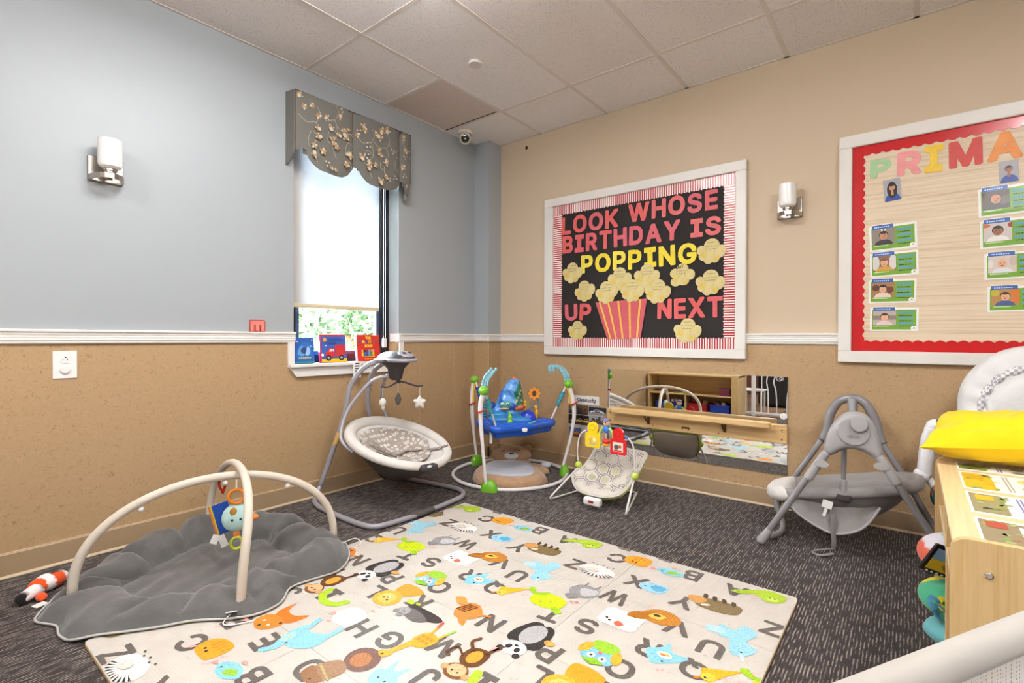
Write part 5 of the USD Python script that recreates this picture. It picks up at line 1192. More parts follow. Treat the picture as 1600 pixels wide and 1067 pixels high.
# the bowl seat
SC, SA, SB, RISE, SPH = V(.483, -1.38, .384), .353, .305, -.279, .014
su = V(math.cos(SPH), math.sin(SPH), 0); sv_ = V(-math.sin(SPH), math.cos(SPH), 0)
sn = np.cross(su + V(0, 0, RISE), sv_); sn /= np.linalg.norm(sn)
def seat_pt(a, k, drop):
    """Angle a, radius k of the rim, sunk by drop along the seat normal."""
    a = np.asarray(a); k = np.asarray(k)
    base = SC + (np.cos(a) * SA * k)[..., None] * (su + V(0, 0, RISE)) + (np.sin(a) * SB * k)[..., None] * sv_
    return base - np.asarray(drop)[..., None] * sn
def bowl(depth, k0, off=0.0, p=1.7):
    def fn(u, v):
        a = u * 2 * PI; k = k0 * (1 - v) + .02 * v
        P = seat_pt(a, k, off + depth * (1 - (k / k0) ** p)); return P[..., 0], P[..., 1], P[..., 2]
    return fn
def face_to(m, ref, toward=True):
    """Flip a sheet so that its normals point towards (or away from) ref."""
    v, f = vf(m); c = v[f].mean(1); n = np.cross(v[f[:, 1]] - v[f[:, 0]], v[f[:, 2]] - v[f[:, 0]])
    s = (n * (np.asarray(ref) - c)).sum()
    return trimesh.Trimesh(v, f if (s > 0) == toward else f[:, ::-1], process=False)
up_ref = SC + V(0, 0, 1.5)
obj('seat_shell', face_to(grid_surface(bowl(.235, .93, .03, 1.5), 48, 12, True), up_ref, False), 'dark_taupe', sw, True)
aa = np.linspace(0, 2 * PI, 60, endpoint=False)
obj('seat_rim', tube(seat_pt(aa, np.full(60, .93), np.full(60, .012)), .034 + .006 * np.cos(aa - PI), 12, True, flat=.9), 'minky_white', sw, True)
def lin_fn(u, v):
    a = u * 2 * PI; k = .92 * (1 - v) + .02 * v
    P = seat_pt(a, k, .0 + .14 * (1 - (k / .92) ** 1.6)); return P[..., 0], P[..., 1], P[..., 2]
obj('seat_lining', face_to(grid_surface(lin_fn, 48, 14, True), up_ref), 'minky_white', sw, True)
def ins_fn(u, v):
    a = u * 2 * PI; k = .73 * (1 - v) + .02 * v
    k = np.where(np.cos(a) > .2, k * (1 - .22 * np.clip(np.cos(a), 0, 1)), k)
    P = seat_pt(a, k, -.016 + .14 * (1 - (k / .92) ** 1.6) - .008 * np.sin(PI * np.clip(v * 3, 0, 1)) + .006 * np.cos(a * 2) * np.sin(v * 14) - .004); return P[..., 0], P[..., 1], P[..., 2]
obj('seat_insert', face_to(grid_surface(ins_fn, 48, 16, True), up_ref), 'dot_fabric', sw, True)
obj('harness_strap', cat_m([tube(seat_pt(np.array([1.9, 1.6, 1.2, .95, .85]), np.array([.02, .25, .5, .75, .92]), np.array([.10, .085, .06, .02, -.025])), .013, 6, flat=.25), tube(seat_pt(np.array([3.9, 3.9, 3.9, 3.9]), np.array([.02, .2, .35, .5]), np.array([.105, .085, .07, .045])), .012, 6, flat=.25), tube(seat_pt(np.array([4.4, 4.4, 4.4, 4.4]), np.array([.02, .2, .4, .6]), np.array([.105, .09, .065, .03])), .012, 6, flat=.25)]), 'tan_strap', sw, True)
c0 = seat_pt(np.array([-.22]), np.array([.98]), np.array([.012]))[0]
obj('foot_clip', frame(rbx(-.055, -.034, -.022, .055, .034, .022, .02), c0, V(.24, .97, .0), su, np.cross(V(.24, .97, 0), su)), 'dark_shell', sw, 40)
obj('clip_badge', frame(ell((0, 0, 0), (.016, .008, .003), 8, 14), c0 + V(.032, -.012, .012), V(.24, .97, 0), V(0, 0, 1), V(.97, -.24, 0)), 'plastic_white', sw, True)
obj('seat_mount', cat_m([capsule(V(.37, -1.40, .175), V(.46, -1.37, .155), .05, .04)]), 'dark_shell', sw, 40)

# ---------------------------------------------------------------- activity jumper in the corner
tint_mat('moulded', .28, spec=.5, coat=.2); mat('jumper_white', 'e9e4e4', .35)
raw_mat('clear_blue', {'p': ('principled_bsdf', {'base_color': tuple(lin('a4dcec')), 'roughness': .2, 'transmission_weight': .25, 'ior': 1.3})})
JC, JR = V(.65, -.46, 0), .43
ju = thing('baby_jumper', 'ocean themed baby jumper with blue tray and green feet in the corner', 'baby jumper', (.65, -.46, 0))
obj('base_ring', tube([(JC[0] + JR * math.cos(a), JC[1] + JR * math.sin(a), .014) for a in np.linspace(0, 2 * PI, 72, endpoint=False)], .0135, 10, True), 'jumper_white', ju, True)
POST = dict(A=[(.238, -.385, .04), (.234, -.385, .082), (.221, -.395, .217), (.207, -.404, .38), (.202, -.407, .543), (.209, -.4, .652), (.218, -.393, .695)],
            B=[(.795, -.880, .04), (.788, -.894, .079), (.773, -.904, .275), (.761, -.912, .454), (.759, -.913, .587), (.769, -.905, .65), (.774, -.9, .681)],
            C=[(.962, -.203, .04), (.969, -.2, .091), (1.007, -.168, .282), (1.026, -.152, .432), (1.022, -.154, .553), (1.001, -.17, .653), (.993, -.176, .690)])
FEET = dict(A=(.236, -.382), B=(.80, -.868), C=(.972, -.198))
for k, pts in POST.items():
    sp_ = spline(pts, 6); rr = np.interp(np.linspace(0, 1, len(sp_)), [0, .35, .6, 1], [.0115, .012, .017, .017])
    obj('post', tube(sp_, rr, 12), 'jumper_white', ju, True)
    fx, fy = FEET[k]; d = V(fx, fy, 0) - JC; d /= np.linalg.norm(d); tdir = np.cross(Z_, d)
    obj('foot', frame(dome(.062, .040, .078, 2.3), (fx, fy, .001), tdir, -d if 0 else np.cross(Z_, tdir), Z_), 'moulded', ju, True, tint=lin('74b82c'))
    obj('post_cap', ell(pts[-1], (.036, .036, .033)), 'moulded', ju, True, tint=lin('7cc034'))
def along(pts, t): 
    s_ = spline(pts, 10); return s_[int(t * (len(s_) - 1))]
for k, t0 in (('A', .62), ('B', .60), ('C', .66)):
    c = along(POST[k], t0); obj('link_ring', tube([(c[0] + .028 * math.cos(a), c[1] + .028 * math.sin(a), c[2] + .012 * math.sin(a * 1 + 1)) for a in np.linspace(0, 2 * PI, 20, endpoint=False)], .0055, 8, True), 'moulded', ju, True, tint=lin('c2262c'))
for k in 'AC':
    a, b, c = (along(POST[k], t) for t in (.62, .75, .9)); off = V(-.012, -.016, 0) if k == 'C' else V(.02, -.004, 0)
    obj('yellow_strip', tube(spline([a + off, b + off, c + off], 4), .0075, 8), 'moulded', ju, True, tint=lin('eebc2e'))
def seaweed(pts, r, seed):
    rr = random.Random(seed); sp_ = spline(pts, 6); ms = [tube(sp_, np.linspace(r, r * .5, len(sp_)), 8)]
    for i in range(2, len(sp_), 2):
        for s in (-1, 1): ms.append(ell(sp_[i] + vr * s * r * 1.9 + V(0, 0, r * .5), (r * 1.1, r * 1.1, r * 1.5), 8, 10))
    return cat_m(ms)
obj('seaweed', seaweed([(.778, -.897, .70), (.785, -.89, .75), (.801, -.878, .784), (.825, -.858, .822)], .0085, 1), 'clear_blue', ju, True)
obj('seaweed', seaweed([(.987, -.18, .70), (.975, -.19, .755), (.949, -.21, .800), (.915, -.237, .822), (.887, -.26, .813), (.893, -.256, .785)], .0085, 2), 'clear_blue', ju, True)
TZ = .375
ang = {'A': math.atan2(FEET['A'][1] - JC[1], FEET['A'][0] - JC[0]), 'B': math.atan2(FEET['B'][1] - JC[1], FEET['B'][0] - JC[0]), 'C': math.atan2(FEET['C'][1] - JC[1], FEET['C'][0] - JC[0])}
tp = []
for a in np.linspace(0, 2 * PI, 90, endpoint=False):
    d = min(abs((a - x + PI) % (2 * PI) - PI) for x in ang.values()); tp.append((JC[0] + (.245 + .085 * math.exp(-(d / .26) ** 2)) * math.cos(a), JC[1] + (.245 + .085 * math.exp(-(d / .26) ** 2)) * math.sin(a)))
TP = Polygon(tp)
obj('tray', cat_m([pad(TP, .035, .05, .02, TZ + .02, bottom=2.0), tube(np.c_[np.array(tp), np.full(len(tp), TZ + .022)], .017, 8, True, flat=1.5)]), 'moulded', ju, True, tint=lin('1f5fd0'))
for k in 'ABC':
    top = along(POST[k], .97); d = JC - V(FEET[k][0], FEET[k][1], 0); d /= np.linalg.norm(d); end = JC + V(math.cos(ang[k]), math.sin(ang[k]), 0) * .315 + V(0, 0, TZ + .05)
    st_ = top + d * .02; q = [st_ + (end - st_) * t for t in (0, .2, .62, 1)]
    obj('spring_strap', cat_m([rod(q[0], q[1], .008, 8), rod(q[2], q[3], .007, 8)]), 'jumper_white', ju, True)
    n = 26; tt_ = np.linspace(0, 1, n); obj('spring_cover', tube([q[1] + (q[2] - q[1]) * t for t in tt_], .016 + .004 * np.sin(tt_ * 50), 10), 'moulded', ju, True, tint=lin('3f9fb0' if k != 'A' else '2a55a8'))
cr = V(.78, .625, 0); cf = V(-.625, .78, 0)        # across the picture, and away
def JF(m, c): return frame(m, c, cr, cf, Z_)
wv = [(-.15, -.01), (-.15, .05), (-.11, .10), (-.085, .17), (-.05, .22), (-.01, .275), (.03, .292), (.065, .275), (.085, .22), (.098, .13), (.095, .05), (.08, -.01)]
wm = pad(blob(wv, 4), .05, .06, .012, bottom=.9, fn=lambda x, y, d: .008 * np.sin(y * 70 + x * 20) * np.clip(d / .03, 0, 1))
wm = frame(wm, (.645, -.452, TZ + .07), cr, Z_, -cf)
def wcol(q):
    k = (q - V(.645, -.452, TZ + .07)); x, z = k @ cr, k[2]
    if x > .045 + .02 * math.sin(z * 30) and z > .06: return '1f7a62' if math.sin(z * 120) * math.sin(x * 150 + z * 60) < .55 else 'd8cf9c'
    if abs(x + .075 - .12 * (z - .10)) < .012 and z > .05: return '2f66c8'
    s = math.sin(x * 60 + z * 45); return '5f9fe0' if s < .2 else '74b4ea' if s < .75 else '4a88d8'
obj('wave_backdrop', wm, 'moulded', ju, True, tint=paint(wm, wcol))
fl_ = [(ell((0, -.045, .10), (.05, .028, .030)), '4fa89a'), (ell((.045, -.04, .09), (.038, .026, .026)), '2c58b0'), (ell((-.028, -.07, .112), .011, 8, 10), 'eef2f0'), (ell((.012, -.072, .112), .011, 8, 10), 'eef2f0'), (ell((-.028, -.080, .112), .005, 8, 8), '20242a'), (ell((.012, -.082, .112), .005, 8, 8), '20242a'), (ell((-.01, -.065, .075), (.035, .015, .008)), 'e2b07a')]
obj('sea_turtle', *(lambda m, t: (JF(m, (.625, -.478, TZ + .06)), 'moulded', ju, True, None, t))(*cat_t(fl_)))
obj('orange_fin', JF(cat_m([ell((0, 0, 0), (.014, .012, .016), 8, 10), ell((.014, 0, -.006), (.010, .010, .012), 8, 10)]), (.668, -.44, TZ + .355)), 'moulded', ju, True, tint=lin('e8703c'))
deck = cat_m([JF(ell((-.02, -.06, .06), (.15, .08, .038)), JC + V(0, 0, TZ)), JF(ell((-.08, -.02, .09), (.08, .07, .03)), JC + V(0, 0, TZ)), JF(ell((.06, -.08, .055), (.11, .05, .03)), JC + V(0, 0, TZ))])
obj('water_deck', deck, 'moulded', ju, True, tint=lin('2f86c4'))
obj('water_rim', JF(tube(spline([(.03, -.165, .035), (.09, -.185, .028), (.15, -.165, .035), (.185, -.12, .042)], 6), .012, 8, flat=.6), JC + V(0, 0, TZ + .01)), 'moulded', ju, True, tint=lin('5fc0cc'))
obj('blue_dome', JF(dome(.062, .055, .075, 2.2), JC + V(0, 0, TZ + .05) + cr * .135 - cf * .05), 'moulded', ju, True, tint=lin('1f3fc0'))
obj('brown_fish', JF(rot(ell((0, 0, 0), (.042, .02, .022)), Y_, -15), JC + V(0, 0, TZ + .145) + cr * .075 - cf * .09), 'moulded', ju, True, tint=lin('a8512f'))
obj('green_rattle', JF(cat_m([ell((0, 0, .0), (.020, .018, .022)), ell((0, 0, .032), (.016, .014, .018)), ell((-.004, 0, .058), (.010, .010, .014), 8, 10)]), JC + V(0, 0, TZ + .055) - cf * .17 + cr * .0), 'moulded', ju, True, tint=lin('86cf3a'))
obj('seahorse', JF(cat_m([ell((0, 0, .0), (.012, .012, .03)), ell((-.004, 0, .04), (.013, .012, .016), 8, 10), ell((.0, 0, -.03), (.008, .008, .016), 8, 10)]), JC + V(0, 0, TZ + .10) + cr * .20 - cf * .02), 'moulded', ju, True, tint=lin('f0b429'))
obj('seahorse', JF(cat_m([ell((0, 0, .0), (.012, .012, .03)), ell((0, 0, .036), (.011, .011, .014), 8, 10)]), JC + V(0, 0, TZ + .135) + cr * .115 + cf * .03), 'moulded', ju, True, tint=lin('f0c62e'))
obj('sun_stalk', JF(tube(spline([(.14, .0, .12), (.165, .0, .145), (.21, .0, .15), (.215, .0, .19), (.19, .0, .225)], 6), .0055, 8), JC + V(0, 0, TZ)), 'moulded', ju, True, tint=lin('5f8fb0'))
obj('sun_toy', JF(frame(cat_m([ext(star(.040, .026, 8).difference(circ(0, 0, .017)), .016), mv(ext(circ(0, 0, .018), .008), (0, 0, .004))]), (.182, -.01, .245), X_, Z_, -Y_), JC + V(0, 0, TZ)), 'moulded', ju, False, tint=lin('f0922a'))
obj('sun_face', JF(frame(ext(circ(0, 0, .016, .022), .018), (.182, -.011, .245), X_, Z_, -Y_), JC + V(0, 0, TZ)), 'moulded', ju, False, tint=lin('4a4038'))
obj('coil_toy', JF(tube([(-.20 + .018 * math.cos(a * 6), -.05 + .018 * math.sin(a * 6), .07 + .05 * a / PI) for a in np.linspace(0, 2 * PI, 90)], .007, 6), JC + V(0, 0, TZ)), 'moulded', ju, True, tint=lin('3c8c98'))
obj('blue_ball', JF(ell((-.135, -.01, .155), (.026, .026, .024)), JC + V(0, 0, TZ)), 'moulded', ju, True, tint=lin('24479c'))
obj('brand_oval', JF(frame(ext(circ(0, 0, .020, .016), .004), (.105, -.262, .014), X_, Z_, -Y_), JC + V(0, 0, TZ)), 'plastic_white', ju, False)
obj('white_tag', JF(bx(-.145, -.262, -.085, -.125, -.258, .03, .001), JC + V(0, 0, TZ)), 'tag_white', ju, False)

# bear rug under the jumper
mat('bear_fur', 'bb9675', .95, bump=1.0, bscale=140, var=.12, vscale=25, sheen=.4, spec=.1); mat('bear_belly', 'b9bdc6', .9, bump=.5, bscale=60, var=.06, vscale=10, sheen=.3); tint_mat('fur_tint', .9, bump=.5, bscale=140, sheen=.3)
be = thing('bear_rug', 'plush tan bear floor rug with pale grey belly inside the jumper ring', 'bear rug', (.68, -.46, 0))
bp = blob([(.62, -.80), (.52, -.735), (.42, -.60), (.37, -.45), (.36, -.33), (.40, -.24), (.50, -.18), (.60, -.14), (.68, -.20), (.74, -.185), (.82, -.20), (.87, -.25), (.84, -.31), (.93, -.38), (1.00, -.47), (.985, -.60), (.92, -.70), (.82, -.76), (.72, -.80)], 5).intersection(circ(JC[0], JC[1], .405, n=60))
obj('bear_body', pad(bp, .055, .07, .014, .003, lambda x, y, d: .012 * (meshkit.fbm(np.c_[x * 14, y * 14, 0 * x], 3, 2) - .5)), 'bear_fur', be, True)
bl = blob([(.60, -.70), (.48, -.56), (.44, -.42), (.50, -.32), (.62, -.27), (.74, -.31), (.86, -.42), (.91, -.53), (.84, -.64), (.72, -.70)], 5)
obj('belly_panel', pad(bl, .022, .05, .014, .052, lambda x, y, d: .012 * (meshkit.fbm(np.c_[x * 10, y * 22, 0 * x], 3, 4) - .5)), 'bear_belly', be, True)
HB = V(.475, -.225, .085); ex = V(.78, .62, 0); ey = V(-.62, .78, 0)
F = lambda m: frame(m, HB, ex, ey, Z_)
hd = mv(ell((0, 0, 0), (.165, .10, .072), 18, 28), (0, 0, 0)); obj('bear_head', F(hd), 'bear_fur', be, True)
obj('muzzle', F(ell((.0, -.075, .008), (.062, .04, .034), 14, 18)), 'fur_tint', be, True, tint=lin('d9d4ce'))
obj('nose', F(ell((.0, -.100, .032), (.020, .012, .009), 10, 12)), 'fur_tint', be, True, tint=lin('5c4436'))
obj('eye', F(cat_m([ell((-.062, -.066, .046), (.009, .006, .006), 8, 8), ell((.062, -.066, .046), (.009, .006, .006), 8, 8)])), 'fur_tint', be, True, tint=lin('6e4f3a'))
for s in (-1, 1): obj('ear', F(ell((s * .13, .03, .045), (.04, .025, .03))), 'bear_fur', be, True)
pw = V(.835, -.235, .035); obj('paw_pad', mv(ell((0, 0, 0), (.045, .035, .025)), pw + V(-.01, 0, .025)), 'bear_belly', be, True)

# ---------------------------------------------------------------- bouncer in front of the mirror
mat('wire_white', 'e4e0dc', .35); mat('lime', 'c3d653', .4); mat('bounce_trim', 'c9c2bb', .85)
bo = thing('baby_bouncer', 'cream hexagon print baby bouncer with toy bar in front of the mirror', 'baby bouncer', (1.53, -.56, 0))
fr = round_poly([V(1.341, -.587, .205), V(1.227, -.795, .008), V(1.31, -.30, .008), V(1.60, -.285, .008), V(1.747, -.762, .008), V(1.727, -.595, .20)], .05, 6)
obj('wire_frame', tube(fr, .0065, 8), 'wire_white', bo, True)
obj('frame_joint', cat_m([capsule(V(1.610, -.315, .010), V(1.625, -.37, .010), .010), capsule(V(1.300, -.36, .010), V(1.292, -.41, .010), .010)]), 'wire_white', bo, True)
SO = V(1.535, -.76, .05); SD = V(0, .34, .32); SD /= np.linalg.norm(SD); SN = np.cross(X_, SD)
outl = [(-.142, .385), (-.09, .408), (-.03, .418), (.10, .412), (.215, .395), (.219, .33), (.213, .27), (.196, .21), (.184, .172), (.15, .10), (.10, .065), (.03, .045), (-.09, .045), (-.168, .08), (-.205, .135), (-.208, .165), (-.172, .24), (-.155, .31)]
OP = blob(outl, 4)
def sag(m, depth=.06):
    """Seat cloth hangs back between its sides and curls up at the foot end."""
    v, f = vf(m); v = v.copy(); x, y = v[:, 0], v[:, 1]
    v[:, 2] += -depth * np.clip(1 - (x / .21) ** 2, 0, 1) * np.clip(np.sin(np.clip((y - .03) / .40, 0, 1) * PI), 0, 1) ** .7
    return trimesh.Trimesh(v, f, process=False)
SF = lambda m: frame(m, SO, X_, SD, SN)
mat('bounce_cloth', 'd3ccc2', .9, bump=.3, bscale=150, var=.03, sheen=.2, spec=.15)
obj('seat_pad', SF(sag(pad(OP, .022, .04, .010, 0, lambda x, y, d: .004 * (meshkit.fbm(np.c_[x * 25, y * 25, 0 * x], 3, 2) - .5), bottom=.3))), 'bounce_cloth', bo, True)
A = Art(.0002); hexl, r2 = [], random.Random(2)
for i in range(-5, 6):
    for j in range(0, 9):
        cx, cy = i * .088 + (j % 2) * .044, .03 + j * .075
        hx_ = lambda R: Polygon([(cx + R * math.cos(PI / 6 + k * PI / 3), cy + R * math.sin(PI / 6 + k * PI / 3)) for k in range(6)])
        c = r2.choice(['8f8880', 'a0929a', '948b70', 'aaa298'])
        A.add(hx_(.047).difference(hx_(.0385)), c, 0); A.add(hx_(.028).difference(hx_(.0245)), 'b5aea3', 1)
        if r2.random() < .3: A.add(hx_(.024), r2.choice(['c4bd9c', 'b9b3ae', 'b5b092']), 1)
clip = OP.buffer(-.014).intersection(sbox(-1, .10, 1, 1))
segs = []
for g, c, z in A.items:
    q = g.intersection(clip)
    if not q.is_empty: segs.append((q.segmentize(.012), c, z))
A.items = segs; m, tt = A.build((0, 0, 0), X_, Y_, z0=.0222); obj('hexagon_print', SF(sag(m)), 'card_paper', bo, False, tint=tt)
obj('seat_piping', SF(sag(tube([(q[0], q[1], .006) for q in np.array(OP.exterior.coords)[:-1]], .006, 6, True))), 'bounce_trim', bo, True)
obj('seat_support', SF(sag(mv(pad(OP.buffer(-.012), .0, .02, .02, 0), (0, 0, -.02)), .075)), 'bounce_trim', bo, True)
obj('lime_rim', SF(sag(tube([(q[0], q[1], -.010) for q in np.array(OP.buffer(-.004).exterior.coords)[:-1]], .007, 6, True))), 'lime', bo, True)
obj('vibration_unit', cat_m([rbx(1.485, -.80, .035, 1.60, -.755, .082, .014)]), 'plastic_white', bo, 40)
obj('unit_label', bx(1.527, -.8018, .055, 1.560, -.800, .068), 'book_cover', bo, False, tint=lin('a8323a'))
obj('side_hub', ell((1.335, -.597, .212), (.022, .022, .024)), 'lime', bo, True); obj('side_hub', ell((1.735, -.605, .206), (.022, .022, .024)), 'lime', bo, True)
bar = [(1.338, -.60, .225), (1.340, -.62, .313), (1.356, -.62, .402), (1.39, -.62, .44), (1.430, -.62, .449), (1.502, -.62, .455), (1.549, -.62, .456), (1.608, -.62, .454), (1.655, -.62, .449), (1.70, -.62, .43), (1.728, -.62, .39), (1.736, -.62, .33), (1.737, -.61, .22)]
obj('toy_bar', tube(spline(bar, 5), .0052, 8), 'wire_white', bo, True)
obj('bar_bead', cat_m([ell((1.418, -.62, .449), (.012, .012, .011), 8, 10)]), 'moulded', bo, True, tint=lin('8a6fc8')); obj('bar_bead', ell((1.508, -.62, .455), (.016, .014, .013), 8, 10), 'moulded', bo, True, tint=lin('e2472c')); obj('bar_bead', ell((1.606, -.62, .452), (.020, .013, .012), 8, 10), 'moulded', bo, True, tint=lin('eec42c')); obj('bar_bead', ell((1.685, -.62, .437), (.013, .012, .012), 8, 10), 'moulded', bo, True, tint=lin('5f7fd0'))
def paddle(x, col, pic, z=.45):
    g = unary_union([circ(0, .030, .033), sbox(-.030, -.02, .030, .03), sbox(-.042, -.085, .042, -.012).buffer(.006)]).buffer(.004)
    c = V(x, -.63, z)
    obj('spinner_toy', frame(ext(g, .014), c, X_, Z_, -Y_), 'moulded', bo, False, tint=lin(col))
    A = Art(.0004); A.add(circ(0, .03, .020, n=20).difference(circ(0, .03, .016, n=20)), 'c8a81e' if pic == 'y' else 'b81f22')
    A.add(sbox(-.034, -.078, .034, -.02), 'eecf5e' if pic == 'y' else 'e8e2d8'); A.add(circ(-.01, -.05, .016), 'dcb63a' if pic == 'y' else '5c5a5e'); A.add(circ(.014, -.045, .010), 'f5ecc8' if pic == 'y' else 'd05a30'); A.add(sbox(-.026, -.076, .026, -.066), 'c8b49c' if pic == 'y' else 'c93a34')
    m, tt = A.build(c + V(0, -.0145, 0), X_, Z_); obj('spinner_print', m, 'moulded', bo, False, tint=tt)
paddle(1.464, 'f0cf1e', 'y', .445); paddle(1.640, 'dc2020', 'r', .425)
mk = [(ell((0, 0, .062), (.022, .020, .022)), 'eec79a'), (ell((0, 0, .020), (.022, .018, .024)), '3f7fd8'), (ell((0, -.002, .078), (.023, .021, .012)), '8a78b8'), (ell((-.008, -.020, .064), .003, 6, 6), '2a2a2a'), (ell((.008, -.020, .064), .003, 6, 6), '2a2a2a'), (ell((0, 0, -.056), (.026, .022, .020)), 'dc2c24'), (ell((0, 0, -.075), (.024, .020, .012)), 'f0b42c'), (tube(spline([(-.022, 0, .03), (-.042, 0, .0), (-.046, 0, -.04), (-.03, 0, -.075)], 5), .009, 8), 'a8d878'), (tube(spline([(.022, 0, .03), (.042, 0, .0), (.046, 0, -.04), (.03, 0, -.075)], 5), .009, 8), 'a8d878'), (tube([(0, 0, 0), (0, 0, -.04)], .006, 8), 'b9b4b0')]
m, tt = cat_t(mk); obj('figure_toy', mv(m, (1.552, -.628, .452)), 'moulded', bo, True, tint=tt)
# ---------------------------------------------------------------- grey folding swing by the right wall
mat('swing_grey', 'a5a2a3', .42); mat('swing_tube', '8e8b8d', .38, metal=.15); mat('swing_cloth', '8f8a88', .85, bump=.35, bscale=60, var=.06, vscale=9, sheen=.15); mat('swing_cloth_b', '7d7876', .85, bump=.4, bscale=40, sheen=.15); mat('engraved', '6f6c6c', .5)
gs = thing('folding_swing', 'grey A-frame folding baby swing with cloth seat right of the mirror', 'baby swing', (2.78, -.42, 0))
hs = [(2.712, .500), (2.714, .56), (2.732, .615), (2.755, .655), (2.785, .690), (2.821, .704), (2.865, .698), (2.895, .67), (2.918, .62), (2.93, .565), (2.940, .510), (2.915, .492), (2.895, .505), (2.862, .524), (2.822, .530), (2.79, .522), (2.762, .503), (2.738, .487)]
HP = blob(hs, 4)
Fy = lambda m, y: frame(m, (0, y, 0), X_, Z_, -Y_)
hm = manifold3d.Manifold.extrude(manifold3d.CrossSection([np.array(HP.exterior.coords)[:-1]], manifold3d.FillRule.NonZero), .050)
obj('front_housing', Fy(pad(HP, .022, .03, .010, .0, bottom=1.0), -.638), 'swing_grey', gs, True)
obj('housing_disc', Fy(mv(lathe([[0, .0], [.064, 0], [.064, .006], [.060, .010], [0, .010]], 40), (2.829, .613, .0225)), -.635), 'swing_grey', gs, 30)
obj('speed_knob', Fy(mv(lathe([[0, 0], [.037, 0], [.037, .010], [.031, .017], [0, .019]], 32), (2.851, .651, .032)), -.635), 'swing_grey', gs, 30)
A = Art(.0003); A.add(circ(0, 0, .027, .0085, n=28).difference(circ(0, 0, .0255, .0072, n=28)), '6f6c6c'); A.add(affinity.translate(text('GRACO', .0085, True, cx=0), 0, -.004), '6f6c6c')
m, tt = A.build((2.832, -.635 - .0332, .590), X_, Z_); obj('raised_logo', m, 'card_paper', gs, False, tint=tt)
fl = [(2.446, -.665, .022), (2.484, -.66, .085), (2.604, -.65, .298), (2.698, -.645, .462)]
obj('front_leg', tube(fl, .0155, 12), 'swing_tube', gs, True); obj('front_leg', tube([(2.93, -.64, .49), (2.973, -.64, .425), (3.112, -.64, .190), (3.205, -.635, .022)], .0155, 12), 'swing_tube', gs, True)
for a, b, s in ((V(2.65, -.648, .372), V(2.715, -.640, .492), -1), (V(2.985, -.64, .405), V(2.925, -.640, .505), 1)):
    obj('leg_collar', cat_m([capsule(a, b, .021, .019), mv(frame(ext(circ(0, 0, .030, .016, 0), .012), (0, 0, 0), X_, Z_, -Y_), (a + b) / 2 + V(-s * .022, -.012, .015))]), 'swing_grey', gs, 40)
obj('foot', capsule(V(2.446, -.668, .022), V(2.478, -.66, .075), .022, .018), 'swing_grey', gs, True); obj('foot', capsule(V(3.207, -.635, .022), V(3.175, -.637, .075), .022, .018), 'swing_grey', gs, True)
obj('side_link', tube(spline([(2.47, -.62, .03), (2.500, -.47, .020), (2.488, -.38, .05), (2.44, -.29, .11), (2.430, -.235, .14), (2.447, -.18, .135)], 6), .0145, 10), 'swing_tube', gs, True)
obj('back_leg', tube(spline([(2.415, -.155, .02), (2.44, -.158, .11), (2.525, -.16, .267), (2.651, -.16, .488)], 5), .0155, 12), 'swing_tube', gs, True); obj('back_leg', tube([(2.91, -.16, .50), (3.03, -.16, .29), (3.16, -.155, .02)], .0155, 12), 'swing_tube', gs, True)
bh = [(2.64, .47), (2.655, .53), (2.672, .62), (2.715, .70), (2.775, .722), (2.84, .71), (2.885, .64), (2.905, .55), (2.92, .49), (2.885, .48), (2.84, .53), (2.78, .55), (2.72, .53), (2.68, .47)]
obj('back_housing', cat_m([tube(spline([(2.645, -.16, .475), (2.668, -.16, .53), (2.683, -.16, .62), (2.722, -.16, .693), (2.775, -.16, .716), (2.835, -.16, .70), (2.88, -.16, .62), (2.90, -.16, .54), (2.915, -.16, .49)], 5), .0225, 12), capsule(V(2.785, -.17, .705), V(2.790, -.20, .60), .024, .02)]), 'swing_tube', gs, True)
obj('hanger_rod', rod((2.785, -.60, .60), (2.784, -.575, .285), .0105, 12), 'swing_tube', gs, True); obj('hanger_rod', rod((2.757, -.20, .62), (2.757, -.235, .36), .0105, 12), 'swing_tube', gs, True)
obj('rod_sleeve', cat_m([rod((2.7845, -.585, .37), (2.784, -.577, .30), .0145, 12)]), 'swing_grey', gs, 40)
obj('seat_hub', cat_m([rbx(2.755, -.595, .268, 2.815, -.565, .300, .006)]), 'dark_shell', gs, 40)
# seat: a padded oval, higher at the right, over a slung cloth tray
SC2, RS = V(2.752, -.405, .300), .23
sx_ = V(1, 0, RS); sx_ /= np.linalg.norm(sx_); szn = np.cross(sx_, Y_); G = lambda m: frame(m, SC2, sx_, Y_, szn)
so = blob([(-.335, .01), (-.325, .09), (-.25, .15), (-.10, .185), (.10, .185), (.26, .16), (.335, .08), (.345, .0), (.325, -.08), (.25, -.15), (.10, -.185), (-.10, -.185), (-.25, -.145), (-.325, -.08)], 5)
dip = lambda x, y, d: -.035 * np.clip(d / .10, 0, 1) + .008 * (meshkit.fbm(np.c_[x * 16, y * 16, 0 * x], 3, 3) - .5) - .006 * np.abs(np.sin(x * 22)) * np.clip(d / .06, 0, 1)
obj('seat_pad', G(pad(so, .045, .045, .012, -.01, dip, bottom=.6)), 'swing_cloth', gs, True)
obj('foot_cover', G(pad(so.intersection(sbox(-.4, -.3, -.215, .3)).buffer(.004), .052, .05, .012, -.012, lambda x, y, d: -.022 * np.clip(d / .08, 0, 1), bottom=.75)), 'minky_white', gs, True)
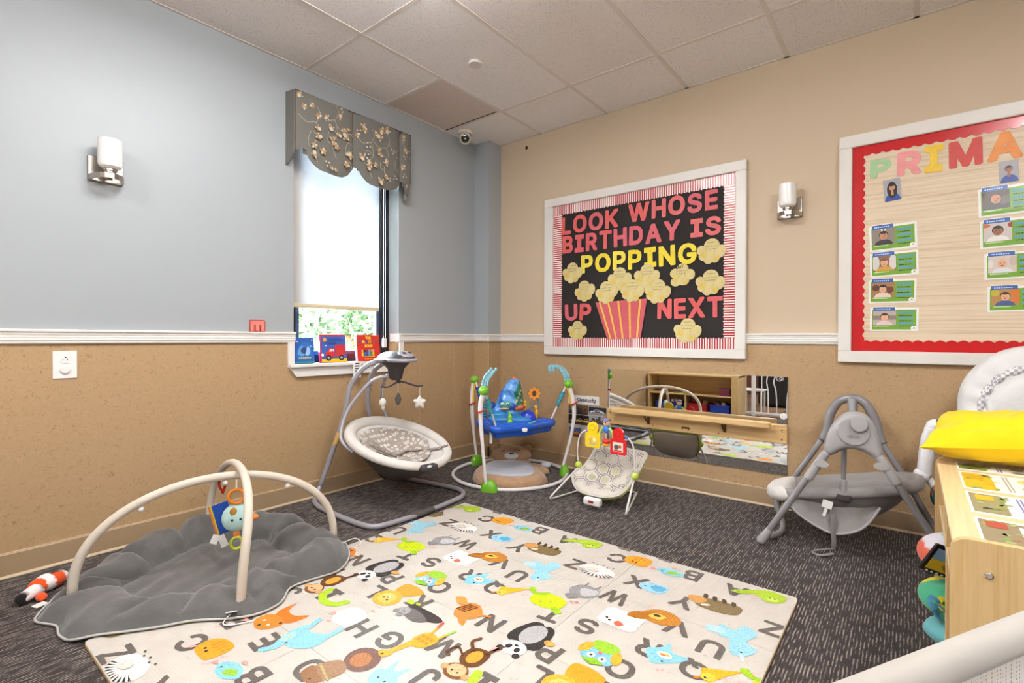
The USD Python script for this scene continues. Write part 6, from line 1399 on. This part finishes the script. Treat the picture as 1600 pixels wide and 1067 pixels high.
def sling(u, v):
    a = u * 2 * PI; k = 1 - v
    ex_ = np.abs(np.cos(a)) ** .8 * np.sign(np.cos(a)); x = .31 * ex_ * (k ** .55) ; y = .175 * np.sin(a) * (k ** .5)
    z = -.02 - .165 * (1 - k ** 1.4) + .006 * np.sin(a * 17) * k * (1 - k) * 4
    P = SC2 + x[..., None] * sx_ + y[..., None] * Y_ + z[..., None] * Z_
    return P[..., 0], P[..., 1], P[..., 2]
obj('cloth_sling', face_to(grid_surface(sling, 60, 14, True), SC2 + V(0, 0, 1), False), 'swing_cloth_b', gs, True)
for k, (zz, col) in enumerate(((.0, 'piping'),)):
    pts = [(2.555, -.575, .205), (2.60, -.59, .165), (2.68, -.597, .125), (2.752, -.600, .108), (2.83, -.597, .135), (2.88, -.585, .18), (2.925, -.55, .255)]
    obj('sling_piping', tube(spline(pts, 6), .006, 8), 'swing_grey', gs, True)
def lower(u, v):
    p_ = spline(pts, 6); i = np.clip((u * (len(p_) - 1)).round().astype(int), 0, len(p_) - 1); b = p_[i]
    top = b.copy(); top[..., 2] = b[..., 2] + .125 * np.sin(PI * np.clip(u, 0, 1)) ** .8; top[..., 1] = b[..., 1] + .012
    P = b * (1 - v)[..., None] + top * v[..., None]; P[..., 1] += .012 * np.sin(PI * v) + .003 * np.sin(b[..., 0] * 90) * v; return P[..., 0], P[..., 1], P[..., 2]
obj('front_flap', face_to(grid_surface(lower, 37, 8), V(2.75, -2, .3)), 'swing_cloth', gs, True)
obj('harness_strap', cat_m([tube(spline([(2.745, -.604, .20), (2.748, -.612, .13), (2.75, -.608, .06), (2.745, -.60, .03)], 5), .011, 6, flat=.25), tube(spline([(2.745, -.60, .035), (2.70, -.62, .025), (2.665, -.64, .012), (2.70, -.65, .008), (2.75, -.62, .02)], 5), .007, 6, flat=.4)]), 'swing_cloth_b', gs, True)
obj('care_label', cat_m([rot(bx(2.700, -.606, .225, 2.742, -.603, .262), Y_, 12, (2.72, -.6, .24)), rot(bx(2.705, -.607, .185, 2.718, -.605, .225), Y_, 15, (2.71, -.6, .2))]), 'tag_white', gs, False)

# ---------------------------------------------------------------- low wooden shelf, its cards, pillow and toys
sh = thing('toy_shelf', 'low light wood open shelf unit with a rounded end panel at right', 'shelf', (3.27, -1.525, 0))
SX0, SX1, SY0, SY1, SZ = 3.104, 3.44, -2.005, -1.045, .603
EP = unary_union([sbox(SX0, 0, SX1, SZ - .02), sbox(SX0 + .03, SZ - .03, SX1, SZ + .012), circ(SX0 + .03, SZ - .018, .03, n=32)])
def endp(y0, y1):
    return frame(ext(EP.buffer(-.004).buffer(.004), y1 - y0), (0, y1, 0), X_, Z_, -Y_)
obj('end_panel', endp(SY0, SY0 + .02), 'light_wood_v', sh, False); obj('end_panel', endp(SY1 - .02, SY1), 'light_wood_v', sh, False)
obj('top_board', bx(SX0 + .004, SY0 + .02, SZ - .018, SX1 - .002, SY1 - .02, SZ, .002), 'light_wood_y', sh)
obj('shelf_board', bx(SX0 + .012, SY0 + .02, .425, SX1 - .01, SY1 - .02, .443, .002), 'light_wood_y', sh); obj('bottom_board', bx(SX0 + .004, SY0 + .02, .045, SX1 - .002, SY1 - .02, .065, .002), 'light_wood_y', sh)
obj('back_board', bx(SX1 - .012, SY0 + .02, .05, SX1 - .003, SY1 - .02, SZ - .018), 'light_wood_y', sh); obj('plinth', bx(SX0 + .015, SY0 + .02, .0, SX0 + .03, SY1 - .02, .045), 'light_wood_y', sh)
obj('divider', bx(SX0 + .012, -1.535, .065, SX1 - .012, -1.518, SZ - .018, .002), 'light_wood_v', sh)
mat('steel', 'c9c4ba', .25, metal=1.0)
obj('barrel_bolt', cat_m([frame(mv(lathe([[0, 0], [.0075, 0], [.0075, .003], [.005, .005], [0, .005]], 18), (3.165, .548, 0)), (0, SY0, 0), X_, Z_, -Y_)]), 'steel', sh)
raw_mat('clear_film', {'t': ('transparent_bsdf', {}), 'g': ('glossy_bsdf', {'roughness': .12}), 'f': ('fresnel', {'IOR': 1.35}), 'x': ('mix_closure', {})}, [('f.fac', 'x.fac'), ('t.BSDF', 'x.closure1'), ('g.BSDF', 'x.closure2')], 'x.closure')
def card(y0, y1, main, accent, small, label, seed):
    t = thing('picture_card', label, 'card', (3.29, (y0 + y1) / 2, SZ), group=None); w, h = .262, y1 - y0; r = random.Random(seed)
    obj('card_sheet', bx(3.157, y0, SZ + .0004, 3.157 + w, y1, SZ + .0012), 'laminate', t, False, tint=lin('f3f0ea'))
    A = Art(.0003)
    A.add(sbox(.012, .02, .068, h - .02).buffer(.006), main, 0)
    for k in range(16): x = r.uniform(.012, .085); y = r.uniform(.02, h - .02); A.add(circ(x, y, r.uniform(.006, .016), r.uniform(.004, .010), r.uniform(0, 90)), r.choice([main, accent, '7d9a4c', '9db06a']), 1)
    A.add(sbox(.018, h * .62, .055, h * .86), accent, 2)
    for k in range(2): A.add(sbox(.100 + k * .008, .02, .104 + k * .008, h - .02), '6f72b8' if main != 'e0b62c' else 'a9a39a', 1)
    for i in range(3):
        for j in range(2): A.add(circ(.15 + i * .042, h * (.3 + j * .42), .018, h * .13, 8), r.choice(small), 1); A.add(circ(.15 + i * .042 + .004, h * (.3 + j * .42), .010, h * .06, 20), r.choice(small), 2)
    m, tt = A.build((3.157, y0, SZ + .0013), X_, Y_); obj('card_print', m, 'laminate', t, False, tint=tt)
card(-1.962, -1.765, '8d8064', 'b23c34', ['9a9286', '6f8a5a', 'c2bdb0'], 'laminated picture card with red patch, nearest on the shelf top', 1)
card(-1.728, -1.500, '8f8a6a', 'd9ae2e', ['d9a83a', 'c9a25a', 'b5b0a4'], 'laminated picture card with brown and yellow photo, second nearest on shelf', 2)
card(-1.465, -1.222, 'e0b62c', 'd2a52a', ['e3bb3a', 'd0a02c', 'eed27a'], 'laminated picture card with golden yellow photos on the shelf top', 3)
card(-1.188, -1.072, '7f8a3c', '6a7434', ['8a7d6a', '75705e', 'a39a8a'], 'laminated picture card half hidden under the yellow pillow', 4)

mat('yellow_cloth', 'eec60c', .75, bump=.25, bscale=18, var=.03, sheen=.15, spec=.2)
def pillow_mesh(hx_, hy_, hz_, n=44, seed=2):
    def fn(sgn):
        def f(u, v):
            x, y = 2 * u - 1, 2 * v - 1
            px = x * hx_ * (1 - .10 * (1 - np.abs(y)) ** 0 * 0) ; ed = (1 - np.abs(x) ** 3.2) * (1 - np.abs(y) ** 3.2)
            pin = 1 - .06 * np.cos(x * PI / 2) * np.abs(y) ** 4; pin2 = 1 - .07 * np.cos(y * PI / 2) * np.abs(x) ** 4
            wr = (meshkit.fbm(np.stack([x * 2.2 + 3, y * 2.2, 0 * x], -1), 4, seed) - .5) * .05 + .012 * np.sin((x * 3 + y * 5) * 2) * (1 - ed)
            return x * hx_ * pin2, y * hy_ * pin, sgn * hz_ * np.clip(ed, 0, 1) ** .55 * (1 + .0 * x) + wr * np.clip(ed * 3, 0, 1) * sgn
        return f
    a = grid_surface(fn(1), n, n); b = grid_surface(fn(-1), n, n)
    return cat_m([face_to(a, (0, 0, 5)), face_to(b, (0, 0, -5))])
pm = pillow_mesh(.265, .195, .078)
pm = rot(rot(rot(pm, X_, 7), Y_, -7), Z_, -9)
yp = obj('yellow_pillow', mv(pm, (3.345, -1.01, SZ + .110)), 'yellow_cloth', None, True, 'plump bright yellow pillow lying on the far end of the shelf', cat='pillow')

tt3 = thing('plush_ball', 'coral and white plush ball at the top of the toy stack', 'plush ball', (3.105, -1.27, .24))
pb3 = mv(ell((0, 0, 0), (.098, .10, .067), 24, 30), (3.150, -1.27, .336))
def cc3(q): 
    z = q[2] - .330 + (q[0] - 3.15) * .3; return '5fb59a' if z > .060 else 'd9d6e0' if z > .014 else 'd8644c'
obj('plush_cover', pb3, 'plush_tint', tt3, True, tint=paint(pb3, cc3))
obj('bow_trim', cat_m([ell((3.085, -1.340, .295), (.018, .008, .012), 8, 10), ell((3.113, -1.355, .300), (.014, .008, .010), 8, 10)]), 'dark_shell', tt3, True)
tc = thing('activity_card', 'black edged cloth activity card with yellow and blue picture on the toy stack', 'cloth card', (3.09, -1.42, .34))
ca = V(3.102, -1.412, .402); cu = V(.86, .40, -.30); cu /= np.linalg.norm(cu); cw = V(.05, -.35, .93); cw -= cu * (cw @ cu); cw /= np.linalg.norm(cw); cn = np.cross(cu, cw)
obj('card_body', frame(rbx(-.008, -.10, -.006, .115, .008, .004, .005), ca, cu, cw, cn), 'lens_black', tc, 40)
A = Art(.0004); A.add(sbox(.004, -.045, .103, -.004), '8cb4dc'); A.add(sbox(.004, -.085, .103, -.045), 'e8c422'); A.add(blob([(.03, -.02), (.06, -.012), (.09, -.03), (.06, -.045)]), '8c3a2c'); A.add(blob([(.04, -.06), (.07, -.05), (.09, -.065), (.06, -.08)]), 'b08a1c')
for k in range(5): A.add(circ(.012 + k * .014, -.092, .004), 'e8e6e0')
m, tt = A.build(ca + cn * .0044, cu, cw); obj('card_print', m, 'plush_tint', tc, False, tint=tt)
t4 = thing('plush_ball', 'green and yellow plush ball with cloth ruffles in the middle of the toy stack', 'plush ball', (3.105, -1.30, .12))
pb4 = mv(ell((0, 0, 0), (.100, .105, .061), 22, 30), (3.155, -1.30, .206))
obj('plush_cover', pb4, 'plush_tint', t4, True, tint=paint(pb4, lambda q: 'd9d62c' if (q[1] + 1.30) * .6 + (q[2] - .205) * .8 - (q[0] - 3.155) * .4 > .062 else '4fae84'))
r = random.Random(6); rf = []
for k, c in enumerate(['4f8fae', '3f7f9c', 'c9c02c', '58b08c', '6fa4c4']):
    o = V(3.095 + k * .012, -1.395 + k * .004, .225 - (k % 2) * .025); m = grid_surface(lambda u, v: (o[0] + (.015 * np.cos(u * 5) * (.4 + v)) * .8, o[1] - .012 - .012 * np.sin(u * 9) * v, o[2] + .015 * np.sin(u * 5) * (.4 + v)), 14, 5); rf.append((m, c))
m, tt = cat_t(rf); obj('cloth_ruffle', m, 'plush_tint', t4, True, tint=tt)
t5 = obj('teal_cushion', mv(rot(pad(circ(0, 0, .098, .098, n=40), .036, .09, .012, bottom=1.0), Y_, -8), (3.165, -1.30, .106)), 'plush_tint', None, True, 'round teal plush cushion at the bottom of the toy stack', cat='cushion', tint=lin('6fb4b8'))
pk = obj('paper_pad', bx(3.125, -1.80, .4435, 3.33, -1.62, .52, .002), 'book_cover', None, False, 'pale pink stack of papers inside the shelf behind the end panel', cat='papers', tint=lin('d9b9ae'))

# ---------------------------------------------------------------- white infant seat behind the shelf
tint_mat('leaf_print', .8); mat('seat_white', 'dcdad8', .85, bump=.6, bscale=45, sheen=.2, spec=.15); mat('shell_white', 'e9e8ea', .3)
nodes = {'g': ('geometry', {}), 's': ('separate_xyz', {}), 'c': ('checker_texture', {'color1': tuple(lin('aaa7ac')), 'color2': tuple(lin('e6e4e4')), 'scale': 75.0}), 'p': ('principled_bsdf', {'roughness': .85})}
raw_mat('gingham', nodes, [('g.position', 'c.vector'), ('c.color', 'p.base_color')])
iw = thing('infant_seat', 'white infant seat with quilted cushion and gingham trim behind the shelf', 'infant seat', (3.40, -.33, 0))
obj('support_post', tube(spline([(3.085, -.235, .365), (3.090, -.235, .44), (3.100, -.235, .53), (3.118, -.235, .605)], 6), [.030] * 7 + [.031] * 6 + [.033] * 6, 14), 'shell_white', iw, True)
obj('post_head', ell((3.128, -.235, .612), (.040, .034, .036)), 'shell_white', iw, True); obj('post_foot', ell((3.078, -.235, .37), (.036, .034, .034)), 'shell_white', iw, True)
obj('cross_bar', tube(spline([(3.15, -.235, .635), (3.20, -.235, .672), (3.28, -.235, .685), (3.55, -.235, .69)], 5), .020, 12), 'shell_white', iw, True)
obj('seat_leg', tube(spline([(3.10, -.23, .36), (3.17, -.225, .22), (3.24, -.22, .02)], 5), .016, 10), 'shell_white', iw, True); obj('seat_leg', tube(spline([(3.75, -.30, .64), (3.78, -.26, .3), (3.80, -.22, .02)], 5), .016, 10), 'shell_white', iw, True)
lp = mv(ell((0, 0, 0), (.032, .03, .055), 18, 24), (3.138, -.29, .29)); obj('teal_pad', lp, 'leaf_print', iw, True, tint=paint(lp, lambda q: 'd9703a' if math.sin(q[2] * 95 + q[0] * 60) * math.sin(q[0] * 120 + q[2] * 40) > .45 else '2f7f86'))
lf = mv(ell((0, 0, 0), (.040, .03, .022), 18, 24), (3.165, -.345, .652)); obj('leaf_pad', lf, 'leaf_print', iw, True, tint=paint(lf, lambda q: '6fae34' if math.sin(q[0] * 150) + math.sin(q[2] * 170 + q[0] * 60) > .1 else '1f6b4c'))
cu_ = V(3.47, -.285, .72); tilt = math.radians(78); cy_ = V(0, .10, .99); cy_ /= np.linalg.norm(cy_); cz_ = np.cross(X_, cy_)
K = lambda m: frame(m, cu_, X_, cy_, cz_)
ov = blob([(0, .295), (-.11, .272), (-.20, .20), (-.255, .10), (-.266, .0), (-.255, -.12), (-.20, -.24), (0, -.30), (.20, -.24), (.255, -.12), (.266, 0), (.255, .10), (.20, .20), (.11, .272)], 5)
obj('quilted_cushion', K(pad(ov, .07, .10, .014, -.03, lambda x, y, d: .006 * np.sin(np.arctan2(y, x) * 18) * np.clip(d / .05, 0, 1) * (d < .12) + .006 * (meshkit.fbm(np.c_[x * 12, y * 12, 0 * x], 3, 5) - .5), bottom=.4)), 'seat_white', iw, True)
inr = affinity.scale(ov, .76, .76, origin=(0, -.06)); inn = affinity.scale(ov, .66, .66, origin=(0, -.07))
obj('gingham_trim', K(pad(inr.difference(inn), .014, .02, .012, .036)), 'gingham', iw, True)
obj('head_pillow', K(pad(inn, .045, .08, .014, .035, lambda x, y, d: .010 * (meshkit.fbm(np.c_[x * 14, y * 14, 0 * x], 3, 7) - .5))), 'seat_white', iw, True)
obj('seat_clip', cat_m([K(rbx(-.262, -.075, .02, -.205, -.02, .055, .008))]), 'shell_white', iw, 40)
obj('seat_back', K(pad(ov.buffer(-.03), .03, .05, .03, -.075)), 'shell_white', iw, True)

# ---------------------------------------------------------------- playard in the near right corner
mat('playard_cloth', 'aba59d', .8, bump=.35, bscale=14, var=.03, sheen=.15)
nodes = {'tc': ('texture_coordinate', {}), 'mp': ('mapping', {'scale': (1.0, 1.0, 1.0)}), 'v': ('voronoi_texture', {'scale': 210.0, 'randomness': .12}), 'r': ('math', {'math_type': 'greater_than', 'value2': .31}), 't': ('transparent_bsdf', {}), 'd': ('diffuse_bsdf', {'color': tuple(lin('e9e7e6'))}), 'x': ('mix_closure', {})}
raw_mat('netting', nodes, [('tc.object', 'mp.vector'), ('mp.vector', 'v.vector'), ('v.distance', 'r.value1'), ('r.value', 'x.fac'), ('t.BSDF', 'x.closure1'), ('d.BSDF', 'x.closure2')], 'x.closure')
py = thing('playard', 'cream padded rail of a mesh sided playard in the near right corner', 'playard', (3.42, -2.79, 0))
pd = V(.497, .868, 0); pn = V(.868, -.497, 0); S0 = V(2.995, -2.855, .688) - pd * .20
def PQ(a, b, z): return S0 + pd * a + pn * b + V(0, 0, z - .678)
L_, W_ = 1.00, .70
rail = round_poly([PQ(0, 0, .676), PQ(.28, 0, .680), PQ(.55, 0, .684), PQ(L_, 0, .674), PQ(L_, W_, .676), PQ(0, W_, .676)], .06, 6, True)
obj('padded_rail', tube(rail, .0185, 12, True, flat=1.0), 'playard_cloth', py, True)
q = [PQ(0, .002, .668), PQ(L_, .002, .668), PQ(L_, W_, .668), PQ(0, W_, .668)]
for i in range(4):
    a, b = q[i], q[(i + 1) % 4]; lo = V(0, 0, -.60)
    obj('mesh_side', (np.array([a, b, b + lo, a + lo]), np.array([[0, 1, 2, 3]])), 'netting', py, False)
obj('floor_pad', (lambda m: m)(trimesh.convex.convex_hull(np.vstack([np.array(q) * [1, 1, 0] + [0, 0, .05], np.array(q) * [1, 1, 0] + [0, 0, .075]]))), 'playard_cloth', py, False)
for c in q: obj('corner_leg', rod((c[0], c[1], 0), (c[0], c[1], .66), .014, 10), 'shell_white', py, 40)
rd = PQ(.55, 0, .69)

# ---------------------------------------------------------------- behind the camera, seen in the mirror: shelf with bins, gate, bag
bs = thing('bin_shelf', 'low wooden shelf holding coloured bins, seen reflected in the mirror', 'shelf', (.65, -3.68, 0))
bx0, bx1, by0, by1 = .03, 1.27, -3.86, -3.50
obj('side_panel', bx(bx0, by0, 0, bx0 + .03, by1, .545, .004), 'light_wood_v', bs); obj('side_panel', bx(bx1 - .09, by0, 0, bx1, by1, .555, .004), 'light_wood_v', bs)
obj('top_board', bx(bx0, by0, .525, bx1, by1 - .01, .548, .003), 'light_wood', bs); obj('mid_board', bx(bx0 + .03, by0, .255, bx1 - .09, by1 - .02, .275, .003), 'light_wood', bs); obj('base_board', bx(bx0 + .03, by0, .02, bx1 - .09, by1 - .01, .04, .003), 'light_wood', bs)
obj('back_panel', bx(bx0, by0 - .01, 0, bx1, by0, .545), 'light_wood', bs); obj('divider', bx(.56, by0, .04, .58, by1 - .02, .255, .003), 'light_wood_v', bs)
def bin_(x0, x1, col, label, seed):
    t = thing('toy_bin', label, 'bin', ((x0 + x1) / 2, -3.66, .041)); z0, z1, y0, y1 = .041, .15, -3.80, -3.53
    obj('bin_tub', cat_m([bx(x0, y0, z0, x1, y1, z0 + .006), bx(x0, y0, z0, x0 + .006, y1, z1, .001), bx(x1 - .006, y0, z0, x1, y1, z1, .001), bx(x0, y0, z0, x1, y0 + .006, z1, .001), bx(x0, y1 - .006, z0, x1, y1, z1, .001)]), 'moulded', t, False, tint=lin(col))
    obj('bin_lip', cat_m([rbx(x0 - .006, y1 - .004, z1 - .014, x1 + .006, y1 + .008, z1, .004)]), 'moulded', t, 40, tint=lin(col))
    r = random.Random(seed); ms = [(ell((r.uniform(x0 + .04, x1 - .04), r.uniform(y0 + .04, y1 - .05), r.uniform(.12, .17)), (r.uniform(.02, .035),) * 3, 10, 12), r.choice(['d8d2c8', '4a5a4c', '2e3440', 'c9b8a0', 'a03a3a'])) for k in range(9)]
    m, tt = cat_t(ms); obj('bin_contents', m, 'moulded', t, True, tint=tt, kind='stuff')
bin_(.14, .50, '2a3f9c', 'blue plastic bin at the left of the reflected shelf', 1); bin_(.61, .86, 'b3262c', 'red plastic bin in the middle of the reflected shelf', 2); bin_(.90, 1.15, '2a48b4', 'blue plastic bin at the right of the reflected shelf', 3)
obj('toy_box', bx(1.02, -3.66, .276, 1.15, -3.54, .375, .003), 'book_cover', None, False, 'small red and blue box on the reflected shelf', cat='box', tint=lin('7c3a4c'))
obj('tray_book', bx(.38, -3.78, .276, .62, -3.56, .285, .002), 'book_cover', None, False, 'thin green book lying on the reflected shelf', cat='book', tint=lin('a3b25c'))
gt = thing('safety_gate', 'white metal safety gate with curved bars, seen reflected in the mirror', 'gate', (1.9, -3.91, 0))
GYT = -3.91
obj('gate_post', bx(1.175, GYT - .02, 0, 1.22, GYT + .02, .92, .004), 'shell_white', gt); obj('gate_post', bx(1.335, GYT - .02, 0, 1.385, GYT + .02, .92, .004), 'shell_white', gt); obj('gate_post', bx(2.75, GYT - .02, 0, 2.80, GYT + .02, .92, .004), 'shell_white', gt)
obj('gate_rail', bx(1.22, GYT - .012, .88, 2.75, GYT + .012, .915, .003), 'shell_white', gt); obj('gate_rail', bx(1.22, GYT - .012, .025, 2.75, GYT + .012, .055, .003), 'shell_white', gt)
for x, k in [(1.262, 0), (1.46, 0), (1.54, .02), (1.64, .035), (1.76, -.05), (1.87, .05), (1.97, -.02), (2.07, 0), (2.17, 0), (2.27, 0), (2.37, 0), (2.47, 0), (2.57, 0), (2.67, 0)]:
    obj('gate_bar', tube(spline([(x, GYT, .04), (x, GYT, .2), (x - k * .3, GYT, .36), (x - k, GYT, .47), (x - k * .2, GYT, .58), (x, GYT, .7), (x, GYT, .89)], 5), .008, 8), 'shell_white', gt, True)
mat('bag_black', '1c1a1d', .7, bump=.4, bscale=60); mat('cabinet_brown', '6a4030', .5, var=.15, vscale=5)
bg = thing('black_bag', 'black bag with a pale ring emblem beyond the reflected gate', 'bag', (1.42, -5.05, 0))
obj('bag_body', rbx(1.16, -5.22, .0, 1.72, -4.98, .62, .08, 16), 'bag_black', bg, True)
obj('bag_emblem', frame(cat_m([tube([(.035 * math.cos(a), .035 * math.sin(a), 0) for a in np.linspace(0, 2 * PI, 24, endpoint=False)], .005, 6, True), tube([(-.03 + .03 * math.cos(a), .0 + .02 * math.sin(a), 0) for a in np.linspace(0, 2 * PI, 20, endpoint=False)], .004, 6, True)]), (1.47, -4.978, .44), -X_, Z_, Y_), 'plastic_white', bg, True)
kb = thing('brown_cabinet', 'dark brown cabinet at the back of the room, reflected', 'cabinet', (.75, -7.0, 0))
obj('cabinet_body', bx(.25, -7.19, 0, 1.05, -6.75, 1.0, .004), 'cabinet_brown', kb); obj('cabinet_door', bx(.27, -6.75, .05, .645, -6.735, .96, .003), 'cabinet_brown', kb); obj('cabinet_door', bx(.655, -6.75, .05, 1.03, -6.735, .96, .003), 'cabinet_brown', kb); obj('door_knob', cat_m([ell((.62, -6.725, .6), .012, 8, 10), ell((.68, -6.725, .6), .012, 8, 10)]), 'steel', kb, True)
sl = thing('step_stool', 'small white step stool beyond the reflected gate', 'stool', (1.24, -4.35, 0))
obj('stool_top', rbx(1.10, -4.48, .30, 1.42, -4.22, .325, .01), 'shell_white', sl, 40)
for x in (1.14, 1.38):
    for y in (-4.45, -4.25): obj('stool_leg', rod((x, y, 0), (x, y, .305), .014, 10), 'shell_white', sl, 40)
